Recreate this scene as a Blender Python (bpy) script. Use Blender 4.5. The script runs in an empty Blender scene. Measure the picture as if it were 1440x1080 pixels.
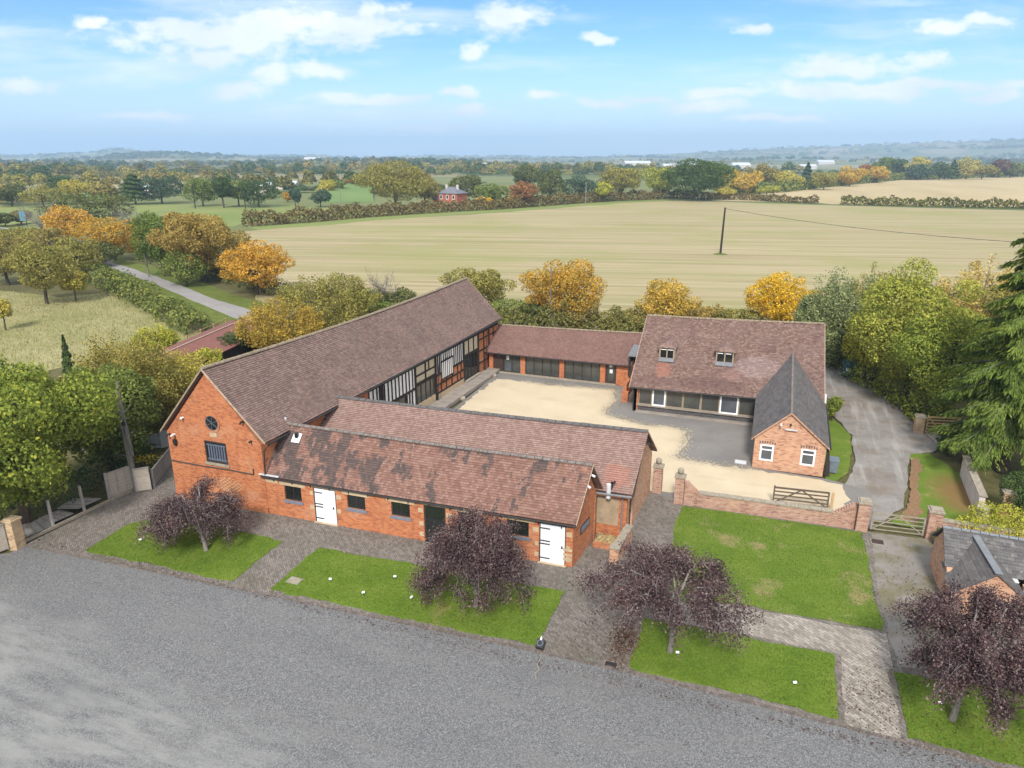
import bpy, math, random
import numpy as np
from mathutils import Vector
R = math.radians
C = bpy.context.scene.collection
SC = bpy.context.scene
rng = np.random.default_rng(7)
random.seed(7)

# ------------------------------------------------------------------ camera, sky, sun, exposure
cam = bpy.data.objects.new('camera', bpy.data.cameras.new('camera'))
C.objects.link(cam); SC.camera = cam
PITCH, YAW = 17.797, 19.939
cam.location = (0, 0, 20.5)
cam.rotation_euler = (R(90 - PITCH), 0, R(YAW))
cam.data.sensor_width = 36; cam.data.lens = 25.0
cam.data.clip_start = 0.5; cam.data.clip_end = 40000
SC.view_settings.view_transform = 'Standard'; SC.view_settings.look = 'None'
SC.view_settings.gamma = 1; SC.view_settings.exposure = 1.12
SC.render.engine = 'CYCLES'
SC.cycles.max_bounces = 5; SC.cycles.diffuse_bounces = 3; SC.cycles.glossy_bounces = 2
SC.cycles.transmission_bounces = 2; SC.cycles.transparent_max_bounces = 4; SC.cycles.volume_bounces = 1
SC.cycles.use_denoising = True
SUN_EL, SUN_AZ = 42.0, 170.0        # azimuth of the sun in degrees clockwise from +Y (behind the camera)
sdir = Vector((math.sin(R(SUN_AZ)) * math.cos(R(SUN_EL)), math.cos(R(SUN_AZ)) * math.cos(R(SUN_EL)), math.sin(R(SUN_EL))))
sl = bpy.data.lights.new('sun', 'SUN'); sl.energy = 2.3; sl.angle = R(10); sl.color = (1, .955, .9)
sun = bpy.data.objects.new('sun', sl); C.objects.link(sun)
sun.rotation_euler = (-sdir).to_track_quat('-Z', 'Y').to_euler()

class G:
    """small helper round a node tree"""
    def __init__(s, tree): s.t = tree; tree.nodes.clear()
    def n(s, ty, out=0, **kw):
        nd = s.t.nodes.new('ShaderNode' + ty)
        for k, v in kw.items():
            k2 = k.replace('_', ' ')
            if k2 in nd.inputs and not hasattr(type(nd), k): s.put(nd.inputs[k2], v)
            else: setattr(nd, k, v)
        return nd.outputs[out]
    def put(s, sock, v):
        if isinstance(v, bpy.types.NodeSocket): s.t.links.new(v, sock)
        elif isinstance(v, (tuple, list)) and len(v) == 3 and sock.type == 'RGBA': sock.default_value = (*v, 1)
        else: sock.default_value = v
    def m(s, op, a, b=0.0, c=None, clamp=False):
        nd = s.t.nodes.new('ShaderNodeMath'); nd.operation = op; nd.use_clamp = clamp
        s.put(nd.inputs[0], a); s.put(nd.inputs[1], b)
        if c is not None: s.put(nd.inputs[2], c)
        return nd.outputs[0]
    def v(s, op, a, b=(0, 0, 0), out=0):
        nd = s.t.nodes.new('ShaderNodeVectorMath'); nd.operation = op
        s.put(nd.inputs[0], a); s.put(nd.inputs[1], b)
        return nd.outputs[out]
    def mix(s, f, a, b, mode='MIX'):
        nd = s.t.nodes.new('ShaderNodeMix'); nd.data_type = 'RGBA'; nd.blend_type = mode
        s.put(nd.inputs[0], f); s.put(nd.inputs[6], a); s.put(nd.inputs[7], b)
        return nd.outputs[2]
    def step(s, x, lo, hi):
        nd = s.t.nodes.new('ShaderNodeMapRange'); nd.interpolation_type = 'SMOOTHSTEP'
        s.put(nd.inputs[0], x); nd.inputs[1].default_value = lo; nd.inputs[2].default_value = hi
        return nd.outputs[0]
    def ramp(s, f, stops, const=False):
        nd = s.t.nodes.new('ShaderNodeValToRGB'); r = nd.color_ramp
        if const: r.interpolation = 'CONSTANT'
        while len(r.elements) < len(stops): r.elements.new(1)
        for e, (p, c) in zip(r.elements, stops): e.position = p; e.color = (*c, 1)
        s.put(nd.inputs[0], f)
        return nd.outputs[0]
    def noise(s, vec, scale, detail=3, rough=.55, out=0, dist=0):
        return s.n('TexNoise', out, Vector=vec, Scale=scale, Detail=detail, Roughness=rough, Distortion=dist)
    def mapv(s, vec, scale=(1, 1, 1), rot=0):
        nd = s.t.nodes.new('ShaderNodeMapping'); s.put(nd.inputs[0], vec)
        nd.inputs[3].default_value = scale; nd.inputs[2].default_value = (0, 0, rot)
        return nd.outputs[0]

world = bpy.data.worlds.new('World'); SC.world = world; world.use_nodes = True
g = G(world.node_tree)
wout = world.node_tree.nodes.new('ShaderNodeOutputWorld')
sky = world.node_tree.nodes.new('ShaderNodeTexSky'); sky.sky_type = 'NISHITA'; sky.sun_disc = False
sky.sun_elevation = R(SUN_EL); sky.sun_rotation = R(SUN_AZ)
sky.altitude = 60; sky.air_density = 1.0; sky.dust_density = .6; sky.ozone_density = 1.4
dvec = g.n('TexCoord', 0)
fw = (-math.sin(R(YAW)), math.cos(R(YAW)), 0); rt = (math.cos(R(YAW)), math.sin(R(YAW)), 0)
df = g.v('DOT_PRODUCT', dvec, fw, 1); dr = g.v('DOT_PRODUCT', dvec, rt, 1)
sep = world.node_tree.nodes.new('ShaderNodeSeparateXYZ'); g.put(sep.inputs[0], dvec)
dfp = g.m('MAXIMUM', g.m('ABSOLUTE', df), .15)
cu = g.m('DIVIDE', dr, dfp); cv = g.m('DIVIDE', sep.outputs[2], dfp)
comb = world.node_tree.nodes.new('ShaderNodeCombineXYZ'); g.put(comb.inputs[0], cu); g.put(comb.inputs[1], cv); g.put(comb.inputs[2], g.m('SIGN', df))
uvw = comb.outputs[0]
wob = g.v('SUBTRACT', g.n('TexNoise', 1, Vector=uvw, Scale=14, Detail=5, Roughness=.6), (.5, .5, .5))
wob = g.v('MULTIPLY', wob, (.07, .03, 0))
uvd = g.v('ADD', uvw, wob)
# the cumulus of the afternoon: centre (u, v), half width, half height, all as tangents of the view direction
CLOUDS = [(-0.363, 0.144, 0.203, 0.0362), (-0.271, 0.158, 0.202, 0.0332), (-0.313, 0.101, 0.041, 0.0193), (-0.384, 0.12, 0.051, 0.0211), (-0.357, 0.083, 0.054, 0.0156), (-0.249, 0.103, 0.057, 0.0135), (-0.63, 0.085, 0.052, 0.0126), (-0.046, 0.126, 0.023, 0.0163), (0.0, 0.167, 0.071, 0.0284), (-0.056, 0.059, 0.036, 0.0108), (-0.07, 0.081, 0.029, 0.0088), (0.042, 0.073, 0.035, 0.0098), (0.243, 0.06, 0.089, 0.0127), (0.269, 0.078, 0.052, 0.0117), (0.177, 0.073, 0.042, 0.0088), (0.121, 0.064, 0.047, 0.0078), (0.432, 0.11, 0.113, 0.0193), (0.531, 0.118, 0.056, 0.0154), (0.389, 0.081, 0.093, 0.0136), (0.492, 0.078, 0.073, 0.0127), (0.308, 0.152, 0.03, 0.0095), (0.542, 0.159, 0.061, 0.0133), (0.596, 0.162, 0.051, 0.0114), (0.632, 0.074, 0.052, 0.0098), (-0.186, 0.071, 0.094, 0.0098), (-0.487, 0.05, 0.094, 0.0079), (-0.113, 0.036, 0.105, 0.0059), (0.338, 0.045, 0.105, 0.0069), (-0.541, 0.163, 0.03, 0.0114), (0.509, 0.088, 0.259, 0.0097), (0.109, 0.141, 0.031, 0.0076), (-0.162, 0.175, 0.06, 0.0142)]
acc = None
for a, b, w, h in CLOUDS:
    q = g.v('MULTIPLY', g.v('SUBTRACT', uvd, (a, b, 1)), (1 / w, 1 / h, 4))
    l = g.v('LENGTH', q, out=1)
    acc = l if acc is None else g.m('MINIMUM', acc, l)
dens = g.m('SUBTRACT', 1.0, acc)
nz = g.noise(g.mapv(uvw, (1, 2.0, 1)), 24, 6, .6)
dens = g.m('ADD', dens, g.m('MULTIPLY', g.m('SUBTRACT', nz, .5), 1.9))
cl = g.m('MULTIPLY', g.step(dens, -.05, .75), .92)
# thin streaky cloud high up, and unseen cover elsewhere, added for neutral ambient light
st = g.noise(g.mapv(uvw, (1.3, 9, 1), .06), 2.2, 5, .62)
cir = g.m('MULTIPLY', g.step(st, .46, .76), .62)
hz = g.m('MULTIPLY', g.m('SUBTRACT', 1.0, g.step(sep.outputs[2], .0, .14)), .62)
oth = g.m('MULTIPLY', g.step(g.noise(dvec, 2.6, 6, .6), .25, .5), g.m('MAXIMUM', g.step(g.m('SUBTRACT', .6, df), .0, .5), g.step(sep.outputs[2], .34, .6)))
allc = g.m('MAXIMUM', g.m('MAXIMUM', cl, cir), oth)
shade = g.step(g.noise(uvw, 9, 4), .3, .7)
ccol = g.mix(shade, (4.7, 5.0, 5.4), (6.0, 6.05, 6.1))
skyc = g.mix(hz, g.mix(1.0, sky.outputs[0], g.mix(g.step(sep.outputs[2], .02, .22), (.52, .70, .88), (.29, .53, .84)), 'MULTIPLY'), (4.2, 5.05, 6.2))
bg = world.node_tree.nodes.new('ShaderNodeBackground'); bg.inputs[1].default_value = .10
g.put(bg.inputs[0], g.mix(allc, skyc, ccol))
world.node_tree.links.new(bg.outputs[0], wout.inputs[0])

# ------------------------------------------------------------------ objects, meshes
def tag(o, label=None, cat=None, group=None, kind=None):
    if label: o['label'] = label
    if cat: o['category'] = cat
    if group: o['group'] = group
    if kind: o['kind'] = kind
    return o
def thing(name, label, cat, loc=(0, 0, 0), group=None):
    o = bpy.data.objects.new(name, None); C.objects.link(o); o.location = loc; o.empty_display_size = .3
    return tag(o, label, cat, group)
def root_loc(o):
    while o.parent: o = o.parent
    return np.array(o.location)

class MB:
    """collects faces in world coordinates; build() links them as ONE mesh object"""
    def __init__(s): s.v = []; s.f = []; s.uv = []; s.sm = []
    def face(s, pts, uv=None, smooth=False):
        k = len(s.v); s.v.extend([tuple(map(float, p)) for p in pts]); s.f.append(list(range(k, k + len(pts)))); s.uv.append(uv); s.sm.append(smooth)
    def box(s, x0, y0, z0, x1, y1, z1): s.obox((0, 0, 0), (1, 0, 0), (0, 1, 0), (0, 0, 1), x0, x1, y0, y1, z0, z1)
    def obox(s, o, ex, ey, ez, a0, a1, b0, b1, c0, c1):
        o, ex, ey, ez = map(np.array, (o, ex, ey, ez))
        P = lambda a, b, c: o + ex * a + ey * b + ez * c
        p = [P(a, b, c) for c in (c0, c1) for b in (b0, b1) for a in (a0, a1)]
        for q in ((0, 2, 3, 1), (4, 5, 7, 6), (0, 1, 5, 4), (2, 6, 7, 3), (0, 4, 6, 2), (1, 3, 7, 5)): s.face([p[i] for i in q])
    def bar(s, a, b, w, d=None, up=(0, 0, 1)):
        """a square bar from a to b, w wide and d deep"""
        a = np.array(a, float); b = np.array(b, float); d = w if d is None else d
        ax = b - a; L = np.linalg.norm(ax); ax /= L
        sd = np.cross(ax, up); 
        if np.linalg.norm(sd) < 1e-3: sd = np.cross(ax, (0, 1, 0))
        sd /= np.linalg.norm(sd); u2 = np.cross(sd, ax)
        s.obox(a, ax, sd, u2, 0, L, -w / 2, w / 2, -d / 2, d / 2)
    def tube(s, pts, rad, n=6, smooth=True, cap=True):
        pts = [np.array(p, float) for p in pts]; rad = rad if hasattr(rad, '__len__') else [rad] * len(pts)
        rings = []
        for i, p in enumerate(pts):
            t = pts[min(i + 1, len(pts) - 1)] - pts[max(i - 1, 0)]; t /= (np.linalg.norm(t) + 1e-9)
            a = np.cross(t, (0, 0, 1) if abs(t[2]) < .9 else (1, 0, 0)); a /= np.linalg.norm(a); b = np.cross(t, a)
            rings.append([p + rad[i] * (a * math.cos(2 * math.pi * k / n) + b * math.sin(2 * math.pi * k / n)) for k in range(n)])
        for i in range(len(rings) - 1):
            for k in range(n):
                s.face([rings[i][k], rings[i + 1][k], rings[i + 1][(k + 1) % n], rings[i][(k + 1) % n]], smooth=smooth)
        if cap: s.face(rings[-1]); s.face(rings[0][::-1])
    def poly(s, pts, z): s.face([(p[0], p[1], z) for p in pts])
    def slab(s, pts, z0, z1):
        n = len(pts); a = sum(pts[i][0] * pts[(i + 1) % n][1] - pts[(i + 1) % n][0] * pts[i][1] for i in range(n))
        if a < 0: pts = pts[::-1]
        s.poly(pts, z1)
        for i in range(n):
            p, q = pts[i], pts[(i + 1) % n]
            s.face([(p[0], p[1], z0), (q[0], q[1], z0), (q[0], q[1], z1), (p[0], p[1], z1)])
    def build(s, name, mat, parent=None, label=None):
        off = root_loc(parent) if parent else np.zeros(3)
        me = bpy.data.meshes.new(name)
        V = np.array(s.v) - off
        me.from_pydata(V.tolist(), [], s.f)
        uvl = me.uv_layers.new(name='UVMap')
        data = np.zeros((len(me.loops), 2)); k = 0
        for f, uv in zip(s.f, s.uv):
            n = len(f)
            if uv is None:
                p = np.array([s.v[i] for i in f]); nr = np.zeros(3)
                for i in range(n): nr += np.cross(p[i] - p[0], p[(i + 1) % n] - p[0])
                L = np.linalg.norm(nr); nr = nr / L if L > 0 else np.array((0, 0, 1.))
                if abs(nr[2]) > .97: data[k:k + n] = p[:, :2]
                else:
                    t = np.array((-nr[1], nr[0], 0)); t /= np.linalg.norm(t); w = np.cross(nr, t)
                    data[k:k + n, 0] = p @ t; data[k:k + n, 1] = p @ w
            else: data[k:k + n] = uv
            k += n
        uvl.data.foreach_set('uv', data.ravel())
        me.polygons.foreach_set('use_smooth', s.sm)
        me.materials.append(mat); me.update()
        o = bpy.data.objects.new(name, me); C.objects.link(o)
        if parent: o.parent = parent
        if label: o['label'] = label
        return o

def clip(poly, axis, val, keep_less):
    out = []
    for i in range(len(poly)):
        a, b = poly[i], poly[(i + 1) % len(poly)]
        ia = (a[axis] <= val) == keep_less or a[axis] == val; ib = (b[axis] <= val) == keep_less or b[axis] == val
        if ia: out.append(a)
        if ia != ib:
            t = (val - a[axis]) / (b[axis] - a[axis]); out.append((a[0] + t * (b[0] - a[0]), a[1] + t * (b[1] - a[1])))
    return out
def wall(mb, p0, p1, outline, holes=(), th=.3):
    """wall from p0 to p1, seen from its right-hand side; outline = convex polygon in (distance, height); rectangular holes with reveals"""
    p0 = np.array(p0, float); d = np.array(p1, float) - p0; d /= np.linalg.norm(d); inn = np.array((-d[1], d[0]))
    P = lambda u, z, w: (*(p0 + d * u + inn * w), z)
    us = sorted({round(h[i], 4) for h in holes for i in (0, 1)}); zs = sorted({round(h[i], 4) for h in holes for i in (2, 3)})
    us = [-1e3] + us + [1e3]; zs = [-1e3] + zs + [1e3]
    for i in range(len(us) - 1):
        for j in range(len(zs) - 1):
            if any(h[0] - 1e-3 <= us[i] and us[i + 1] <= h[1] + 1e-3 and h[2] - 1e-3 <= zs[j] and zs[j + 1] <= h[3] + 1e-3 for h in holes): continue
            q = list(outline)
            for ax, v, less in ((0, us[i], False), (0, us[i + 1], True), (1, zs[j], False), (1, zs[j + 1], True)):
                if q: q = clip(q, ax, v, less)
            if len(q) >= 3:
                mb.face([P(u, z, 0) for u, z in q], [(u, z) for u, z in q]); mb.face([P(u, z, th) for u, z in q[::-1]])
    n = len(outline)
    for i in range(n):
        a, b = outline[i], outline[(i + 1) % n]
        mb.face([P(*a, 0), P(*a, th), P(*b, th), P(*b, 0)])
    for u0, u1, z0, z1 in holes:
        for a, b in (((u0, z0), (u1, z0)), ((u1, z0), (u1, z1)), ((u1, z1), (u0, z1)), ((u0, z1), (u0, z0))):
            mb.face([P(*a, 0), P(*b, 0), P(*b, th), P(*a, th)])
    return P
def roof_slope(mb, eA, eB, rA, rB, course=.115, lift=.022, n=26, sag=0.0, thick=.10, wav=.012):
    """one tiled slope, every course a tilted strip that overlaps the one below"""
    eA, eB, rA, rB = (np.array(p, float) for p in (eA, eB, rA, rB))
    L = np.linalg.norm(((rA - eA) + (rB - eB)) / 2); k = max(2, int(L / course)); W = np.linalg.norm(eB - eA)
    nr = np.cross(eB - eA, rA - eA); nr /= np.linalg.norm(nr)
    if nr[2] < 0: nr = -nr
    jig = np.cumsum(rng.normal(0, wav, (n + 1,))); jig -= np.linspace(jig[0], jig[-1], n + 1)
    bump = rng.normal(0, wav * .5, (k + 2, n + 1))
    def P(i, j, up):
        t, u = i / k, j / n
        p = eA * (1 - u) * (1 - t) + eB * u * (1 - t) + rA * (1 - u) * t + rB * u * t
        return p + nr * (up + jig[j] * .5 + bump[i, j]) - np.array((0, 0, 1)) * sag * math.sin(math.pi * u) * (.35 + .65 * t)
    for i in range(k):
        for j in range(n):
            a, b, c, d = P(i, j, lift), P(i, j + 1, lift), P(i + 1, j + 1, 0), P(i + 1, j, 0)
            u0, u1, v0, v1 = j / n * W, (j + 1) / n * W, i * course, (i + 1) * course
            mb.face([a, b, c, d], [(u0, v0 + .004), (u1, v0 + .004), (u1, v1 - .002), (u0, v1 - .002)])
            dn = P(i, j, -.004 if i else -thick), P(i, j + 1, -.004 if i else -thick)
            mb.face([dn[0], dn[1], b, a], [(u0, v0 + .004), (u1, v0 + .004), (u1, v0 + .01), (u0, v0 + .01)])
    for j in range(n): mb.face([P(0, j, -thick), P(k, j, -thick), P(k, j + 1, -thick), P(0, j + 1, -thick)])
    for j, fl in ((0, 1), (n, -1)):
        for i in range(k):
            q = [P(i, j, -thick), P(i + 1, j, -thick), P(i + 1, j, 0), P(i, j, lift)]
            mb.face(q if fl > 0 else q[::-1])
    return lambda t, u, up=0: P(int(round(t * k)), int(round(u * n)), up)
def ridge(mb, a, b, sag=0.0, r=.14, tile=.45, drop=.02):
    a = np.array(a, float); b = np.array(b, float); L = np.linalg.norm(b - a); n = max(2, int(L / tile)); ax = (b - a) / L
    sd = np.cross(ax, (0, 0, 1)); sd /= np.linalg.norm(sd)
    for i in range(n):
        u0, u1 = i / n, (i + 1) / n - .03 / L
        dz = [-sag * math.sin(math.pi * u) - drop + random.uniform(-.012, .012) for u in (u0, u1)]
        pa, pb = a + (b - a) * u0 + np.array((0, 0, dz[0])), a + (b - a) * u1 + np.array((0, 0, dz[1]))
        rr = r * random.uniform(.95, 1.06)
        for k in range(6):
            t0, t1 = math.pi * k / 6, math.pi * (k + 1) / 6
            q = lambda p, t: p + sd * rr * math.cos(t) * 1.15 + np.array((0, 0, rr * math.sin(t)))
            mb.face([q(pa, t0), q(pb, t0), q(pb, t1), q(pa, t1)])
        mb.face([pa + sd * rr * math.cos(math.pi * k / 6) * 1.15 + np.array((0, 0, rr * math.sin(math.pi * k / 6))) for k in range(7)])
        mb.face([pb + sd * rr * math.cos(math.pi * k / 6) * 1.15 + np.array((0, 0, rr * math.sin(math.pi * k / 6))) for k in range(6, -1, -1)])
# ------------------------------------------------------------------ materials
def surf(name, fn, rough=.85, spec=.3, bump=None):
    m = bpy.data.materials.new(name); m.use_nodes = True; g = G(m.node_tree)
    r = fn(g); col = r[0] if isinstance(r, tuple) else r; hgt = r[1] if isinstance(r, tuple) else None
    b = g.t.nodes.new('ShaderNodeBsdfPrincipled'); o = g.t.nodes.new('ShaderNodeOutputMaterial')
    g.put(b.inputs['Base Color'], col); b.inputs['Roughness'].default_value = rough; b.inputs['Specular IOR Level'].default_value = spec
    if hgt is not None:
        bp = g.t.nodes.new('ShaderNodeBump'); bp.inputs['Strength'].default_value = bump or .5; bp.inputs['Distance'].default_value = .03
        g.put(bp.inputs['Height'], hgt); g.t.links.new(bp.outputs[0], b.inputs['Normal'])
    g.t.links.new(b.outputs[0], o.inputs[0])
    return m
uv = lambda g: g.n('UVMap')
obj = lambda g: g.n('TexCoord', 3)
def shift(col, k): return tuple(min(1, c * k) for c in col)

def brick_mat(name, pal, mortar, pale=.25, dirt=.35):
    def fn(g):
        u = uv(g); o = obj(g)
        nd = g.t.nodes.new('ShaderNodeTexBrick'); g.put(nd.inputs['Vector'], u)
        for k, v in (('Scale', 1), ('Brick Width', .235), ('Row Height', .076), ('Mortar Size', .009), ('Mortar Smooth', .3), ('Bias', 0)): nd.inputs[k].default_value = v
        nd.inputs['Color1'].default_value = (0, 0, 0, 1); nd.inputs['Color2'].default_value = (1, 1, 1, 1); nd.inputs['Mortar'].default_value = (.5, .5, .5, 1)
        c = g.ramp(nd.outputs[0], [(0, pal[0]), (.35, pal[1]), (.7, pal[2]), (.93, pal[3])])
        c = g.mix(g.m('MULTIPLY', nd.outputs[1], .8), c, mortar)
        big = g.noise(o, .55, 4); c = g.mix(g.m('MULTIPLY', g.step(big, .5, .75), pale), c, (.52, .33, .22))
        st = g.noise(g.mapv(o, (1.6, 1.6, .35)), 1.5, 4); c = g.mix(g.m('MULTIPLY', g.step(st, .48, .8), dirt), c, (.17, .055, .03))
        sp = g.noise(o, 6, 3); c = g.mix(g.m('MULTIPLY', g.step(sp, .64, .72), .4), c, (.50, .36, .26))
        return c, g.m('SUBTRACT', 1.0, nd.outputs[1])
    return surf(name, fn, .9, .2, .35)
def tile_mat(name, pal, patches=(), w=.18, row=.14, spots=(), mottle=.4):
    """pal = colours of single tiles; patches = (scale, stretch, lo, hi, strength, colour)"""
    def fn(g):
        u = uv(g); o = obj(g)
        nd = g.t.nodes.new('ShaderNodeTexBrick'); g.put(nd.inputs['Vector'], u)
        for k, v in (('Scale', 1), ('Brick Width', w), ('Row Height', row), ('Mortar Size', .006), ('Mortar Smooth', .1), ('Bias', 0)): nd.inputs[k].default_value = v
        nd.inputs['Color1'].default_value = (0, 0, 0, 1); nd.inputs['Color2'].default_value = (1, 1, 1, 1); nd.inputs['Mortar'].default_value = (.3, .3, .3, 1)
        n = len(pal); c = g.ramp(nd.outputs[0], [(i / n, p) for i, p in enumerate(pal)], True)
        mo = g.noise(o, .9, 4, .6); c = g.mix(mottle, c, g.ramp(mo, [(.3, shift(pal[0], .75)), (.7, shift(pal[1], 1.25))]))
        for sc, stx, lo, hi, k, colr in patches:
            if lo < 0:
                sx = g.t.nodes.new('ShaderNodeSeparateXYZ'); g.put(sx.inputs[0], o); sh_ = g.m('MULTIPLY', g.step(sx.outputs[0], 13.5, 1.0), .12); sv = g.n('TexNoise', Vector=g.mapv(u, stx), Scale=sc, Detail=6, Roughness=.66)
                f = g.step(g.m('ADD', sv, sh_), -lo, -lo + .035); f = g.m('MULTIPLY', f, g.m('ADD', .6, g.m('MULTIPLY', nd.outputs[0], .4))); c = g.mix(g.m('MULTIPLY', f, k), c, colr); continue
            f = g.step(g.noise(g.mapv(u, stx), sc, 5, .62), lo, hi)
            f = g.m('MULTIPLY', f, g.m('ADD', .55, g.m('MULTIPLY', nd.outputs[0], .45)))
            c = g.mix(g.m('MULTIPLY', f, k), c, colr)
        for sx_, sy_, rx_, ry_, cc_, kk_ in spots:
            dd = g.v('LENGTH', g.v('MULTIPLY', g.v('SUBTRACT', g.v('ADD', o, g.v('MULTIPLY', g.v('SUBTRACT', g.n('TexNoise', 1, Vector=o, Scale=1.6, Detail=4), (.5, .5, .5)), (.9, .9, 0))), (sx_, sy_, 0)), (1 / rx_, 1 / ry_, 0)), out=1)
            c = g.mix(g.m('MULTIPLY', g.m('MULTIPLY', g.m('SUBTRACT', 1.0, g.step(dd, .75, 1.05)), g.m('ADD', .5, g.m('MULTIPLY', nd.outputs[0], .5))), kk_), c, cc_)
        c = g.mix(g.m('MULTIPLY', nd.outputs[1], .65), c, (.03, .024, .022))
        return c, g.noise(o, 9, 3)
    return surf(name, fn, .88, .25, .25)
def plain(name, col, rough=.7, var=.2, scale=3, spec=.3, stretch=(1, 1, 1), bump=None):
    def fn(g):
        o = obj(g); n = g.noise(g.mapv(o, stretch), scale, 5, .6)
        c = g.ramp(n, [(.25, shift(col, 1 - var)), (.75, shift(col, 1 + var))])
        return (c, n) if bump else c
    return surf(name, fn, rough, spec, bump)
MT = {}
OR = [(.36, .100, .036), (.46, .145, .050), (.53, .190, .072), (.28, .068, .030)]
PK = [(.40, .185, .105), (.49, .26, .155), (.55, .32, .205), (.28, .115, .07)]
MT['brick'] = brick_mat('orange_brick', OR, (.42, .26, .17), .35, .38)
MT['brick_old'] = brick_mat('weathered_orange_brick', [shift(c, .93) for c in OR], (.44, .28, .18), .35, .42)
MT['brick_pink'] = brick_mat('pale_pink_brick', PK, (.50, .38, .28), .4, .25)
MT['brick_wall'] = brick_mat('mottled_garden_brick', [(.31, .15, .10), (.40, .21, .145), (.46, .29, .215), (.21, .10, .07)], (.46, .39, .32), .55, .35)
MT['brick_dark'] = brick_mat('blue_plinth_brick', [(.05, .05, .055), (.075, .072, .075), (.09, .085, .085), (.04, .04, .045)], (.12, .12, .12), .05, .2)
MT['brick_buff'] = brick_mat('buff_pillar_brick', [(.38, .25, .13), (.48, .33, .18), (.52, .38, .22), (.28, .16, .09)], (.50, .42, .32), .3, .2)
BR = [(.172, .113, .092), (.205, .136, .111), (.235, .158, .131), (.14, .094, .079), (.275, .195, .165)]
MT['tile_barn'] = tile_mat('brown_barn_tile', BR, row=.135, patches=[(.25, (1, 1, 1), .45, .7, .4, (.135, .105, .10)), (5, (1, 1.4, 1), .63, .70, .5, (.42, .35, .31)), (1.2, (1, .5, 1), .6, .75, .35, (.25, .14, .11))])
MT['tile_stable'] = tile_mat('red_brown_stable_tile', [(.195, .105, .080), (.222, .122, .093), (.245, .140, .108), (.170, .090, .069), (.27, .165, .13)],
    [(.62, (1.25, .8, 1), -.572, 0, .95, (.060, .054, .053)), (.7, (1.7, .6, 1), .615, .645, .9, (.065, .058, .056)), (6, (1, 1.4, 1), .66, .71, .4, (.42, .33, .28))], mottle=.25)
MT['tile_range'] = tile_mat('pinkish_range_tile', [(.24, .152, .125), (.262, .17, .142), (.285, .19, .16), (.215, .132, .11), (.31, .215, .182)],
    [(3.2, (1.4, .5, 1), .62, .70, .6, (.13, .09, .08)), (5, (1, 1, 1), .62, .69, .55, (.45, .38, .33)), (.5, (1, 1, 1), .5, .8, .3, (.22, .13, .11))], mottle=.25, spots=[(-.75, .45, .85, .7, (.40, .165, .115), .6)])
MT['tile_glazed'] = tile_mat('brown_range_tile', [(.185, .104, .085), (.21, .122, .100), (.235, .14, .115), (.165, .092, .077)],
    [(.6, (1, .3, 1), .5, .7, .4, (.145, .09, .078)), (2.5, (2.2, .35, 1), .64, .7, .3, (.10, .07, .062))], mottle=.3)
MT['tile_conv'] = tile_mat('mottled_plum_tile', [(.168, .103, .082), (.200, .126, .102), (.235, .152, .124), (.135, .081, .065), (.285, .20, .168)],
    [(.45, (1, 1, 1), .47, .6, .55, (.20, .13, .115)), (.8, (1, .8, 1), .56, .66, .6, (.115, .058, .056)), (3.2, (1, 1.7, 1), .61, .67, .65, (.42, .33, .31)), (1.1, (1.3, .5, 1), .68, .74, .7, (.33, .12, .075))], mottle=.3, spots=[(2.1, 1.35, .75, .75, (.36, .16, .11), .8), (7.6, 1.3, .7, .6, (.30, .17, .14), .6), (9.6, 2.2, 1.9, 1.1, (.44, .36, .34), .35), (6.0, .4, 3.2, .6, (.10, .052, .05), .5), (1.5, .3, 1.6, .5, (.11, .056, .052), .5)])
SL = [(.102, .093, .090), (.122, .112, .108), (.145, .133, .128), (.085, .078, .076)]
MT['slate'] = tile_mat('dark_slate', SL, [(1.0, (1, .4, 1), .5, .75, .35, (.16, .15, .145))], .28, .2)
MT['slate_old'] = tile_mat('lichened_slate', [(.10, .095, .095), (.125, .12, .118), (.16, .15, .145), (.08, .076, .078)], [(4, (1, 1, 1), .58, .68, .6, (.36, .35, .31)), (1, (1, 1, 1), .5, .7, .4, (.17, .16, .15))], .28, .2)
MT['ridge_tile'] = plain('grey_ridge_tile', (.17, .145, .13), .9, .45, 5)
MT['ridge_dark'] = plain('dark_ridge_tile', (.105, .10, .098), .85, .35, 5)
MT['ridge_lichen'] = plain('lichened_ridge_tile', (.24, .19, .13), .95, .5, 6)
MT['mortar'] = plain('pale_verge_mortar', (.40, .31, .23), .95, .35, 6)
MT['stone'] = plain('buff_sandstone', (.47, .36, .23), .9, .22, 3)
MT['cap_stone'] = plain('weathered_cap_stone', (.30, .26, .20), .95, .35, 6)
MT['white_wood'] = plain('white_painted_boards', (.74, .76, .79), .5, .03, 4, .4, (9, 9, .4))
MT['white_frame'] = plain('white_window_frame', (.80, .80, .80), .4, .03, 3, .5)
MT['black_iron'] = plain('black_painted_iron', (.018, .018, .02), .45, .3, 8, .5)
MT['grey_frame'] = plain('blue_grey_window_frame', (.10, .115, .14), .5, .15, 5, .4)
MT['dark_frame'] = plain('dark_stained_frame', (.035, .030, .027), .6, .3, 6, .35, (1, 1, .3))
MT['sill'] = plain('blue_grey_painted_sill', (.17, .19, .235), .6, .15, 4)
MT['timber'] = plain('black_oak_timber', (.035, .028, .023), .85, .45, 5, .2, (3, 3, .6), .3)
MT['oak'] = plain('weathered_brown_oak', (.30, .235, .16), .85, .35, 5, .2, (3, 3, .5), .3)
MT['plaster'] = plain('white_limewash', (.84, .83, .81), .9, .08, 2.5)
MT['beige_panel'] = plain('beige_render_panel', (.52, .45, .32), .9, .15, 3)
MT['gutter'] = plain('black_gutter', (.028, .026, .026), .5, .3, 5, .4)
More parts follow.
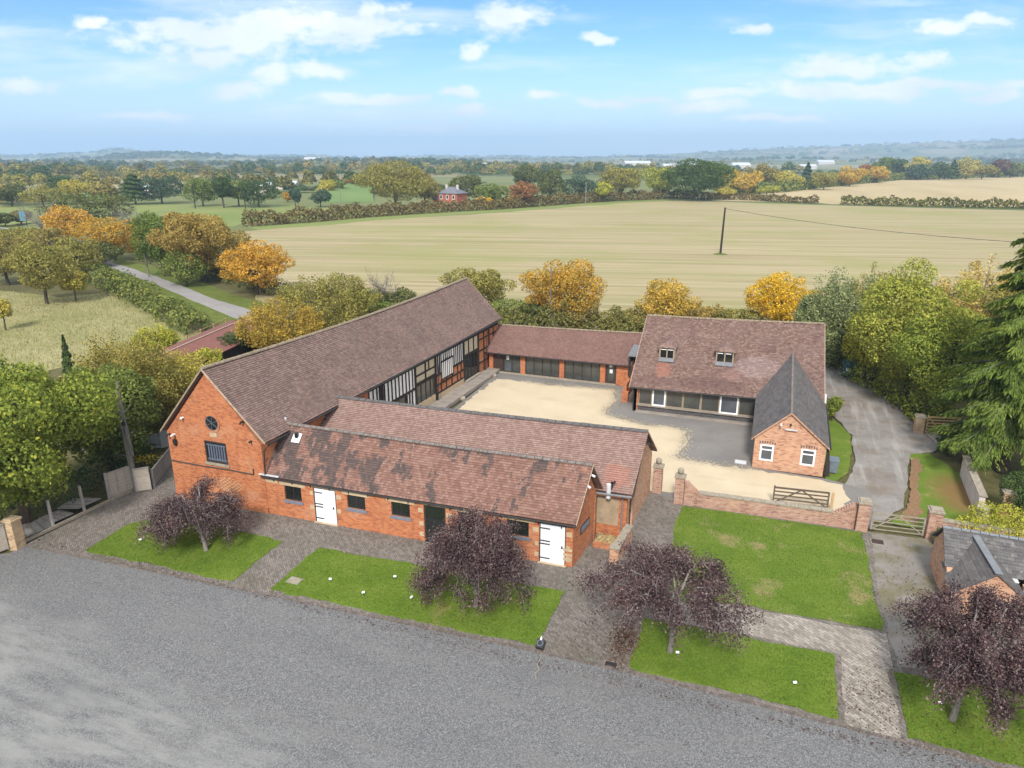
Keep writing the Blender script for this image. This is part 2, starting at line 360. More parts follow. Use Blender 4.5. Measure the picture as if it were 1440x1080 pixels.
MT['lead'] = plain('grey_lead_sheet', (.17, .18, .19), .5, .2, 4, .4)
MT['lead_white'] = plain('pale_lead_flashing', (.55, .56, .57), .6, .2, 5, .4)
MT['concrete'] = plain('stained_concrete', (.27, .235, .20), .95, .25, 1.2, .2, (1, 1, 1), .2)
MT['paper'] = plain('white_paper', (.78, .80, .80), .7, .03)
MT['plastic_white'] = plain('white_plastic', (.78, .78, .78), .4, .04, 3, .5)
MT['plastic_black'] = plain('black_plastic', (.022, .022, .024), .4, .2, 5, .5)
MT['plastic_blue'] = plain('blue_bin_plastic', (.022, .115, .22), .5, .2, 4, .4)
MT['plastic_grey'] = plain('grey_bin_plastic', (.14, .17, .21), .5, .2, 4, .4)
MT['pale_wood'] = plain('pale_weathered_panel', (.44, .38, .31), .9, .25, 3, .2, (2, 2, 14))
MT['grey_wood'] = plain('silver_grey_timber', (.36, .33, .30), .92, .3, 6, .2, (1, 1, .4), .2)
MT['gate_wood'] = plain('new_gate_timber', (.46, .31, .16), .85, .2, 6, .2)
MT['gate_dark'] = plain('dark_weathered_gate_timber', (.12, .095, .07), .9, .35, 6, .2)
MT['gate_grey'] = plain('lichened_gate_timber', (.28, .25, .19), .92, .3, 6, .2)
MT['bark'] = plain('brown_bark', (.085, .066, .050), .95, .4, 6, .1, (3, 3, .6), .5)
MT['bark_grey'] = plain('grey_bark', (.20, .18, .16), .95, .35, 6, .1, (3, 3, .6), .5)
MT['bark_pale'] = plain('pale_silvery_bark', (.23, .205, .19), .9, .35, 6, .1, (2, 2, .6))
MT['red_sheet'] = plain('red_roofing_sheet', (.20, .083, .062), .7, .2, 2.5)
MT['white_sheet'] = plain('white_metal_cladding', (.50, .53, .56), .5, .1, 1)
MT['whitewash'] = plain('flaking_whitewash', (.52, .46, .43), .95, .25, 2.2)
MT['straw'] = plain('old_straw', (.33, .26, .13), .95, .4, 7, .1, (1, 1, 1), .8)
MT['render_old'] = plain('stained_lime_render', (.33, .25, .165), .95, .35, 1.6, .1, (1, 1, 1), .3)
MT['door_brown'] = plain('dark_brown_door', (.050, .030, .024), .55, .25, 6, .4, (8, 8, .4))
MT['conduit'] = plain('grey_black_conduit', (.055, .05, .05), .6, .2)
MT['hatch_blue'] = plain('slate_blue_bars', (.105, .125, .165), .5, .2, 5, .4)
MT['terracotta'] = plain('terracotta', (.40, .16, .08), .9, .25, 4)
MT['house_brick'] = plain('red_house_brick', (.34, .115, .075), .9, .25, 1.5)
MT['house_slate'] = plain('house_slate', (.15, .155, .18), .7, .15, 1)
MT['yellow_flower'] = plain('yellow_petal', (.62, .47, .03), .8, .2, 4)
MT['sign_blue'] = plain('blue_green_sign', (.10, .25, .33), .6, .1)
def glass(name, col, rough=.04, spec=.6):
    m = plain(name, col, rough, .35, .8, spec); return m
MT['glass'] = glass('dark_window_glass', (.016, .018, .017))
MT['glass_grey'] = glass('grey_window_glass', (.075, .085, .095))
MT['glass_room'] = glass('glazing_before_a_dim_room', (.055, .058, .052), .05)

def leaf_mat(name, cols, trans=.3):
    m = bpy.data.materials.new(name); m.use_nodes = True; g = G(m.node_tree)
    ri = g.n('NewGeometry', 8); o = obj(g)
    c = g.ramp(ri, [(i / (len(cols) - 1), k) for i, k in enumerate(cols)])
    cl = g.noise(o, .8, 3); c = g.mix(1, c, g.ramp(cl, [(.3, (.70, .74, .72)), (.7, (1.32, 1.25, 1.1))]), 'MULTIPLY')
    d = g.t.nodes.new('ShaderNodeBsdfDiffuse'); t = g.t.nodes.new('ShaderNodeBsdfTranslucent'); mx = g.t.nodes.new('ShaderNodeMixShader'); out = g.t.nodes.new('ShaderNodeOutputMaterial')
    g.put(d.inputs[0], c); g.put(t.inputs[0], c); mx.inputs[0].default_value = trans
    g.t.links.new(d.outputs[0], mx.inputs[1]); g.t.links.new(t.outputs[0], mx.inputs[2]); g.t.links.new(mx.outputs[0], out.inputs[0])
    return m
def pal(c, sp=.28, other=None):
    k_ = 1.22 if c[0] > .3 else 1.98; c = shift(c, k_); other = shift(other, k_) if other else None
    return [shift(c, 1 - sp), c, shift(c, 1 + sp), other or shift(c, 1 + sp * 1.6)]
LEAF = {k: leaf_mat(k + '_leaves', v) for k, v in dict(
    orange=pal((.42, .245, .042), .3, (.52, .33, .07)), orange2=pal((.40, .245, .045), .3, (.26, .21, .05)), yellow=pal((.40, .28, .06), .25), yellow2=pal((.33, .235, .05), .4, (.20, .17, .045)),
    yellow3=pal((.47, .31, .03), .28), green=pal((.065, .088, .022), .3), green2=pal((.098, .125, .026), .35, (.20, .20, .035)), dkgreen=pal((.038, .058, .022), .35), dkolive=pal((.058, .066, .024), .35),
    olive=pal((.128, .118, .035), .35), olive2=pal((.140, .126, .036), .4, (.21, .165, .05)), olivegreen=pal((.085, .105, .03), .35), yolive=pal((.20, .175, .04), .35), brolive=pal((.125, .108, .038), .35, (.19, .15, .05)),
    russet=pal((.165, .122, .038), .35, (.24, .18, .055)), redbrn=pal((.145, .075, .034), .35), lime=pal((.185, .195, .032), .35, (.30, .25, .04)), lime2=pal((.150, .165, .036), .35, (.23, .21, .045)),
    greygreen=pal((.105, .125, .058), .35, (.19, .20, .10)), straw=pal((.24, .185, .065), .35), straw2=pal((.21, .19, .062), .3), bluegreen=pal((.040, .062, .042), .3), purplebrown=pal((.075, .048, .042), .3),
    purple=pal((.052, .032, .037), .5, (.14, .115, .105)), twig=pal((.15, .125, .10), .3), conifer=pal((.066, .095, .022), .45, (.12, .145, .035)), hedge=pal((.075, .078, .026), .4, (.13, .10, .035)),
    hedge_brown=pal((.090, .072, .032), .4, (.13, .105, .04)), hedge_green=pal((.080, .098, .030), .4, (.15, .14, .04))).items()}

# --- ground materials
def speck(g, o, scale, lo, hi, cols):
    return g.ramp(g.noise(o, scale, 2, .75), [(lo, cols[0]), ((lo + hi) / 2, cols[1]), (hi, cols[2])])
def f_gravel(g):
    o = obj(g); c = speck(g, o, 8, .34, .66, ((.090, .090, .092), (.145, .144, .144), (.215, .213, .211)))
    c2 = speck(g, o, 22, .3, .70, ((.035, .035, .036), (.145, .144, .143), (.38, .376, .37))); c = g.mix(.62, c, c2)
    c = g.mix(g.m('MULTIPLY', g.step(g.noise(g.mapv(o, (.35, 1.6, 1), .03), .8, 5, .6), .48, .7), .4), c, (.185, .178, .168))
    s = g.t.nodes.new('ShaderNodeSeparateXYZ'); g.put(s.inputs[0], g.v('ADD', o, g.v('MULTIPLY', g.n('TexNoise', 1, Vector=o, Scale=.35, Detail=5), (3, 6, 0))))
    near = g.m('SUBTRACT', 1.0, g.step(g.m('ADD', s.outputs[1], g.m('MULTIPLY', s.outputs[0], .16)), 15.2, 18.8))
    n = g.noise(g.mapv(o, (.6, 2.2, 1)), .6, 6, .65)
    c = g.mix(g.m('MULTIPLY', near, g.step(n, .33, .66)), c, g.mix(g.noise(o, 20, 3, .8), (.17, .17, .16), (.33, .33, .31)))
    dk = g.noise(g.mapv(o, (.5, 1.5, 1)), .35, 5); c = g.mix(g.m('MULTIPLY', g.step(dk, .5, .75), .3), c, (.10, .10, .105))
    return c, g.noise(o, 30, 2)
MT['gravel'] = surf('grey_gravel', f_gravel, .95, .2, .7)
def f_paver(g, base, w=.21, h=.105, mort=(.10, .088, .072), moss=.5):
    o = obj(g); nd = g.t.nodes.new('ShaderNodeTexBrick'); g.put(nd.inputs['Vector'], g.mapv(o, (1, 1, 1), R(45)))
    for k, v in (('Scale', 1), ('Brick Width', w), ('Row Height', h), ('Mortar Size', .009), ('Mortar Smooth', .2)): nd.inputs[k].default_value = v
    nd.inputs['Color1'].default_value = (0, 0, 0, 1); nd.inputs['Color2'].default_value = (1, 1, 1, 1)
    c = g.ramp(nd.outputs[0], [(0, shift(base, .72)), (.5, base), (1, shift(base, 1.3))])
    c = g.mix(nd.outputs[1], c, mort)
    c = g.mix(g.m('MULTIPLY', g.step(g.noise(o, .45, 6, .65), .45, .72), moss), c, (.095, .092, .062))
    c = g.mix(g.m('MULTIPLY', g.step(g.noise(o, 1.3, 5, .7), .55, .72), .45), c, shift(base, 1.45))
    c = g.mix(g.m('MULTIPLY', g.step(g.noise(o, 7, 3, .7), .60, .72), .5), c, (.06, .045, .036))
    return c, g.m('SUBTRACT', 1.0, nd.outputs[1])
MT['paver'] = surf('grey_brown_block_paving', lambda g: f_paver(g, (.185, .162, .142)), .92, .2, .3)
MT['paver_pale'] = surf('pale_block_paving', lambda g: f_paver(g, (.30, .265, .225), .30, .15, (.13, .115, .09), .35), .92, .2, .3)
MT['kerb'] = surf('brick_edging', lambda g: f_paver(g, (.17, .14, .125), .10, .22), .92, .2, .3)
def f_lawn(g):
    o = obj(g); n = g.noise(o, .55, 6, .68); c = g.ramp(n, [(.3, (.056, .112, .012)), (.5, (.112, .180, .020)), (.72, (.20, .245, .05))])
    c = g.mix(.5, c, g.ramp(g.noise(o, 9, 5, .75), [(.3, (.035, .075, .010)), (.7, (.20, .27, .04))]))
    w = g.noise(o, .33, 5, .6); c = g.mix(g.m('MULTIPLY', g.step(w, .60, .73), .55), c, (.25, .20, .085))
    return c, g.noise(o, 18, 3)
MT['lawn'] = surf('mown_grass', f_lawn, .95, .1, 1.0)
def f_lawn_worn(g):
    o = obj(g); n = g.noise(o, .5, 6, .68); c = g.ramp(n, [(.3, (.075, .140, .016)), (.5, (.122, .188, .024)), (.72, (.19, .235, .045))])
    c = g.mix(.4, c, g.ramp(g.noise(o, 13, 4, .7), [(.3, (.045, .085, .012)), (.7, (.19, .25, .045))]))
    w = g.noise(o, .42, 5, .62); c = g.mix(g.m('MULTIPLY', g.step(w, .54, .68), .75), c, (.30, .235, .12))
    return c, g.noise(o, 18, 3)
MT['lawn_worn'] = surf('worn_grass', f_lawn_worn, .95, .1, 1.0)
def f_lawn_brown(g):
    o = obj(g); c = f_lawn_worn(g)[0]; d = g.v('LENGTH', g.v('MULTIPLY', g.v('SUBTRACT', g.v('ADD', o, g.v('MULTIPLY', g.n('TexNoise', 1, Vector=o, Scale=.8, Detail=5), (1.6, 1.6, 0))), (13.6, 48.9, 0)), (1, .55, 0)), out=1)
    return g.mix(g.m('MULTIPLY', g.m('SUBTRACT', 1.0, g.step(d, .7, 2.2)), .85), c, g.mix(g.noise(o, 9, 4), (.16, .085, .035), (.27, .16, .075))), g.noise(o, 18, 3)
MT['lawn_brown'] = surf('grass_with_brown_needles', f_lawn_brown, .95, .1, 1.0)
def f_bark_litter(g):
    o = obj(g); return g.ramp(g.noise(o, 9, 5, .7), [(.3, (.15, .085, .045)), (.7, (.30, .19, .11))]), g.noise(o, 20, 2)
MT['litter'] = surf('brown_needle_litter', f_bark_litter, .95, .1, .6)
def f_court(g):
    o = obj(g); c = g.ramp(g.noise(o, .35, 6, .6), [(.3, (.48, .395, .27)), (.7, (.58, .49, .345))])
    c = g.mix(.3, c, g.ramp(g.noise(o, 25, 3, .7), [(.3, (.31, .235, .14)), (.7, (.68, .57, .40))]))
    ring = g.noise(g.mapv(o, (.5, 1.6, 1), .3), .5, 4); c = g.mix(g.m('MULTIPLY', g.step(ring, .55, .7), .45), c, (.42, .345, .235))
    return c, g.noise(o, 25, 2)
MT['court'] = surf('golden_courtyard_gravel', f_court, .95, .15, .4)
def f_grey(g, a=(.165, .150, .135), b=(.25, .23, .205)):
    o = obj(g); c = g.ramp(g.noise(o, .4, 6, .65), [(.3, a), (.7, b)])
    c = g.mix(.35, c, speck(g, o, 30, .3, .7, ((.07, .07, .07), (.17, .165, .16), (.30, .29, .28))))
    return c, g.noise(o, 25, 2)
MT['grey_court'] = surf('grey_courtyard_gravel', f_grey, .95, .2, .4)
def f_drive(g):
    o = obj(g); c, h = f_grey(g, (.17, .15, .13), (.36, .335, .305)); c = g.mix(g.m('MULTIPLY', g.step(g.noise(o, .3, 6, .7), .48, .66), .6), c, (.17, .125, .085))
    t = g.noise(g.mapv(o, (1.6, .14, 1), .12), 1.0, 4, .6); return g.mix(g.m('MULTIPLY', g.step(t, .5, .68), .5), c, (.40, .38, .355)), h
MT['drive'] = surf('worn_grey_drive', f_drive, .95, .2, .3)
MT['lane'] = surf('pale_lane_tarmac', lambda g: f_grey(g, (.27, .25, .235), (.36, .335, .315)), .95, .2)
MT['yard'] = surf('mossy_gravel_yard', lambda g: g.mix(g.m('MULTIPLY', g.step(g.noise(obj(g), .5, 6, .68), .42, .62), .75), f_grey(g, (.21, .19, .16), (.30, .27, .235))[0], (.14, .122, .055)), .95, .2)
def f_field(g):
    o = obj(g); r = g.mapv(o, (1, 1, 1), R(-13))
    c = g.ramp(g.noise(g.mapv(r, (.12, 1, 1)), .055, 6, .62), [(.3, (.255, .222, .112)), (.5, (.32, .272, .150)), (.7, (.39, .325, .198))])
    w = g.t.nodes.new('ShaderNodeTexWave'); g.put(w.inputs[0], r); w.bands_direction = 'Y'; w.inputs[1].default_value = .11; w.inputs[2].default_value = 2.2; w.inputs[3].default_value = 3
    c = g.mix(g.m('MULTIPLY', g.step(w.outputs[1], .25, .9), .35), c, (.28, .255, .11))
    w2 = g.t.nodes.new('ShaderNodeTexWave'); g.put(w2.inputs[0], r); w2.bands_direction = 'Y'; w2.inputs[1].default_value = .38; w2.inputs[2].default_value = 1.2; w2.inputs[3].default_value = 3
    c = g.mix(g.m('MULTIPLY', w2.outputs[1], .38), c, (.50, .415, .265))
    s1 = g.noise(g.mapv(r, (.018, 1, 1)), .11, 5, .7); c = g.mix(g.m('MULTIPLY', g.step(s1, .48, .66), .65), c, (.39, .295, .19)); c = g.mix(g.m('MULTIPLY', g.step(s1, .52, .36), .6), c, (.26, .255, .11))
    s2 = g.noise(g.mapv(r, (.03, 1, 1)), .42, 4, .75); c = g.mix(g.m('MULTIPLY', g.step(s2, .5, .62), .6), c, (.225, .185, .095)); c = g.mix(g.m('MULTIPLY', g.step(s2, .48, .36), .55), c, (.48, .40, .27))
    gr = g.noise(o, .018, 5, .6); c = g.mix(g.m('MULTIPLY', g.step(gr, .47, .64), .55), c, (.25, .26, .085))
    c = g.mix(g.m('MULTIPLY', g.noise(o, 1.1, 4, .7), .4), c, (.25, .215, .10))
    return c
MT['field'] = surf('stubble', f_field, .95, .1)
def f_field2(g):
    o = obj(g); c = g.ramp(g.noise(g.mapv(o, (1, .2, 1), R(30)), .03, 5), [(.3, (.35, .28, .15)), (.7, (.46, .37, .215))]); return c
MT['field_far'] = surf('tilled_field', f_field2, .95, .1)
def f_meadow(g):
    o = obj(g); c = g.ramp(g.noise(o, .12, 6, .66), [(.30, (.17, .19, .06)), (.5, (.27, .26, .11)), (.70, (.39, .35, .19))])
    return g.mix(.4, c, g.ramp(g.noise(o, 3, 4, .7), [(.3, (.11, .11, .04)), (.7, (.40, .34, .18))])), g.noise(o, 3, 4)
MT['meadow'] = surf('tall_dry_grass', f_meadow, .95, .1, 1.0)
def f_past(g, a=(.15, .20, .055), b=(.24, .25, .09)):
    return g.ramp(g.noise(obj(g), .02, 5, .6), [(.3, a), (.7, b)])
MT['pasture'] = surf('pasture', f_past, .95, .1)
MT['slope'] = surf('bright_pasture', lambda g: f_past(g, (.12, .19, .06), (.17, .235, .08)), .95, .1)
MT['verge'] = surf('grass_verge', lambda g: g.mix(.5, f_past(g, (.075, .115, .02), (.13, .155, .03)), g.ramp(g.noise(obj(g), .8, 5, .7), [(.3, (.05, .075, .016)), (.7, (.19, .20, .055))])), .95, .1)
def f_ground(g):
    o = obj(g); nd = g.t.nodes.new('ShaderNodeTexVoronoi'); g.put(nd.inputs['Vector'], g.v('ADD', g.mapv(o, (1, .75, 0), .4), g.v('MULTIPLY', g.n('TexNoise', 1, Vector=o, Scale=.004, Detail=3), (60, 60, 0))))
    nd.inputs['Scale'].default_value = .0042; nd.voronoi_dimensions = '2D'
    s = g.t.nodes.new('ShaderNodeSeparateColor'); g.put(s.inputs[0], nd.outputs[1])
    far = g.ramp(s.outputs[0], [(0, (.10, .135, .045)), (.25, (.165, .185, .07)), (.45, (.30, .255, .14)), (.62, (.08, .10, .035)), (.8, (.22, .19, .09)), (.9, (.36, .31, .19))], True)
    far = g.mix(.35, far, g.ramp(g.noise(o, .01, 5), [(.3, (.06, .08, .03)), (.7, (.24, .23, .11))]))
    near = g.ramp(g.noise(o, .25, 6, .66), [(.3, (.060, .062, .024)), (.5, (.095, .092, .034)), (.7, (.15, .125, .06))])
    near = g.mix(.4, near, g.ramp(g.noise(o, 2.2, 5, .7), [(.3, (.045, .042, .02)), (.7, (.18, .16, .075))]))
    d = g.v('LENGTH', o, out=1)
    return g.mix(g.step(d, 130, 260), near, far)
MT['ground'] = surf('open_country', f_ground, .95, .1)
TREES = [
    ('maple_tree', 'bright orange maple beside the bend of the lane, leftmost of the lane trees', 'trees along the lane', -158.87, 126.27, 9.33, 13.66, 'round', 'orange', 0.473, 1.0),
    ('maple_tree', 'golden orange maple beside the lane, just right of the leftmost orange one', 'trees along the lane', -127.04, 110.55, 9.07, 14.17, 'round', 'orange2', 0.405, 1.0),
    ('ash_tree', 'dark green ash between the golden maple and the brown dome-shaped beech', 'trees along the lane', -101.83, 98.39, 11.87, 11.39, 'round', 'green', 0.352, 1.0),
    ('beech_tree', 'large russet brown dome-shaped beech, tallest by the lane', 'trees along the lane', -91.02, 96.65, 13.23, 16.54, 'dome', 'russet', 0.338, 1.0),
    ('maple_tree', 'bright orange-yellow maple in front of the russet beech at the field corner', 'trees along the lane', -74.46, 89.34, 8.61, 11.45, 'round', 'orange', 0.304, 1.0),
    ('bare_tree', 'thin grey leafless tree behind the golden maple by the lane', 'trees along the lane', -136.09, 124.49, 9.83, 10.78, 'bare', 'twig', 0.448, 1.0),
    ('bare_tree', 'grey-green leafless tree left of the leftmost orange maple', 'trees along the lane', -179.04, 135.41, 9.55, 12.59, 'bare', 'twig', 0.514, 1.0),
    ('oak_tree', 'broad dark green tree behind the orange maples at the lane bend', 'trees along the lane', -196.68, 164.62, 10.92, 26.38, 'round', 'dkolive', 0.603, 1.0),
    ('willow_tree', 'feathery olive willow behind the ridge of the long barn', 'trees left of the barn', -50.98, 73.5, 7.19, 11.94, 'feather', 'olive', 0.244, 1.0),
    ('birch_tree', 'sparse yellow-leaved birch just left of the long barn roof', 'trees left of the barn', -49.31, 62.27, 6.31, 8.24, 'feather', 'yellow2', 0.214, 1.0),
    ('hawthorn_shrub', 'mid green bush between the olive willow and the leafless tree', 'trees left of the barn', -48.66, 79.48, 4.1, 8.97, 'round', 'olivegreen', 0.256, 1.0),
    ('bare_tree', 'small leafless tree at the field edge behind the barn ridge', 'trees left of the barn', -47.34, 80.87, 6.26, 5.21, 'bare', 'twig', 0.259, 1.0),
    ('hawthorn_shrub', 'dark green bush tucked behind the barn ridge below the leafless tree', 'trees left of the barn', -47.3, 84.68, 3.57, 7.04, 'round', 'dkolive', 0.268, 1.0),
    ('hawthorn_shrub', 'pale olive bush where the lane disappears at the far left', 'trees along the lane', -158.46, 116.38, 5.94, 11.76, 'round', 'olive', 0.448, 1.0),
    ('hawthorn_shrub', 'russet bush hiding the lane left of the leftmost orange maple', 'trees along the lane', -149.77, 114.24, 5.45, 8.75, 'round', 'brolive', 0.435, 1.0),
    ('hawthorn_shrub', 'dark green bush under the golden maple by the lane', 'trees along the lane', -123.24, 103.48, 4.85, 10.08, 'round', 'dkolive', 0.384, 1.0),
    ('hawthorn_shrub', 'green bush between ash and russet beech on the lane verge', 'trees along the lane', -90.55, 91.6, 6.06, 8.52, 'round', 'olivegreen', 0.325, 1.0),
    ('hawthorn_shrub', 'russet bush at the left edge where the lane vanishes', 'trees along the lane', -172.36, 121.38, 4.7, 12.42, 'round', 'brolive', 0.473, 1.0),
    ('apple_tree', 'big olive apple tree in the straw meadow, with a visible dark trunk', 'trees left of the barn', -98.47, 72.92, 9.45, 9.41, 'orchard', 'olive', 0.285, 1.0),
    ('apple_tree', 'small yellow-green apple tree in the meadow right of the big olive one', 'trees left of the barn', -95.89, 75.55, 5.12, 5.19, 'orchard', 'yolive', 0.289, 1.0),
    ('apple_tree', 'tiny apple tree at the left edge of the straw meadow', 'trees left of the barn', -88.05, 59.24, 4.25, 2.95, 'orchard', 'yolive', 0.242, 1.0),
    ('hawthorn_tree', 'bushy russet-olive tree at the left edge behind the apple trees', 'trees left of the barn', -119.53, 82.53, 9.12, 11.77, 'round', 'brolive', 0.328, 1.0),
    ('hawthorn_tree', 'grey-green bushy tree on the lane bank behind the big apple tree', 'trees left of the barn', -110.85, 88.69, 8.22, 7.95, 'round', 'olive', 0.336, 1.0),
    ('hawthorn_shrub', 'low dark bush at the left edge beyond the meadow, beside a road sign', 'trees left of the barn', -221.21, 155.72, 4.85, 8.65, 'round', 'dkolive', 0.603, 1.0),
    ('hawthorn_shrub', 'low dark rounded bush by the blue road sign', 'trees left of the barn', -223.55, 162.47, 4.54, 7.62, 'round', 'brolive', 0.622, 1.0),
    ('sycamore_tree', 'huge leafy green sycamore at the left edge beside the broken fence', 'trees left of the barn', -39.37, 25.33, 11.15, 10.73, 'round', 'green2', 0.199, 2.4),
    ('sycamore_tree', 'darker green tree tucked behind the huge left-edge sycamore', 'trees left of the barn', -40.26, 31.97, 8.44, 6.93, 'round', 'olivegreen', 0.211, 1.8),
    ('willow_tree', 'tall olive willow between the small cypress and the barn gable', 'trees left of the barn', -43.51, 36.9, 8.67, 7.19, 'feather', 'olive2', 0.154, 1.3),
    ('willow_tree', 'wispy yellow-olive willow touching the left verge of the barn roof', 'trees left of the barn', -44.15, 42.7, 5.88, 6.71, 'feather', 'yolive', 0.17, 1.2),
    ('cypress_tree', 'small narrow dark cypress standing at the meadow edge', 'trees left of the barn', -59.15, 44.65, 5.18, 1.67, 'cone', 'dkgreen', 0.179, 1.0),
    ('sapling_tree', 'bright green sapling in front of the red roofed shed', 'trees left of the barn', -61.52, 56.9, 3.53, 4.08, 'feather', 'lime', 0.212, 1.0),
    ('hawthorn_shrub', 'russet shrub growing against the red roofed shed', 'shrubs', -52.36, 51.35, 2.39, 3.6, 'round', 'redbrn', 0.19, 1.0),
    ('laurel_shrub', 'lime green shrub between the red roofed shed and the barn ridge', 'shrubs', -51.93, 53.55, 2.6, 3.7, 'round', 'lime', 0.195, 1.0),
    ('laurel_shrub', 'dark green shrub beside the far end of the red roof', 'shrubs', -53.87, 59.06, 2.46, 4.6, 'round', 'dkgreen', 0.21, 1.0),
    ('hawthorn_tree', 'olive-brown tree behind the far gable of the long barn', 'trees behind the courtyard buildings', -35.37, 83.41, 7.47, 10.23, 'round', 'olive', 0.254, 1.0),
    ('hawthorn_shrub', 'low green bush right of the barn end above the glazed range', 'trees behind the courtyard buildings', -29.32, 81.35, 4.1, 7.46, 'round', 'olivegreen', 0.244, 1.0),
    ('maple_tree', 'large golden orange maple rising behind the glazed range', 'trees behind the courtyard buildings', -23.83, 83.35, 8.8, 11.3, 'round', 'orange2', 0.244, 1.0),
    ('hawthorn_shrub', 'brownish green bush in front of the golden maple', 'trees behind the courtyard buildings', -20.88, 80.5, 5.36, 5.93, 'round', 'brolive', 0.234, 1.0),
    ('hawthorn_shrub', 'dark green bush beside the telegraph pole behind the glazed range', 'trees behind the courtyard buildings', -26.12, 80.13, 4.01, 5.2, 'round', 'dkolive', 0.238, 1.0),
    ('hawthorn_shrub', 'olive bush between the golden maple and the dormered roof', 'trees behind the courtyard buildings', -16.71, 82.77, 3.44, 6.6, 'round', 'olive', 0.236, 1.0),
    ('maple_tree', 'pale yellow maple behind the left end of the dormered roof', 'trees behind the courtyard buildings', -10.9, 84.88, 7.06, 7.63, 'round', 'yellow', 0.236, 1.0),
    ('hawthorn_shrub', 'russet bush left of the pale yellow maple', 'trees behind the courtyard buildings', -14.13, 83.71, 3.8, 4.74, 'round', 'brolive', 0.236, 1.0),
    ('hawthorn_shrub', 'thin brownish bush right of the pale yellow maple', 'trees behind the courtyard buildings', -7.3, 88.13, 3.69, 6.31, 'feather', 'russet', 0.241, 1.0),
    ('hawthorn_shrub', 'low olive bush behind the middle of the dormered ridge', 'trees behind the courtyard buildings', -2.71, 88.62, 3.47, 6.24, 'round', 'olive', 0.238, 1.0),
    ('maple_tree', 'bright yellow maple behind the right end of the dormered roof', 'trees behind the courtyard buildings', 2.0, 88.8, 7.7, 9.21, 'round', 'yellow3', 0.234, 1.0),
    ('willow_tree', 'grey-green willow right of the bright yellow maple', 'trees along the drive', 7.65, 77.04, 10.2, 8.55, 'feather', 'greygreen', 0.211, 1.2),
    ('willow_tree', 'thin pale grey-olive tree behind the grey-green willow', 'trees along the drive', 11.63, 89.38, 9.23, 5.95, 'feather', 'olive2', 0.226, 1.0),
    ('lime_tree', 'broad yellow-green lime tree leaning over the drive', 'trees along the drive', 12.39, 68.04, 12.79, 11.15, 'round', 'lime2', 0.203, 1.3),
    ('lime_tree', 'bright green lower tree overhanging the wooden gate', 'trees along the drive', 14.3, 63.02, 8.92, 9.03, 'round', 'green2', 0.186, 1.2),
    ('lime_tree', 'golden-green tree spilling over the blue bin beside the drive', 'trees along the drive', 10.25, 71.65, 8.47, 5.86, 'round', 'lime', 0.216, 1.1),
    ('birch_tree', 'pale straw-coloured birch thicket between the lime and the big conifer', 'trees along the drive', 19.53, 80.0, 11.68, 8.19, 'feather', 'straw', 0.207, 1.0),
    ('hawthorn_tree', 'olive green tree half hidden behind the big conifer', 'trees along the drive', 20.7, 71.05, 11.06, 7.22, 'round', 'olive', 0.203, 1.1),
    ('laurel_shrub', 'small bright green bush against the slate roofed annexe wall', 'shrubs', 5.99, 59.66, 2.47, 1.56, 'round', 'green2', 0.157, 1.0),
    ('laurel_shrub', 'dark clipped green laurel beside the wooden gate', 'shrubs', 13.35, 54.98, 1.94, 2.12, 'round', 'dkgreen', 0.139, 1.0),
    ('ivy_shrub', 'bright yellow-green creeper spilling over the garden shed roof', 'shrubs', 13.2, 42.09, 2.11, 4.48, 'mound', 'lime', 0.11, 1.0),
    ('laurel_shrub', 'dark green bush right of the whitewashed wall under the conifer', 'shrubs', 15.07, 45.08, 3.56, 2.57, 'round', 'dkgreen', 0.113, 1.0),
    ('ivy_shrub', 'small green shrub at the left corner of the garden shed', 'shrubs', 10.39, 40.58, 1.28, 1.05, 'round', 'green2', 0.11, 1.0),
    ('oak_tree', 'big dome-shaped olive oak left of the distant brick house', 'trees along the far side of the stubble field', -146.54, 264.9, 19.34, 31.81, 'round', 'olive', 0.641, 1.0),
    ('broadleaf_tree', 'lighter olive tree touching the left side of the distant brick house', 'trees along the far side of the stubble field', -141.14, 280.59, 15.7, 17.68, 'round', 'brolive', 0.669, 1.0),
    ('broadleaf_tree', 'olive tree standing directly right of the distant brick house', 'trees along the far side of the stubble field', -132.49, 303.96, 12.83, 21.87, 'round', 'dkolive', 0.709, 1.0),
    ('broadleaf_tree', 'rounded mid green tree left of the rust red one', 'trees along the far side of the stubble field', -117.73, 298.9, 10.0, 15.92, 'round', 'olivegreen', 0.688, 1.0),
    ('hawthorn_shrub', 'small yellow shrub in the field hedge, left one of a pair', 'shrubs', -113.93, 281.18, 4.46, 10.03, 'round', 'yellow3', 0.65, 1.0),
    ('hawthorn_shrub', 'small yellow shrub in the field hedge, right one of a pair', 'shrubs', -104.78, 284.5, 4.16, 7.17, 'round', 'yellow3', 0.65, 1.0),
    ('beech_tree', 'rust red dome-shaped tree at the edge of the stubble field', 'trees along the far side of the stubble field', -100.08, 290.78, 11.36, 14.53, 'dome', 'redbrn', 0.659, 1.0),
    ('broadleaf_tree', 'dark dome-topped tree behind the rust red one', 'trees along the far side of the stubble field', -139.83, 413.93, 15.12, 22.59, 'round', 'dkolive', 0.932, 1.0),
    ('broadleaf_tree', 'tall dark tree with a crooked top right of the rust red one', 'trees along the far side of the stubble field', -99.89, 326.83, 16.8, 16.1, 'round', 'dkolive', 0.731, 1.0),
    ('broadleaf_tree', 'dark bluish round tree in the field hedge with a pole in front', 'trees along the far side of the stubble field', -87.89, 336.97, 12.42, 21.26, 'round', 'bluegreen', 0.742, 1.0),
    ('broadleaf_tree', 'narrow lime green tree between the bluish tree and the tall olive one', 'trees along the far side of the stubble field', -77.16, 335.08, 9.61, 9.66, 'round', 'lime', 0.731, 1.0),
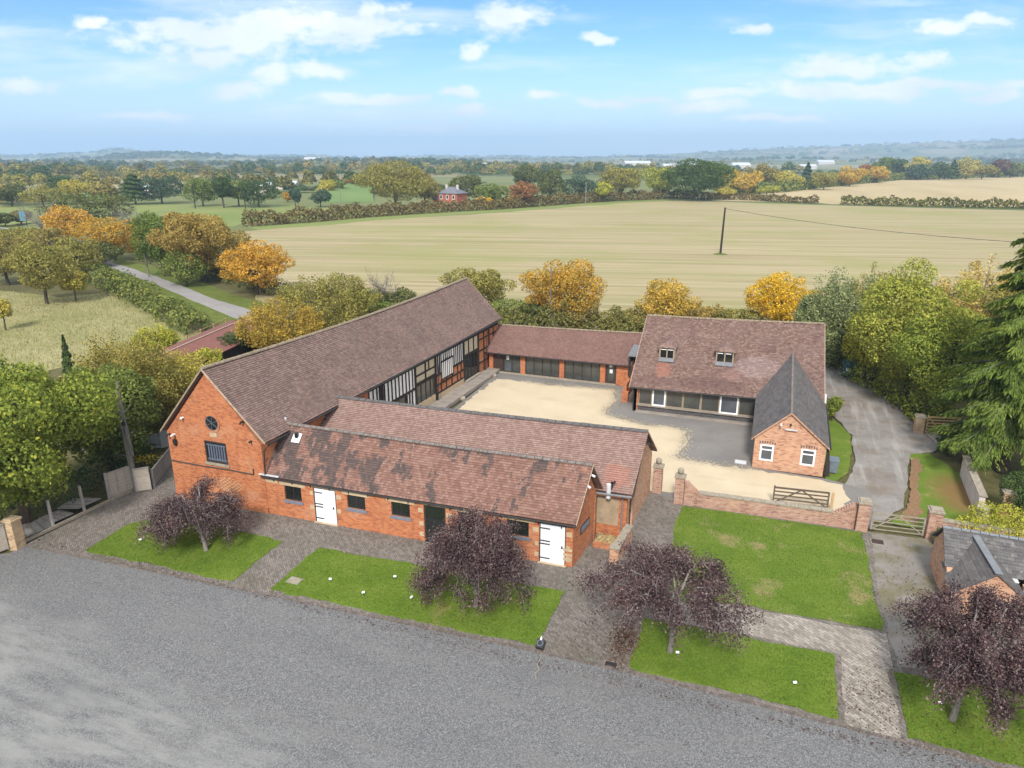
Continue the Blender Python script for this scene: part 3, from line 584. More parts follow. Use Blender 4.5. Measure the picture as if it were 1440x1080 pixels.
    ('broadleaf_tree', 'tall olive tree left of the lime coloured one on the field hedge', 'trees along the far side of the stubble field', -72.19, 354.79, 16.91, 25.33, 'round', 'olive', 0.766, 1.0),
    ('broadleaf_tree', 'pale lime coloured tree in the field hedge', 'trees along the far side of the stubble field', -56.79, 373.3, 16.76, 20.94, 'round', 'lime2', 0.792, 1.0),
    ('oak_tree', 'widest dark oak on the field hedge right of the lime coloured tree', 'trees along the far side of the stubble field', -37.91, 361.06, 19.66, 33.23, 'round', 'dkgreen', 0.754, 1.0),
    ('broadleaf_tree', 'tall green tree with a yellow tip behind the wide dark oak', 'trees along the far side of the stubble field', -32.51, 435.06, 19.34, 27.67, 'round', 'green', 0.897, 1.0),
    ('broadleaf_tree', 'bright yellow rounded tree on the far hedge right of the dark oak', 'trees along the far side of the stubble field', -18.73, 423.55, 14.8, 24.75, 'round', 'yellow', 0.864, 1.0),
    ('hawthorn_shrub', 'yellow-green bush below the bright yellow rounded tree', 'shrubs', -25.54, 391.43, 5.85, 13.31, 'round', 'yolive', 0.805, 1.0),
    ('broadleaf_tree', 'brown-olive tree behind the bright yellow rounded tree', 'trees along the far side of the stubble field', -8.52, 501.7, 15.93, 25.64, 'round', 'brolive', 1.011, 1.0),
    ('broadleaf_tree', 'mustard coloured tree left of the dark conifer on the far hedge', 'trees along the far side of the stubble field', 4.35, 495.71, 12.07, 22.92, 'round', 'yolive', 0.99, 1.0),
    ('hawthorn_shrub', 'pale green bush under the mustard coloured tree', 'shrubs', -6.07, 420.34, 5.78, 14.03, 'round', 'lime2', 0.848, 1.0),
    ('conifer_tree', 'dark pointed conifer on the far hedge', 'trees along the far side of the stubble field', 16.64, 533.57, 16.16, 13.97, 'cone', 'bluegreen', 1.057, 1.0),
    ('broadleaf_tree', 'dull olive tree right of the dark pointed conifer', 'trees along the far side of the stubble field', 26.28, 503.66, 12.51, 19.65, 'round', 'olive', 0.99, 1.0),
    ('broadleaf_tree', 'bright yellow tree at the corner of the upper field, left one of two', 'trees along the far side of the stubble field', 46.02, 569.1, 13.94, 23.15, 'round', 'yellow', 1.106, 1.0),
    ('broadleaf_tree', 'bright yellow tree at the corner of the upper field, right one of two', 'trees along the far side of the stubble field', 72.02, 652.13, 14.64, 22.07, 'round', 'yellow', 1.252, 1.0),
    ('broadleaf_tree', 'russet tree between the two bright yellow ones', 'trees along the far side of the stubble field', 64.06, 666.35, 14.46, 18.42, 'round', 'redbrn', 1.286, 1.0),
    ('broadleaf_tree', 'dark green round tree behind the right bright yellow one', 'trees along the far side of the stubble field', 93.0, 802.68, 19.96, 23.68, 'round', 'green', 1.535, 1.0),
    ('broadleaf_tree', 'dark upright tree left of the pale poplar', 'trees along the far side of the stubble field', 105.34, 782.91, 19.34, 19.66, 'round', 'dkgreen', 1.487, 1.0),
    ('poplar_tree', 'pale straw-green poplar on the upper field edge', 'trees along the far side of the stubble field', 116.94, 764.34, 21.96, 25.42, 'tall', 'straw2', 1.442, 1.0),
    ('broadleaf_tree', 'dark blue-green domed tree in front of the pale poplar', 'trees along the far side of the stubble field', 117.13, 742.97, 15.09, 30.84, 'round', 'bluegreen', 1.399, 1.0),
    ('broadleaf_tree', 'dark green tree right of the blue-green dome', 'trees along the far side of the stubble field', 132.61, 748.59, 15.72, 23.13, 'round', 'dkgreen', 1.399, 1.0),
    ('conifer_tree', 'pointed dark conifer in the upper field edge', 'trees along the far side of the stubble field', 147.6, 775.46, 16.83, 15.89, 'cone', 'dkgreen', 1.442, 1.0),
    ('broadleaf_tree', 'straw-topped tree right of the pointed conifer', 'trees along the far side of the stubble field', 159.87, 779.91, 20.68, 22.24, 'round', 'straw2', 1.442, 1.0),
    ('broadleaf_tree', 'pale olive tree in the right part of the upper field edge', 'trees along the far side of the stubble field', 173.36, 784.81, 14.9, 25.42, 'round', 'olive', 1.442, 1.0),
    ('broadleaf_tree', 'dark purple-brown tree near the right end of the upper field edge', 'trees along the far side of the stubble field', 199.42, 841.29, 18.59, 20.3, 'round', 'purplebrown', 1.535, 1.0),
    ('broadleaf_tree', 'olive tree second from the right end of the upper field edge', 'trees along the far side of the stubble field', 210.52, 845.31, 14.48, 18.61, 'round', 'dkolive', 1.535, 1.0),
    ('broadleaf_tree', 'green tree at the right end of the upper field edge', 'trees along the far side of the stubble field', 228.93, 877.86, 15.67, 19.23, 'round', 'olivegreen', 1.586, 1.0),
    ('broadleaf_tree', 'dark round tree standing alone at the far left pasture edge', 'trees by the far pastures', -306.77, 220.51, 10.02, 16.95, 'round', 'dkolive', 0.669, 1.0),
    ('broadleaf_tree', 'olive spreading tree second from the left on the pasture edge', 'trees by the far pastures', -289.83, 221.95, 10.18, 18.89, 'round', 'olive', 0.659, 1.0),
    ('broadleaf_tree', 'dark tree rising behind the olive spreading tree on the left', 'trees by the far pastures', -346.63, 274.95, 11.29, 15.08, 'round', 'dkgreen', 0.805, 1.0),
    ('broadleaf_tree', 'pale straw-tipped tree between two dark left hand trees', 'trees by the far pastures', -310.52, 256.2, 11.09, 16.36, 'round', 'yolive', 0.742, 1.0),
    ('broadleaf_tree', 'small green tree left of the dark cedar pair', 'trees by the far pastures', -313.3, 273.68, 6.37, 12.87, 'round', 'olivegreen', 0.779, 1.0),
    ('cedar_tree', 'dark conical cedar, left one of the dark pair', 'trees by the far pastures', -268.61, 249.3, 12.64, 16.93, 'cone2', 'dkgreen', 0.698, 1.0),
    ('cedar_tree', 'dark bluish rounded cedar, right one of the dark pair', 'trees by the far pastures', -261.48, 257.16, 13.15, 21.09, 'round', 'bluegreen', 0.709, 1.0),
    ('broadleaf_tree', 'green tree pair behind a telegraph pole, left of the leaning pine', 'trees by the far pastures', -230.08, 248.33, 12.12, 16.21, 'round', 'green', 0.669, 1.0),
    ('pine_tree', 'tall dark pine with a crooked leaning top', 'trees by the far pastures', -215.68, 244.27, 15.28, 9.32, 'tall', 'dkgreen', 0.65, 1.0),
    ('broadleaf_tree', 'green rounded tree right of the crooked pine', 'trees by the far pastures', -215.83, 253.5, 11.22, 14.74, 'round', 'olivegreen', 0.669, 1.0),
    ('broadleaf_tree', 'dark low rounded tree at the right end of the dark group', 'trees by the far pastures', -204.93, 252.74, 11.96, 19.62, 'round', 'dkgreen', 0.659, 1.0),
    ('broadleaf_tree', 'ivy clad dead tree standing alone in the pasture', 'trees by the far pastures', -187.68, 254.43, 9.46, 5.73, 'tall', 'bluegreen', 0.65, 1.0),
    ('broadleaf_tree', 'small blue-green round tree left of the green sloping field', 'trees by the far pastures', -180.48, 261.62, 7.51, 10.9, 'round', 'bluegreen', 0.659, 1.0),
    ('broadleaf_tree', 'yellow tipped tree left of the russet one behind the sloping field', 'trees by the far pastures', -225.36, 333.25, 9.06, 12.86, 'round', 'yolive', 0.834, 1.0),
    ('broadleaf_tree', 'olive tree behind the left end of the green sloping field', 'trees by the far pastures', -228.49, 347.46, 8.61, 13.33, 'round', 'olivegreen', 0.864, 1.0),
    ('broadleaf_tree', 'small russet tree behind the green sloping field', 'trees by the far pastures', -240.23, 377.5, 8.86, 10.27, 'round', 'redbrn', 0.932, 1.0),
    ('broadleaf_tree', 'dark tree behind the green sloping field, left of the big oak', 'trees by the far pastures', -234.68, 379.52, 10.95, 13.35, 'round', 'dkolive', 0.932, 1.0),
    ('broadleaf_tree', 'tiny orange tree left of the blue-green round one', 'trees by the far pastures', -214.48, 285.26, 4.66, 5.64, 'round', 'orange2', 0.731, 1.0),
]
LANE_A = [(-67.35, 82.03), (-76.79, 85.41), (-91.42, 93.47), (-106.24, 101.13), (-120.39, 107.58), (-131.42, 112.37), (-143.75, 117.72), (-156.35, 124.2), (-177.64, 135.92)]
LANE_B = [(-66.2, 74.49), (-75.55, 79.59), (-89.47, 87.14), (-101.38, 93.67), (-116.16, 101.2), (-126.57, 106.39), (-139.01, 111.97), (-152.37, 118.58), (-175.66, 131.41)]
MEADOW = [(-120.67, 65.99), (-115.66, 78.31), (-101.6, 77.02), (-98.53, 83.19), (-80.78, 75.06), (-63.15, 65.92), (-57.72, 62.15), (-60.13, 56.79), (-61.7, 50.53), (-66.89, 50.0), (-68.27, 44.35), (-72.01, 37.42)]
FIELD = [(-65.8, 77.97), (-142.68, 168.17), (-136.98, 186.28), (-122.18, 222.02), (-99.21, 257.69), (-72.46, 320.45), (-47.05, 363.9), (16.62, 347.64), (91.35, 338.53), (146.57, 332.53), (48.69, 102.83), (28.53, 95.51), (2.17, 87.38), (-29.09, 75.32), (-44.61, 72.65), (-55.0, 73.69)]
FIELDTWO = [(-30.2, 363.86), (-20.62, 430.97), (24.28, 536.35), (112.03, 762.56), (238.84, 909.1), (451.26, 1047.6), (176.9, 354.14), (97.54, 362.47), (22.78, 355.0), (14.39, 368.28)]
PASTURE = [(-358.47, 192.47), (-265.93, 250.27), (-191.77, 267.07), (-147.16, 256.12), (-140.86, 224.89), (-160.53, 190.66), (-155.38, 179.61), (-229.88, 160.17), (-263.73, 140.3)]
SLOPE = [(-196.78, 286.07), (-238.72, 360.25), (-236.91, 397.96), (-176.8, 298.93)]
PASTURETWO = [(-375.66, 215.74), (-494.22, 285.36), (-367.91, 322.12), (-306.66, 276.09)]
HEDGE_FIELD = [(-152.31, 180.72), (-144.39, 196.52), (-137.57, 219.58), (-129.68, 235.77), (-117.38, 258.81), (-105.97, 275.28), (-91.91, 308.27), (-77.13, 340.87), (-48.69, 376.24), (-35.62, 368.05)]
HEDGE_MID = [(-36.24, 374.18), (-14.4, 375.75), (1.93, 363.77), (17.05, 358.2)]
HEDGE_RIGHT = [(26.35, 356.3), (45.33, 353.07), (69.43, 352.27), (94.96, 352.51), (131.73, 349.17)]
HEDGE_UPPER = [(-27.03, 412.73), (1.85, 465.32), (24.28, 536.35), (52.34, 613.34), (96.89, 735.63), (124.3, 767.01), (238.84, 909.1)]
HEDGE_LANE = [(-109.02, 92.49), (-95.85, 85.5), (-84.74, 79.6), (-73.07, 72.93), (-63.39, 67.39)]
HEDGE_VERGE = [(-145.52, 121.07), (-124.56, 111.45), (-99.66, 97.51), (-83.53, 89.97), (-71.9, 84.25), (-62.41, 79.2)]
HEDGE_BACK = [(-30.9, 77.63), (-24.82, 78.33), (-16.74, 80.53), (-10.53, 83.51), (-1.01, 86.96), (5.27, 87.07)]
POLES = [(-204.53, 243.86), (-223.67, 236.92), (-103.95, 96.78), (-10.66, 163.44), (-24.69, 84.69), (-37.07, 30.62), (-183.96, 296.33), (-180.18, 244.14)]
HOUSE = [(-133.33, 274.14), (-123.35, 277.76)]
SIGN = [(-215.49, 157.8), (-216.1, 157.58)]
STONE = [(-124.22, 105.15), (-124.12, 106.22)]
LEFTFENCE = [(-37.13, 22.03), (-37.21, 22.92), (-37.31, 23.68)]# ------------------------------------------------------------------ the setting: one sheet of open country to the horizon, then the surfaces laid on it
FWD = np.array(fw[:2]); RGT = np.array(rt[:2])
SIL_X = [-2200, -300, 0, 100, 185, 212, 240, 272, 330, 420, 500, 600, 720, 850, 940, 1000, 1100, 1200, 1300, 1440, 1700, 3600]
SIL_Y = [216, 218, 221, 219, 214.5, 210.5, 210, 214.5, 218, 218, 219.5, 219.5, 220, 219.5, 216, 212, 210, 206.5, 203.5, 200, 203, 214]
def sstep(x, a, b):
    t = np.clip((x - a) / (b - a), 0, 1); return t * t * (3 - 2 * t)
def terrain(x, y):
    x = np.asarray(x, float); y = np.asarray(y, float)
    f = x * FWD[0] + y * FWD[1]; s = x * RGT[0] + y * RGT[1]; r = np.hypot(x, y)
    px = 720 + 1000 * s / np.maximum(f, 1) * .952; px = np.where(f > 0, px, 720)
    sil = np.interp(px, SIL_X, SIL_Y)
    top = 20.5 + (219 - sil) / 1000 * 6800 * .955 * 1.08 - 2
    z = -.12 + sstep(r, 850, 1900) * (8 * np.sin(x / 390 + 1.3) * np.cos(y / 460) + 5 * np.sin(x / 170 + y / 230) - 6)
    bumps = 10 * np.sin(x / 620 + .4) * np.sin(y / 750) + 5 * np.sin(x / 240 + y / 330)
    z = z + sstep(r, 3600, 6600) * (top + bumps * .45)
    # a wooded knoll half way to the hills on the left
    kx, ky = FWD * 3300 + RGT * -1480
    z = z + 26 * np.exp(-(((x - kx) / 420) ** 2 + ((y - ky) / 330) ** 2))
    return z
rr = np.concatenate([np.linspace(0, 700, 12), np.geomspace(800, 9300, 56)])
th = np.concatenate([np.linspace(-55, 55, 221), np.linspace(58, 302, 50)]) 
mb_v = []; mb_f = []
for r_ in rr:
    a = R(YAW) * -1 + np.radians(th)
    X, Y = r_ * np.sin(a), r_ * np.cos(a); Z = terrain(X, Y); Z = np.where(r_ > 9000, Z - 60, Z)
    mb_v.extend(zip(X.tolist(), Y.tolist(), Z.tolist()))
nt = len(th)
for i in range(len(rr) - 1):
    for j in range(nt):
        k = (j + 1) % nt; mb_f.append((i * nt + j, i * nt + k, (i + 1) * nt + k, (i + 1) * nt + j))
me = bpy.data.meshes.new('ground'); me.from_pydata(mb_v, [], mb_f); me.materials.append(MT['ground'])
me.polygons.foreach_set('use_smooth', [True] * len(mb_f)); me.update()
ground = bpy.data.objects.new('ground', me); C.objects.link(ground); tag(ground, 'rough open country of fields running to the blue hills', 'ground', kind='structure')

def rough(pts, step=.5, amp=.08, skip=()):
    """subdivides a polygon's edges and roughens them"""
    out = []
    n = len(pts)
    for i in range(n):
        a, b = np.array(pts[i], float), np.array(pts[(i + 1) % n], float); L = np.linalg.norm(b - a); k = max(1, int(L / step)); nr = np.array((-(b - a)[1], (b - a)[0])) / max(L, 1e-6)
        am = 0 if i in skip else amp
        w = 0
        for j in range(k):
            w = w * .6 + random.gauss(0, am)
            out.append(a + (b - a) * j / k + nr * (w if j else 0))
    return out
def sheet(name, pts, z, mat, label, cat, rough_=None, skirt=.06):
    if rough_: pts = rough(pts, *rough_)
    m = MB(); m.slab([tuple(p) for p in pts], z - skirt, z)
    return tag(m.build(name, MT[mat]), label, cat, kind='structure')
KERB = [(-37.2, 23.42), (-29.14, 23.83), (-21.30, 24.2), (-7.38, 24.72), (-3.78, 24.76), (4.24, 24.6), (7.09, 24.5), (10.12, 24.35), (22, 24.0)]
sheet('car_park', [(-75, 14), (-75, 2), (-30, -22), (40, -22), (40, 24)] + KERB[::-1] + [(-37.2, 22.6), (-41, 20.5)], -.03, 'gravel', 'grey gravel car park in the foreground', 'car park')
sheet('forecourt', KERB + [(22, 31), (12, 38), (10.2, 41.2), (7, 41), (-4, 40.7), (-3.9, 42.2), (-6, 42.2), (-8, 45), (-30, 45), (-34, 37), (-38.5, 36), (-37.6, 33), (-36.4, 31.2), (-37.0, 30.6)], 0.0, 'paver', 'grey brown block paving round the front buildings', 'paving')
sheet('garden_path', [(-3.4, 28.8), (4.35, 29.0), (6.6, 28.7), (6.6, 31.2), (.1, 31.0), (-3.2, 30.3)], .006, 'paver_pale', 'pale block path between two lawns', 'path', (.5, .05))
sheet('garden_path', [(4.55, 24.66), (6.35, 24.62), (6.45, 28.7), (4.6, 28.9)], .005, 'paver_pale', 'pale block path beside the bottom right lawn', 'path', (.5, .05))
sheet('gravel_yard', [(6.75, 29.0), (9.6, 29.4), (9.5, 34.2), (9.45, 36.6), (10.0, 41.2), (7.0, 40.95), (6.7, 36)], .004, 'yard', 'mossy gravel yard before the field gate', 'yard', (.5, .06))
LAWNS = [[(-33.5, 24.15), (-33.65, 27.2), (-32.0, 29.1), (-24.0, 28.6), (-23.95, 24.5)], [(-21.68, 24.57), (-21.67, 28.75), (-7.86, 29.35), (-7.82, 25.0)], [(-3.82, 25.05), (-3.77, 28.6), (4.32, 28.85), (4.25, 24.9)],
         [(-3.55, 40.5), (6.5, 40.75), (6.5, 31.35), (.13, 31.15), (-2.9, 30.5), (-3.6, 36.79)], [(6.6, 28.5), (6.6, 24.75), (14, 24.5), (14, 29.2)]]
for p, l, m in zip(LAWNS, ('green lawn under the leftmost purple tree', 'green lawn in front of the white stable doors', 'green lawn under the purple tree right of the gateway path', 'large worn lawn below the garden wall', 'green lawn under the rightmost purple tree'), ('lawn', 'lawn', 'lawn', 'lawn_worn', 'lawn')):
    sheet('lawn', p, .03, m, l, 'lawn', (.3, .045))
m = MB()
for i in range(len(KERB) - 1):
    a, b = np.array(KERB[i]), np.array(KERB[i + 1]); n = int(np.linalg.norm(b - a) / .23); d = (b - a) / n; u = d / np.linalg.norm(d); nr = np.array((-u[1], u[0]))
    for k in range(n):
        p = a + d * k; h = .035 + random.uniform(-.012, .008); L = np.linalg.norm(d) - .012
        m.obox((*p, 0), (*u, 0), (*nr, 0), (0, 0, 1), 0, L, -.06, .06, -.08, h)
tag(m.build('kerb', MT['kerb']), 'brick on edge kerb along the car park', 'kerb', kind='structure')
sheet('courtyard', [(-24.1, 42.5), (-24.1, 52), (-24.3, 63.2), (-10.8, 63.0), (-9.6, 56.7), (.3, 56.7), (.3, 48), (5.3, 47.7), (7.6, 46.5), (7.2, 41.4), (-3.9, 41.0), (-5.9, 41.9), (-8, 44)], .008, 'grey_court', 'grey gravel margin of the courtyard', 'courtyard')
sheet('courtyard', [(-23.6, 43), (-23.75, 61.0), (-21, 61.2), (-18.69, 60.92), (-15, 61.4), (-12.21, 61.6), (-11.9, 59.8), (-11.5, 58.3), (-11.9, 56.3), (-11.66, 54.85), (-9.8, 54.3), (-8.06, 53.54), (-6.3, 53.9), (-4.87, 53.4), (-4.6, 50.29), (-4.9, 47.9), (-3.11, 47.6), (.22, 47.6), (4.6, 47.45), (5.93, 47.1), (5.9, 41.35), (-4.0, 40.95), (-4.16, 42.3), (-5.88, 41.95), (-8, 44)], .013, 'court', 'golden gravel courtyard between the ranges', 'courtyard', (.35, .11), .003)
sheet('drive', [(5.2, 76.8), (5.0, 70), (5.8, 66), (6.3, 60.51), (7.3, 57), (7.1, 52.76), (6.5, 49), (6.05, 47.3), (5.95, 43.4), (6.6, 42.2), (7.92, 42.8), (9.2, 45), (9.88, 48.76), (10.4, 52), (11.0, 54.4), (12.4, 55.2), (14.2, 57.5), (14.8, 59.3), (12.5, 59.8), (12.2, 62), (11.6, 65.6), (9.9, 71), (8.2, 76), (6.5, 80)], .006, 'drive', 'worn grey drive curving past the slate roofed wing', 'drive', (.5, .05))
sheet('grass_verge', [(5.0, 60.5), (6.2, 60.0), (7.1, 57), (6.9, 52.8), (6.4, 49.3), (5.4, 47.5), (4.9, 47.8)], .02, 'lawn_worn', 'grass strip between slate roofed wing and drive', 'grass', (.4, .04))
sheet('grass_verge', [(10.9, 54.3), (12.2, 54.9), (13.6, 51.5), (14.3, 45.2), (13.5, 42.3), (10.0, 42.3), (8.2, 42.6), (9.3, 44.6), (10.2, 48)], .018, 'lawn_brown', 'grass corner inside the drive beside the whitewashed wall', 'grass', (.4, .04))
sheet('leaf_bed', [(11.1, 54.0), (10.6, 51.9), (10.05, 48.7), (9.4, 45.0), (8.6, 43.0), (9.6, 42.8), (10.2, 44.5), (10.55, 48.5), (11.2, 51.8)], .024, 'litter', 'strip of brown needles along the drive edge', 'leaf litter', (.4, .08))
sheet('field', FIELD, -.06, 'field', 'broad pale stubble field behind the farm', 'field', (6, .5))
mg_ = [(x + 1.5, y - 1) for x, y in HEDGE_FIELD]; sheet('field_margin', mg_ + [(x + 10, y - 7) for x, y in mg_[::-1]], -.05, 'pasture', 'pale green margin between stubble and the far hedge', 'field edge', (5, .5))
sheet('field', FIELDTWO, -.055, 'field_far', 'upper tilled field beyond the far hedge', 'field')
sheet('pasture', PASTURE, -.058, 'pasture', 'pale green pasture beyond the lane', 'field')
sheet('pasture', PASTURETWO, -.056, 'slope', 'green pasture strip at the far left', 'field')
m = MB(); s4 = SLOPE; m.slab(s4, -.1, 2.2)
q = [(np.array(p) - np.mean(s4, 0)) for p in s4]
m = MB(); cz = [0, 5.2, 5.2, 0]
m.face([(p[0], p[1], z - .05) for p, z in zip(s4, cz)]); m.face([(s4[1][0], s4[1][1], 5.15), (s4[1][0] - 60, s4[1][1] + 90, -.2), (s4[2][0] - 60, s4[2][1] + 90, -.2), (s4[2][0], s4[2][1], 5.15)])
m.face([(s4[0][0], s4[0][1], -.2), (s4[1][0], s4[1][1], 5.15), (s4[1][0] - 60, s4[1][1] + 90, -.2)]); m.face([(s4[3][0], s4[3][1], -.2), (s4[2][0] - 60, s4[2][1] + 90, -.2), (s4[2][0], s4[2][1], 5.15)])
tag(m.build('pasture', MT['slope']), 'small bright green sloping pasture left of the big oak', 'field', kind='structure')
sheet('meadow', MEADOW, -.05, 'meadow', 'dry straw coloured meadow at the left', 'meadow', (1.5, .3))
LA, LB = LANE_A + [(-205, 150), (-240, 160)], LANE_B + [(-204, 147.5), (-240, 157)]
LA = [(p[0] * .62 + q[0] * .38, p[1] * .62 + q[1] * .38) for p, q in zip(LA, LB)]
vA = [(p[0] + 1.6, p[1] + 3.6) for p in LA]; vB = [(p[0] - 1.3, p[1] - 2.6) for p in LB]
sheet('lane_verge', [(-60, 74)] + [(-62, 82)] + vA + vB[::-1] + [(-64, 70)], -.045, 'verge', 'green grass verges of the lane', 'verge', (2, .25))
sheet('lane', [(-58, 76.5), (-58, 72)] + LB + LA[::-1], -.03, 'lane', 'pale narrow lane curving away on the left', 'lane', (1.5, .07))

# ------------------------------------------------------------------ builders for building parts
def fr(p0, p1):
    """frame along a wall seen from outside: origin, along, outward"""
    p0 = np.array(p0, float); d = np.array(p1, float) - p0; d /= np.linalg.norm(d)
    return (p0[0], p0[1], 0), (d[0], d[1], 0), (d[1], -d[0], 0)
def wbox(mb, F, u0, u1, z0, z1, w0, w1): mb.obox(F[0], F[1], F[2], (0, 0, 1), u0, u1, w0, w1, z0, z1)
def window(parent, F, u0, u1, z0, z1, mats=('grey_frame', 'glass'), nx=2, nz=1, depth=.12, fw_=.055, sill=True, sill_m='sill', name='window', mull=.045, transom=None):
    """frame in the hole, its glass and its sill as sub-parts"""
    m = MB()
    for a, b, c, d in ((u0, u0 + fw_, z0, z1), (u1 - fw_, u1, z0, z1), (u0 + fw_, u1 - fw_, z0, z0 + fw_), (u0 + fw_, u1 - fw_, z1 - fw_, z1)): wbox(m, F, a, b, c, d, -depth, -depth + .06)
    for i in range(1, nx):
        c = u0 + (u1 - u0) * i / nx; wbox(m, F, c - mull / 2, c + mull / 2, z0 + fw_, z1 - fw_, -depth + .003, -depth + .055)
    for i in range(1, nz):
        c = z0 + (z1 - z0) * i / nz; wbox(m, F, u0 + fw_, u1 - fw_, c - mull / 2, c + mull / 2, -depth + .005, -depth + .052)
    if transom: wbox(m, F, u0 + fw_, u1 - fw_, transom - mull / 2, transom + mull / 2, -depth + .005, -depth + .052)
    w = m.build(name, MT[mats[0]], parent)
    m = MB(); wbox(m, F, u0 + .02, u1 - .02, z0 + .02, z1 - .02, -depth + .012, -depth + .026); m.build('glass', MT[mats[1]], w)
    if sill:
        m = MB(); wbox(m, F, u0 - .08, u1 + .08, z0 - .17, z0 - .003, -depth + .01, .055); m.build('sill', MT[sill_m], w)
    return w
def stable_door(parent, F, u0, u1, z1):
    m = MB(); n = 8
    for i in range(n):
        a, b = u0 + (u1 - u0) * i / n, u0 + (u1 - u0) * (i + 1) / n
        wbox(m, F, a + .004, b - .004, .03, z1, -.08, -.03 + random.uniform(-.003, .003))
    wbox(m, F, u0, u1, .03, z1, -.10, -.05)
    d = m.build('door', MT['white_wood'], parent, 'white boarded door with black strap hinges')
    for z in (z1 - .25, z1 - .98, z1 - 1.16, .28):
        m = MB(); wbox(m, F, u0 - .02, u0 + .52, z - .025, z + .025, -.03, .0); m.build('hinge', MT['black_iron'], d)
    m = MB(); wbox(m, F, u1 - .17, u1 - .12, 1.0, 1.14, -.03, .01); wbox(m, F, u1 - .2, u1 - .08, 1.05, 1.08, .01, .03); m.build('handle', MT['black_iron'], d)
    m = MB(); wbox(m, F, u0 - .05, u0 - .002, .0, z1 + .05, -.12, -.02); wbox(m, F, u1 + .002, u1 + .05, 0, z1 + .05, -.12, -.02); wbox(m, F, u0 - .05, u1 + .05, z1 + .003, z1 + .06, -.125, -.02); m.build('door_frame', MT['dark_frame'], d)
    m = MB(); wbox(m, F, u0 - .1, u1 + .1, -.02, .028, -.2, .12); m.build('threshold', MT['stone'], d)
    return d
def gutter(parent, a, b, r=.06, downs=(), mat='gutter'):
    a, b = np.array(a, float), np.array(b, float); m = MB(); L = np.linalg.norm(b - a); n = max(2, int(L / 1.8))
    m.tube([a + (b - a) * i / n + np.array((0, 0, -.012 * math.sin(math.pi * i / n))) for i in range(n + 1)], r, 8); m.build('gutter', MT[mat], parent)
    for pts in downs:
        m = MB(); m.tube(pts, .042, 8)
        m.build('downpipe', MT[mat], parent)
def barge(parent, a, b, outd, w=.16, t=.05, mat='mortar', name='verge'):
    m = MB(); a, b = np.array(a, float), np.array(b, float); o = np.array((*outd, 0.)) * t
    n = 12
    for i in range(n):
        p, q = a + (b - a) * i / n, a + (b - a) * (i + 1) / n; j = random.uniform(-.006, .006); up = np.array((0, 0, 1.))
        m.obox(p, (q - p), o * (1 + j * 6), up, 0, .985, 0, 1, -w, 0.012 + j)
    m.build(name, MT[mat], parent)
def camera_box(name, label, F, u, z, mat, cat='security camera', tilt=.12, L=.28):
    o = thing(name, label, cat, tuple(np.array(F[0]) + np.array(F[1]) * u + np.array((0, 0, z))), 'fittings on the walls')
    m = MB(); wbox(m, F, u - .05, u + .05, z - .05, z + .05, .005, .05); m.build('bracket', MT[mat], o)
    b0 = np.array(F[0]) + np.array(F[1]) * u + np.array((0, 0, z)); od = np.array(F[2])
    m = MB(); m.tube([b0 + od * .05, b0 + od * .13 + np.array((0, 0, -.01))], .025, 6); m.tube([b0 + od * .13 + np.array((0, 0, .03)), b0 + od * (.13 + L) + np.array((0, 0, .03 - tilt))], .06, 8); m.build('housing', MT[mat], o)
    m = MB(); m.tube([b0 + od * (.13 + L) + np.array((0, 0, .03 - tilt)), b0 + od * (.135 + L) + np.array((0, 0, .028 - tilt))], .045, 8); m.build('lens', MT['glass'], o)
    return o
# ------------------------------------------------------------------ the long timber-framed barn
A0, B0, B1, D1 = (-33.83, 31.05), (-26.85, 31.08), (-25.45, 65.9), (-32.5, 66.2)
barn = thing('timber_barn', 'long brown tiled barn with an orange brick gable and black and white timber side', 'barn', (*A0, 0))
Ff = fr(A0, B0); wg = 6.98; ap = 3.55
m = MB(); wall(m, A0, B0, [(0, 0), (wg, 0), (wg, 4.42), (ap, 8.45), (0, 4.38)], [(2.80, 4.42, 2.78, 4.18)]); m.build('gable_wall', MT['brick'], barn)
m = MB(); wbox(m, Ff, -.02, wg + .02, -.02, .34, 0.004, .05)
for k in range(9): wbox(m, Ff, 4.1 + k * .16, 4.24 + k * .16, 1.2 + .0 * k, 1.28, .003, .012)
m.build('plinth', MT['brick_old'], barn, 'crumbling pale plinth course')
m = MB()
for r_ in range(9):
    for k in range(12):
        if abs(r_ - 4) + abs(k - 5.5) * .7 < 5.6 and (r_ + k) % 2 == 0: wbox(m, Ff, 3.3 + k * .16 + .02 * (r_ % 2), 3.44 + k * .16, .95 + r_ * .11, 1.01 + r_ * .11, .003, .014)
m.build('spalled_brick', MT['stone'], barn, 'patch of spalled paler bricks')
m = MB(); wall(m, B0, B1, [(0, 0), (11.2, 0), (11.2, 4.4), (0, 4.4)]); m.build('side_wall', MT['brick'], barn)
m = MB(); wall(m, B1, D1, [(0, 0), (7.05, 0), (7.05, 4.4), (3.6, 8.3), (0, 4.55)]); wall(m, D1, A0, [(0, 0), (35.1, 0), (35.1, 4.3), (0, 4.3)]); m.build('rear_wall', MT['brick_old'], barn)
F = fr(B0, B1)
m = MB(); wbox(m, F, 11.2, 21.5, 0, .95, -.3, -.01); m.build('stone_plinth', MT['stone'], barn); m = MB(); wbox(m, F, 26.95, 30.1, 0, .42, -.3, .02); m.build('stone_plinth', MT['stone'], barn); m = MB(); wbox(m, F, 21.5, 26.95, 0, .8, -.3, .03); m.build('stone_plinth', MT['stone'], barn)
for q_ in ((21.5, 26.95, .802, 2.46, -.25, -.02), (30.1, 34.85, 0, 4.4, -.3, -.02)): m = MB(); wbox(m, F, *q_); m.build('brick_infill', MT['brick'], barn)
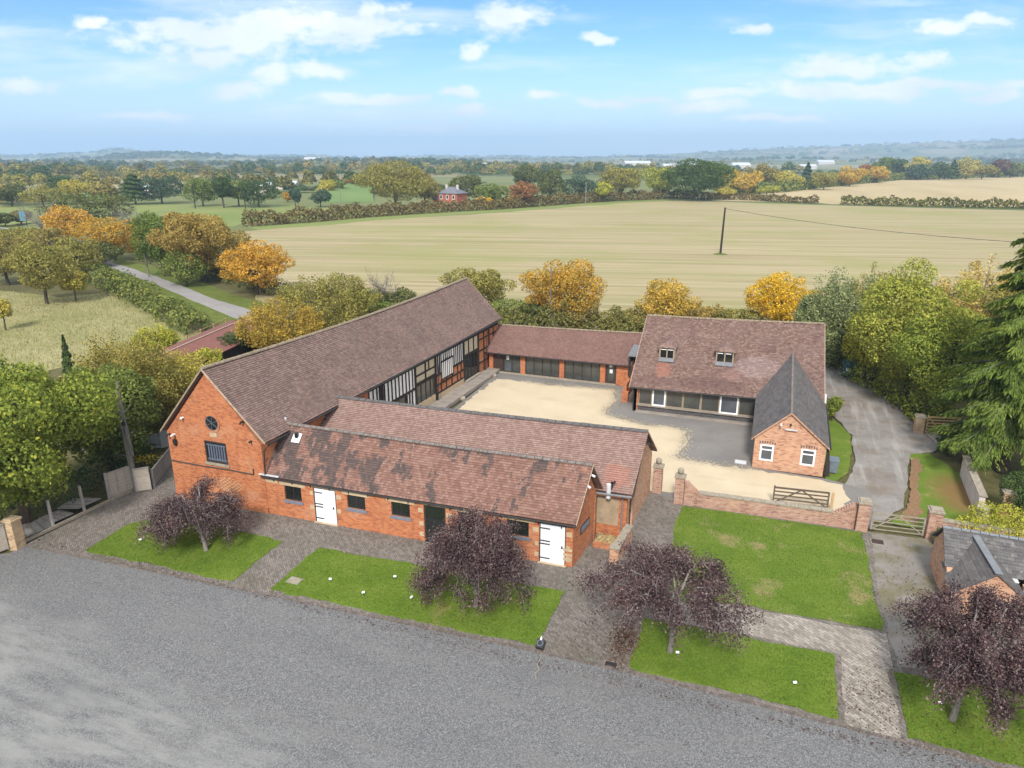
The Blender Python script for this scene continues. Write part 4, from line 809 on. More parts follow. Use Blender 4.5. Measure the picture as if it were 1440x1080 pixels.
for q_ in ((11.2, 17.9, 2.45, 4.35, -.25, -.03), (16.55, 17.9, .952, 2.449, -.25, -.028), (21.5, 26.95, 2.461, 4.35, -.25, -.022)): m = MB(); wbox(m, F, *q_); m.build('white_panel', MT['plaster'], barn)
for q_ in ((18.0, 21.4, 2.75, 4.35, -.25, -.04), (26.95, 30.1, 2.85, 4.35, -.25, -.04)): m = MB(); wbox(m, F, *q_); m.build('beige_panel', MT['beige_panel'], barn)
tm = MB()
def stud(u, z0, z1, w=.16, p=.03): 
    j = random.uniform(-.02, .02); wbox(tm, F, u - w / 2 + j, u + w / 2 + j, z0, z1, -.02, p + random.uniform(-.004, .004))
def rail(u0, u1, z, w=.18, p=.034): wbox(tm, F, u0, u1, z - w / 2, z + w / 2, -.02, p)
for u in np.arange(11.3, 17.8, .52): stud(u, 2.55, 4.2, .115)
stud(12.9, 2.55, 4.3, .62, .02)
rail(11.2, 17.9, 2.46, .2); rail(11.2, 34.85, 4.3, .2, .04)
for u in (16.55, 16.98, 17.4): stud(u, .95, 2.36, .17)
for u, w in ((17.98, .24), (21.46, .26), (26.95, .22), (30.1, .22), (32.6, .2)): stud(u, .1, 4.2, w, .05)
stud(19.7, 2.8, 4.2); rail(18.1, 21.33, 2.72, .2); rail(18.1, 21.33, 3.42, .13); stud(20.3, 3.5, 4.2, .1)
for u in np.arange(21.85, 22.4, .36): stud(u, 2.6, 4.2, .15)
rail(21.59, 22.4, 2.5, .2)
for u in np.arange(22.5, 24.7, .38): stud(u, 3.5, 4.2, .1)
for u in np.arange(24.95, 26.9, .36): stud(u, 2.55, 4.2, .12)
rail(24.62, 26.84, 2.46, .2); rail(21.59, 26.84, 1.62, .15); rail(21.59, 26.84, .86, .13)
for u in (22.4, 23.35, 24.4, 25.5, 26.2): stud(u, .93, 1.54, .14); stud(u + .1, 1.7, 2.36, .14)
for u in (28.0, 29.05): stud(u, 2.9, 4.2, .14)
rail(27.06, 29.99, 2.82, .2); rail(30.2, 34.8, 2.5, .14); rail(30.2, 34.8, 1.3, .12); rail(30.2, 34.8, 3.6, .12); stud(31.4, .1, 4.2, .16); stud(33.7, 2.5, 4.2, .14); 
tm.build('timber_frame', MT['timber'], barn)
m = MB(); wbox(m, F, 22.42, 24.62, 1.98, 3.45, .035, .06); lat = m.build('shutter', MT['plaster'], barn, 'white slatted shutter standing proud of the frame')
m = MB()
for k in range(7): wbox(m, F, 22.4 + k * .35, 22.49 + k * .35, 1.98, 3.45, .062, .085)
for z in (1.93, 3.5): wbox(m, F, 22.38, 24.66, z - .06, z + .06, .03, .09)
m.build('slat', MT['timber'], lat)
window(barn, F, 11.4, 16.4, .98, 2.34, ('timber', 'glass'), 5, 1, .08, sill=False)
window(barn, F, 18.12, 21.3, .12, 2.6, ('timber', 'glass_room'), 4, 1, .08, .1, sill=False, name='glazed_bay', mull=.12)
d = window(barn, F, 27.08, 29.98, .45, 2.7, ('timber', 'glass'), 4, 1, .06, .1, sill=False, name='double_door', mull=.1)
m = MB(); wbox(m, F, 28.35, 28.62, 1.7, 2.15, -.044, -.036); m.build('notice', MT['paper'], d)
m = MB(); wbox(m, F, 26.9, 30.2, .36, .44, -.05, .3); m.build('threshold', MT['cap_stone'], d)
# roof
eA, eB, rA, rB = (-26.34, 30.86, 4.74), (-25.12, 66.05, 4.86), (-30.28, 30.86, 8.80), (-28.95, 66.25, 8.66)
m = MB(); roof_slope(m, eA, eB, rA, rB, .135, .034, 40, .30, .1, .018)
roof_slope(m, (-32.95, 66.4, 4.6), (-34.1, 30.86, 4.5), rB, rA, .135, .034, 40, .30, .1, .018); rf = m.build('roof', MT['tile_barn'], barn)
m = MB(); ridge(m, rA, rB, .30, .13); m.build('ridge_tile', MT['ridge_lichen'], rf)
o_ = (0, -1)
barge(barn, eA, rA, o_, .10, .05); barge(barn, (-34.1, 30.86, 4.5), rA, o_, .12, .06, 'oak')
barge(barn, eB, rB, (0, 1), .12, .05)
gutter(barn, (-26.26, 31.0, 4.60), (-25.05, 66.0, 4.72), .06, [[(-26.26, 31.15, 4.55), (-26.6, 31.0, 4.1), (-26.7, 30.98, 2.5)], [tuple(np.array(F[0]) + np.array(F[1]) * 21.5 + np.array(F[2]) * (.35 if z > 4 else .1) + np.array((0, 0, z))) for z in (4.6, 4.1, .1)],
        [tuple(np.array(F[0]) + np.array(F[1]) * 31.45 + np.array(F[2]) * (.35 if z > 4 else .1) + np.array((0, 0, z))) for z in (4.6, 4.1, .1)]])
# round window, barred hatch, pipe and fittings on the gable
def ringpts(u, z, r, n=28): return [(u + r * math.cos(2 * math.pi * k / n), z + r * math.sin(2 * math.pi * k / n)) for k in range(n)]
def disc(mb, F, u, z, r, w0, w1, r2=0, n=28):
    o, e, q = map(np.array, (F[0], F[1], F[2])); P = lambda a, w: o + e * a[0] + q * w + np.array((0, 0, a[1]))
    A = ringpts(u, z, r, n)
    if r2:
        B = ringpts(u, z, r2, n)
        for k in range(n):
            j = (k + 1) % n
            mb.face([P(A[k], w1), P(A[j], w1), P(B[j], w1), P(B[k], w1)]); mb.face([P(B[k], w0), P(B[k], w1), P(B[j], w1), P(B[j], w0)]); mb.face([P(A[k], w0), P(A[j], w0), P(A[j], w1), P(A[k], w1)])
    else:
        mb.face([P(a, w1) for a in A])
        for k in range(n): j = (k + 1) % n; mb.face([P(A[k], w0), P(A[j], w0), P(A[j], w1), P(A[k], w1)])
m = MB(); disc(m, Ff, 3.60, 5.38, .60, .004, .05, .47); rw = m.build('round_window', MT['brick_old'], barn)
m = MB(); disc(m, Ff, 3.60, 5.38, .47, .002, .008); m.build('glass', MT['glass'], rw)
m = MB()
for k in range(3):
    a = math.pi * k / 3 + .1; m.bar(np.array(Ff[0]) + np.array(Ff[1]) * (3.6 - .46 * math.sin(a)) + np.array((0, -.025, 5.38 - .46 * math.cos(a))), np.array(Ff[0]) + np.array(Ff[1]) * (3.6 + .46 * math.sin(a)) + np.array((0, -.025, 5.38 + .46 * math.cos(a))), .035, .03)
disc(m, Ff, 3.6, 5.38, .49, .008, .03, .43); m.build('glazing_bar', MT['grey_frame'], rw)
m = MB(); wbox(m, Ff, 3.35, 3.85, 4.5, 4.78, .003, .03); m.build('stone_panel', MT['stone'], barn)
m = MB()
for a, b, c, d_ in ((2.80, 2.9, 2.78, 4.18), (4.32, 4.42, 2.78, 4.18), (2.9, 4.32, 4.06, 4.18), (2.9, 4.32, 2.78, 2.9)): wbox(m, Ff, a, b, c, d_, -.12, -.01)
ht = m.build('hatch', MT['dark_frame'], barn, 'barred hatch opening below the round window')
m = MB()
for k in range(7): wbox(m, Ff, 2.98 + k * .19, 3.09 + k * .19, 2.9, 3.95, -.10, -.05)
wbox(m, Ff, 2.9, 4.32, 3.88, 3.96, -.098, -.04); wbox(m, Ff, 2.9, 4.32, 2.93, 3.03, -.098, -.04); m.build('bar', MT['hatch_blue'], ht)
m = MB(); wbox(m, Ff, 2.82, 4.4, 2.8, 4.16, -.25, -.2); m.build('back_board', MT['plastic_black'], ht)
m = MB(); wbox(m, Ff, 2.72, 4.5, 2.62, 2.778, -.1, .06); m.build('sill', MT['cap_stone'], ht)
m = MB(); pz = lambda u, z: np.array(Ff[0]) + np.array(Ff[1]) * u + np.array((0, -.05, z))
m.tube([pz(0.02, 2.47), pz(2.6, 2.45), pz(4.5, 2.5), pz(6.2, 2.46), pz(6.25, 2.5), pz(6.25, 2.85)], .035, 6); m.build('conduit', MT['conduit'], barn)
camera_box('floodlight', 'white floodlight high on the orange barn gable left of the round window', Ff, 1.47, 5.47, 'plastic_white', 'floodlight', .08, .12)
camera_box('floodlight', 'black floodlight at the right verge of the orange barn gable', Ff, 5.9, 5.78, 'plastic_black', 'floodlight', .1, .16)
camera_box('sensor', 'small black sensor low at the right of the orange barn gable', Ff, 6.35, 4.6, 'plastic_black', 'sensor', .05, .1)
camera_box('floodlight', 'black floodlight box at the left corner of the orange barn gable', Ff, .22, 4.25, 'plastic_black', 'floodlight', .1, .2)
camera_box('security_camera', 'white security camera beside the black box at the left corner of the barn gable', Ff, .62, 4.28, 'plastic_white', 'security camera', .08, .25)
ln = thing('wall_lantern', 'dark oval lantern low at the left corner of the barn gable', 'lantern', (*A0, 3.7)); 
m = MB(); m.tube([pz(.62, 4.0) + (0, -.02, 0), pz(.62, 3.95) + (0, -.05, 0), pz(.62, 3.7) + (0, -.05, 0), pz(.62, 3.5) + (0, -.02, 0)], [.03, .13, .13, .03], 8); m.build('lamp_body', MT['plastic_black'], ln)
m = MB(); m.tube([pz(.62, 4.15), pz(.62, 4.0) + (0, -.02, 0)], .02, 6); m.build('bracket', MT['conduit'], ln)
# raised walk along the barn
m = MB(); ramp_pts = [tuple((np.array(F[0]) + np.array(F[1]) * u + np.array(F[2]) * w)[:2]) for u, w in ((15, .03), (33.3, .03), (33.3, 1.25), (31.0, 1.45), (15, 1.55))]
m.slab(ramp_pts, 0, .33); tag(m.build('raised_walkway', MT['concrete']), 'stained concrete walkway along the timber side of the barn', 'walkway', kind='structure')
for (x, y), l in (((-24.35, 54.3), 'pale stone at the near edge of the barn walkway'), ((-24.2, 61.6), 'pale stone at the far end of the barn walkway')):
    m = MB(); m.tube([(x, y, .0), (x + .02, y, .14), (x + .05, y + .05, .26), (x + .03, y, .30)], [.24, .27, .2, .06], 7, False); tag(m.build('stone', MT['cap_stone']), l, 'stone', 'loose stones by the walkway')

# ------------------------------------------------------------------ the front stable
P0, P1 = np.array((-26.85, 31.12)), np.array((-8.12, 31.59)); L1 = float(np.linalg.norm(P1 - P0)); F = fr(P0, P1)
gb = np.array((-7.72, 35.05)); lb = np.array((-27.0, 34.6))
stable = thing('stable', 'low front stable of orange brick with a patchy red brown roof and two white doors', 'stable', (*P0, 0))
U = lambda x: (x + 26.85) * 18.736 / 18.73
WIN = [(U(-25.57), U(-24.42), 1.12, 2.06), (U(-21.36), U(-20.2), 1.28, 2.12), (U(-18.55), U(-17.4), 1.28, 2.14), (U(-14.5), U(-13.5), 1.28, 2.2), (U(-11.72), U(-10.5), 1.32, 2.22)]
DO = [(U(-23.58), U(-22.12), 0.03, 2.24), (U(-9.92), U(-8.5), .03, 2.34)]; GD = (U(-16.55), U(-15.25), .03, 2.26)
m = MB(); wall(m, P0, P1, [(0, 0), (L1, 0), (L1, 2.52), (0, 2.42)], WIN + [(a, b, 0, d) for a, b, c, d in DO] + [(GD[0], GD[1], 0, GD[3])]); m.build('front_wall', MT['brick'], stable)
m = MB(); W2 = float(np.linalg.norm(gb - P1)); wall(m, P1, gb, [(0, 0), (W2, 0), (W2, 2.75), (1.72, 4.98), (0, 2.5)]); m.build('gable_wall', MT['brick'], stable)
m = MB(); wall(m, gb, lb, [(0, 0), (19.2, 0), (19.2, 2.7), (0, 2.7)]); m.build('rear_wall', MT['brick_old'], stable)
for a, b, c, d in WIN: window(stable, F, a, b, c, d, ('dark_frame', 'glass'), 2, 1, .13, .06)
for a, b, c, d in DO: stable_door(stable, F, a + .05, b - .05, d - .06)
gd = window(stable, F, GD[0], GD[1], .03, 2.26, ('dark_frame', 'glass'), 1, 1, .13, .1, False, name='glazed_door')
m = MB(); wbox(m, F, GD[1] - .2, GD[1] - .16, .95, 1.15, -.07, -.03); m.build('handle', MT['black_iron'], gd)
for a, b, z in [(w[0] - .3, w[1] + .3, w[3]) for w in WIN] + [(d[0] - .2, d[1] + .2, d[3]) for d in DO] + [(GD[0] - .2, GD[1] + .3, GD[3]), (U(-26.85) - .15, U(-26.0), 2.1)]: m = MB(); wbox(m, F, a, b, z + .003, min(z + .22, 2.46), -.15, .014); m.build('lintel', MT['stone'], stable)
m = MB()
for u, sd in [(d[0], -1) for d in DO + [GD]] + [(d[1], 1) for d in DO + [GD]]:
    for z in ((1.85, .95) if random.random() < .5 else (1.9, 1.1, .45)):
        w = random.uniform(.22, .4); a, b = (u - w, u - .05) if sd < 0 else (u + .05, u + w); m = MB(); wbox(m, F, a, b, z - .14, z + .12, -.1, .008); m.build('quoin', MT['stone'], stable)
for z in (.35, .62, .9): m = MB(); wbox(m, F, L1 - .5, L1 - .02, z, z + .16, -.1, .006); m.build('quoin', MT['stone'], stable)
for u in np.arange(.6, L1, 1.25): m = MB(); wbox(m, F, u, u + .05, 2.2, 2.42, .015, .05); m.build('gutter_bracket', MT['black_iron'], stable)
Fg = fr(P1, gb); mid = P1 + (gb - P1) * (1.72 / W2)
e0, e1 = (-27.05, 30.99, 2.53), (-7.93, 31.44, 2.60); r0, r1 = (-26.72, 33.35, 5.02), (-7.62, 33.45, 5.14); b0, b1 = (-27.1, 35.1, 2.95), (-7.42, 35.35, 2.9)
m = MB(); roof_slope(m, e0, e1, r0, r1, .14, .032, 30, .07, .09, .016); roof_slope(m, b1, b0, r1, r0, .14, .032, 30, .07, .09, .016); rf = m.build('roof', MT['tile_stable'], stable)
m = MB(); ridge(m, r0, r1, .07, .11); m.build('ridge_tile', MT['ridge_tile'], rf)
barge(stable, e1, r1, (1, 0), .06, .03); barge(stable, b1, r1, (1, 0), .06, .03)
m = MB(); m.bar((-27.08, 31.1, 2.66), (-26.78, 33.3, 5.0), .16, .04); m.bar((-26.78, 33.3, 4.98), (-26.76, 33.42, 5.35), .1, .1); wbox(m, F, -.3, 1.05, 2.57, 2.63, .06, .18); m.build('flashing', MT['lead_white'], stable)
gutter(stable, (-27.0, 30.95, 2.45), (-7.9, 31.40, 2.51), .05)
# roof cowl, gable cameras, sign
cw = thing('roof_vent', 'white square flue vent on the stable roof near the barn', 'roof vent', (-25.5, 32.8, 4.45))
sl_n = np.array((0, -.73, .69)); sl_u = np.array((0, .69, .73)); ex = np.array((1., 0, 0)); oo = np.array((-25.55, 32.72, 4.44))
m = MB(); m.obox(oo, ex, sl_u, sl_n, -.28, .28, -.3, .3, .0, .035); m.build('flashing', MT['plastic_white'], cw)
m = MB(); m.tube([oo + sl_n * .03 + sl_u * .05, oo + sl_u * .05 + np.array((0, -.05, .3))], [.13, .12], 10); m.build('flue', MT['plastic_black'], cw)
camera_box('security_camera', 'white security camera near the apex of the stable end gable, left one', Fg, 1.25, 4.25, 'plastic_white', tilt=.16)
camera_box('security_camera', 'white security camera under the apex of the stable end gable, right one', Fg, 1.9, 4.55, 'plastic_white', tilt=.1)
sg = thing('wall_sign', 'dark rectangular sign plate on the stable end gable', 'sign', (*P1, 1.6))
m = MB(); wbox(m, Fg, 1.05, 2.35, 1.38, 1.86, .004, .03); m.build('frame', MT['dark_frame'], sg)
m = MB(); wbox(m, Fg, 1.13, 2.27, 1.45, 1.79, .031, .037); m.build('panel', MT['sill'], sg)

# ------------------------------------------------------------------ the middle range behind it
Q0, Q1, Q2, Q3 = np.array((-26.3, 35.3)), np.array((-6.12, 35.5)), np.array((-5.78, 41.75)), np.array((-26.0, 41.6)); 
rng_ = thing('middle_range', 'brick range behind the stable with a pinkish tiled roof', 'outbuilding', (*Q1, 0))
m = MB(); W3 = float(np.linalg.norm(Q2 - Q1)); wall(m, Q1, Q2, [(0, 0), (W3, 0), (W3, 2.75), (3.2, 5.1), (0, 2.75)], [(.7, 1.55, .05, 2.05)]); m.build('gable_wall', MT['brick_pink'], rng_)
m = MB(); wall(m, Q0, Q1, [(0, 0), (20.2, 0), (20.2, 2.8), (0, 2.8)]); wall(m, Q2, Q3, [(0, 0), (20.2, 0), (20.2, 2.75), (0, 2.75)]); m.build('side_wall', MT['brick_old'], rng_)
Fr = fr(Q1, Q2); Fs = fr(Q0, Q1)
m = MB(); wbox(m, Fr, .72, 1.53, .05, 2.03, -.16, -.1); dd = m.build('door', MT['door_brown'], rng_); m = MB(); wbox(m, Fr, 1.36, 1.42, .95, 1.1, -.1, -.06); m.build('handle', MT['black_iron'], dd)
e0, e1 = (-26.55, 35.05, 2.72), (-5.78, 35.15, 2.92); r0, r1 = (-26.75, 38.55, 5.06), (-5.62, 38.6, 5.36); b0, b1 = (-26.6, 42.0, 2.8), (-5.5, 42.0, 2.85)
m = MB(); roof_slope(m, e0, e1, r0, r1, .14, .032, 30, .05, .09, .014); roof_slope(m, b1, b0, r1, r0, .14, .032, 30, .05, .09, .014); rf = m.build('roof', MT['tile_range'], rng_)
m = MB(); ridge(m, r0, r1, .05, .13, .5); m.build('ridge_tile', MT['ridge_dark'], rf)
m = MB(); m.bar((-5.72, 42.1, 2.9), (-5.66, 38.6, 5.2), .06, .16); m.bar((-5.72, 38.6, 5.2), (-5.72, 35.1, 2.85), .05, .1); m.build('barge_board', MT['timber'], rng_)
gutter(rng_, (-8.4, 35.0, 2.78), (-5.8, 35.06, 2.80), .07, [[(-6.3, 35.1, 2.75), (-6.35, 35.38, 2.5), (-6.35, 35.40, .3)]], 'lead')
m = MB(); wbox(m, Fs, 18.4, 19.75, .7, 2.4, .003, .012); m.build('render_patch', MT['render_old'], rng_, 'patch of old lime render')
camera_box('wall_light', 'small black lamp high on the pinkish range gable by the courtyard', Fr, 3.2, 4.55, 'plastic_black', 'lamp', .02, .3)
tr_ = thing('straw_trough', 'low trough of old straw in the corner between stable and middle range', 'trough', (-7.1, 34.5, 0))
m = MB(); m.box(-7.6, 33.95, 0, -6.35, 34.05, .35); m.box(-6.45, 34.05, 0, -6.35, 35.4, .35); m.build('curb', MT['brick_old'], tr_)
m = MB()
for i in range(7):
    for j in range(7):
        f_ = lambda a, b: (-7.6 + a * .17, 34.06 + b * .19, .16 + .10 * math.sin(a * 1.9 + b) + .06 * math.cos(b * 2.3)); m.face([f_(i, j), f_(i + 1, j), f_(i + 1, j + 1), f_(i, j + 1)])
m.build('straw', MT['straw'], tr_)
lw = thing('low_wall', 'low brick wall with buttress leading from the stable corner along the path', 'wall', (-6.1, 33.0, 0))
m = MB(); m.slab([(-6.30, 32.9), (-5.95, 32.88), (-5.72, 35.45), (-6.05, 35.48)], 0, .85); m.slab([(-6.36, 32.5), (-5.9, 32.46), (-5.87, 32.87), (-6.33, 32.9)], 0, 1.0); m.build('brickwork', MT['brick_pink'], lw)
m = MB(); m.slab([(-6.34, 32.94), (-5.9, 32.9), (-5.68, 35.45), (-6.09, 35.49)], .853, .93); m.slab([(-6.4, 32.44), (-5.84, 32.4), (-5.83, 32.9), (-6.37, 32.94)], 1.003, 1.08); m.build('coping', MT['cap_stone'], lw)
vt = thing('flue_pipe', 'pale metal flue with black cap between the two front roofs', 'flue', (-7.1, 35.2, 2.6)); m = MB(); m.tube([(-7.1, 35.15, 2.5), (-7.1, 35.15, 3.35)], .13, 10); m.build('pipe', MT['lead_white'], vt); m = MB(); m.tube([(-7.0, 35.3, 3.0), (-6.95, 35.35, 3.38), (-6.8, 35.3, 3.45)], .09, 8); m.build('cowl', MT['plastic_black'], vt)

# ------------------------------------------------------------------ the glazed range across the back
P0, P1 = np.array((-25.35, 63.25)), np.array((-10.85, 62.95)); F = fr(P0, P1); X = lambda x: x + 25.35
gl = thing('glazed_range', 'low single storey range with a wall of dark glazing across the back of the courtyard', 'outbuilding', (*P0, 0))
piers = [(-25.35, -24.95), (-22.05, -21.55), (-18.05, -17.58), (-14.05, -13.55), (-12.5, -10.85)]
for a, b in piers: m = MB(); wbox(m, F, X(a), X(b), 0, 2.2, -.3, 0); m.build('brick_pier', MT['brick'], gl)
m = MB(); wbox(m, F, 0, 14.5, 2.201, 2.4, -.3, -.03); m.build('head_beam', MT['timber'], gl); m = MB(); wbox(m, F, 14.2, 14.5, 0, 2.2, -4, -.302); m.build('end_wall', MT['brick'], gl)
m = MB(); m.box(-25.6, 68.6, 0, -10.85, 68.9, 2.4); m.build('rear_wall', MT['brick_old'], gl)
m = MB(); wbox(m, F, X(-24.9), X(-12.5), 0, .1, -.3, .25); m.build('step', MT['cap_stone'], gl)
m = MB(); wbox(m, F, X(-24.93), X(-23.9), .102, 2.19, -.16, -.1); d = m.build('door', MT['door_brown'], gl, 'dark brown wooden door'); m = MB(); wbox(m, F, X(-24.6), X(-24.2), 1.5, 1.9, -.099, -.092); m.build('door_light', MT['glass_grey'], d)
d = window(gl, F, X(-23.85), X(-22.07), .102, 2.19, ('dark_frame', 'glass_room'), 2, 1, .14, .07, False, name='glazed_door', mull=.09); m = MB(); wbox(m, F, X(-23.55), X(-23.28), 1.35, 1.75, -.112, -.104); m.build('notice', MT['paper'], d); m = MB(); wbox(m, F, X(-23.72), X(-23.1), .25, 1.05, -.112, -.106); m.build('blind', MT['glass_grey'], d)
for a, b in ((-21.53, -18.07), (-17.56, -14.07)): window(gl, F, X(a), X(b), .102, 2.19, ('dark_frame', 'glass_room'), 4, 1, .14, .07, False, name='glazed_bay', mull=.09)
d = window(gl, F, X(-13.53), X(-12.52), .102, 2.19, ('door_brown', 'glass_room'), 1, 1, .14, .2, False, name='door'); 
for (a, z0, z1) in ((-13.2, 1.65, 1.95), (-13.15, 1.1, 1.45)): m = MB(); wbox(m, F, X(a), X(a + .27), z0, z1, -.112, -.104); m.build('notice', MT['paper'], d)
e0, e1 = (-25.85, 62.7, 2.12), (-11.0, 62.55, 2.18); r0, r1 = (-26.0, 66.25, 4.1), (-10.7, 66.35, 4.38); b0, b1 = (-26, 69.4, 2.2), (-10.7, 69.4, 2.2)
m = MB(); roof_slope(m, e0, e1, r0, r1, .12, .02, 24, .04, .09, .012); roof_slope(m, b1, b0, r1, r0, .12, .02, 24, .04, .09, .012); rf = m.build('roof', MT['tile_glazed'], gl)
m = MB(); ridge(m, r0, r1, .04, .11); m.build('ridge_tile', MT['ridge_lichen'], rf)
gutter(gl, (-25.8, 62.66, 2.04), (-11.0, 62.5, 2.1), .05)
lk = thing('link_porch', 'narrow dark timber porch with a grey lead roof between glazed range and dormered building', 'porch', (-10.6, 63, 0))
m = MB(); m.face([(-11.35, 62.3, 3.25), (-9.9, 62.3, 3.25), (-9.9, 66.4, 3.75), (-11.35, 66.4, 3.75)]); m.face([(-11.35, 62.3, 3.1), (-9.9, 62.3, 3.1), (-9.9, 62.3, 3.25), (-11.35, 62.3, 3.25)]); m.face([(-11.35, 66.4, 3.6), (-11.35, 62.3, 3.1), (-11.35, 62.3, 3.25), (-11.35, 66.4, 3.75)]); m.build('lead_roof', MT['lead'], lk)
m = MB(); m.box(-11.3, 62.4, 0, -11.15, 66.3, 3.1); m.box(-11.14, 66.1, 0, -9.95, 66.3, 3.1); m.bar((-10.85, 58.9, .05), (-10.9, 62.3, 2.6), .14, .1); m.build('boarding', MT['timber'], lk)
m = MB(); m.box(-11.05, 58.5, 0, -10.5, 59.0, .9); m.box(-11.05, 59.0, 0, -10.75, 62.3, 1.5); m.build('brick_stub', MT['brick_old'], lk)

# ------------------------------------------------------------------ the dormered building and its slate-roofed wing
cv = thing('converted_barn', 'dormered brick building with a steep plum tiled roof and a glazed ground floor', 'barn conversion', (-9.7, 56.6, 0))
P0, P1 = np.array((-9.72, 56.62)), np.array((4.6, 56.62)); F = fr(P0, P1); X = lambda x: x + 9.72
m = MB(); wbox(m, F, 0, .42, 0, 2.3, -.3, 0); wbox(m, F, 9.9, 14.32, 0, 2.4, -.3, 0); m.build('front_wall', MT['brick'], cv)
m = MB(); wall(m, (4.6, 56.62), (4.6, 69.6), [(0, 0), (12.98, 0), (12.98, 2.4), (6.5, 6.95), (0, 2.4)]); wall(m, (-9.72, 69.6), (-9.72, 56.62), [(0, 0), (12.98, 0), (12.98, 2.3), (6.5, 6.7), (0, 2.3)]); wall(m, (4.6, 69.6), (-9.72, 69.6), [(0, 0), (14.3, 0), (14.3, 2.4), (0, 2.4)]); m.build('end_wall', MT['brick_old'], cv)
m = MB(); wbox(m, F, .421, 9.899, 0, .56, -.25, 0.0); m.build('plinth_wall', MT['brick_dark'], cv)
m = MB(); wbox(m, F, .3, 9.9, .562, .64, -.25, .14); wbox(m, F, .3, 9.9, -.02, .14, .002, .35); m.build('sill', MT['concrete'], cv)
edges = [-9.28, -8.14, -7.02, -5.62, -4.2, -2.72, -1.26, .1]
for i in range(7):
    wf = i in (1, 5); window(cv, F, X(edges[i]) + .01, X(edges[i + 1]) - .01, .645, 2.2, ('white_frame' if wf else 'oak', 'glass_grey' if wf else 'glass_room'), 1, 1, .07 if wf else .12, .12 if wf else .07, False, name='window')
m = MB(); wbox(m, F, .4, 9.9, 2.202, 2.42, -.2, .01); m.build('lintel_beam', MT['oak'], cv)
e0, e1 = (-10.0, 56.2, 2.22), (4.95, 56.2, 2.52); r0, r1 = (-9.95, 63.15, 6.86), (4.72, 63.15, 7.22); b0, b1 = (-10, 70.0, 2.3), (4.9, 70, 2.5)
m = MB(); PR = roof_slope(m, e0, e1, r0, r1, .125, .028, 34, .05, .1, .022); roof_slope(m, b1, b0, r1, r0, .125, .026, 30, .05, .1, .02); rf = m.build('roof', MT['tile_conv'], cv)
m = MB(); ridge(m, r0, r1, .06, .12); m.build('ridge_tile', MT['ridge_lichen'], rf)
barge(cv, e0, r0, (-1, 0), .1, .04); barge(cv, e1, r1, (1, 0), .1, .04)
gutter(cv, (-9.9, 56.14, 2.16), (.3, 56.14, 2.36), .05, [[(-9.7, 56.14, 2.1), (-9.66, 56.5, 1.8), (-9.66, 56.5, .1)]])
roofz = lambda x, y: 2.25 + (x + 10) / 15 * .3 + (y - 56.2) * .668
for xa, xb in ((-8.05, -6.9), (-3.42, -2.12)):
    y0 = 58.95; z0 = roofz(xa, y0) + .02; z1 = z0 + .98; xc = (xa + xb) / 2; yb = y0 + .98 / .668
    m = MB(); m.box(xa - .06, y0, z0 - .3, xa + .05, y0 + .12, z1); m.box(xb - .05, y0, z0 - .3, xb + .06, y0 + .12, z1); m.box(xa + .05, y0, z1 - .1, xb - .05, y0 + .12, z1); m.box(xa + .05, y0, z0 - .2, xb - .05, y0 + .12, z0 + .07)
    dm = m.build('dormer', MT['oak'], cv)
    for sgn, xs in ((1, xa - .05), (-1, xb + .05)):
        pass
    m = MB()
    for xs, k in ((xa - .06, 1), (xb + .06, -1)): m.face([(xs, y0, z0 - .05), (xs, y0, z1), (xs, yb, z1)][::k])
    m.build('cheek', MT['lead_white'] if xa < -5 else MT['lead'], dm)
    m = MB(); m.box(xa + .05, y0 + .05, z0 + .07, xb - .05, y0 + .07, z1 - .1); m.build('glass', MT['glass'], dm)
    m = MB()
    for s_ in (xa + .05, xc + .04): m.box(s_ + .03, y0 + .03, z0 + .74, s_ + .45, y0 + .048, z0 + .80)
    m.build('blind', MT['white_frame'], dm)
    m = MB(); m.box(xc - .05, y0 + .01, z0 + .07, xc + .05, y0 + .049, z1 - .1); m.build('mullion', MT['oak'], dm)
    m = MB(); ap_ = (xc, y0 + .45, z1 + .42); ybk = y0 + (z1 + .42 - z0) / .668
    L_, R_ = (xa - .2, y0 - .1, z1 - .02), (xb + .2, y0 - .1, z1 - .02); bk = (xc, ybk + .1, z1 + .45)
    m.face([L_, R_, ap_]); m.face([L_, ap_, bk, (xa - .2, yb + .1, z1 + .0)]); m.face([R_, (xb + .2, yb + .1, z1 + .0), bk, ap_]); m.face([L_, (xa - .2, yb, z1 - .03), (xb + .2, yb, z1 - .03), R_]); m.build('dormer_roof', MT['tile_conv'], dm)
    m = MB(); t_ = np.array((0, -1, -.668)) / 1.2026; n_ = np.array((0, -.668, 1)) / 1.2026; m.obox((xc, y0, z0 + .03), (1, 0, 0), t_, n_, -(xb - xa) / 2 - .05, (xb - xa) / 2 + .05, 0, .42, .02, .05); m.build('lead_apron', MT['lead'], dm)
P0, P1 = np.array((.22, 48.0)), np.array((4.72, 47.95)); F = fr(P0, P1); wv = 4.5
wg_ = thing('slate_wing', 'narrow pink brick wing with a dark slate roof and two white windows in its gable', 'annexe', (*P0, 0))
holes = [(.40, 1.28, .62, 1.80), (3.0, 3.9, .66, 1.84)]
m = MB(); wall(m, P0, P1, [(0, 0), (wv, 0), (wv, 2.15), (2.1, 4.15), (0, 2.18)], holes); m.build('gable_wall', MT['brick_pink'], wg_)
m = MB(); wall(m, P1, (4.72, 56.3), [(0, 0), (8.35, 0), (8.35, 2.5), (0, 2.15)]); wall(m, (.22, 56.3), P0, [(0, 0), (8.3, 0), (8.3, 2.15), (0, 2.45)]); m.build('side_wall', MT['brick_pink'], wg_)
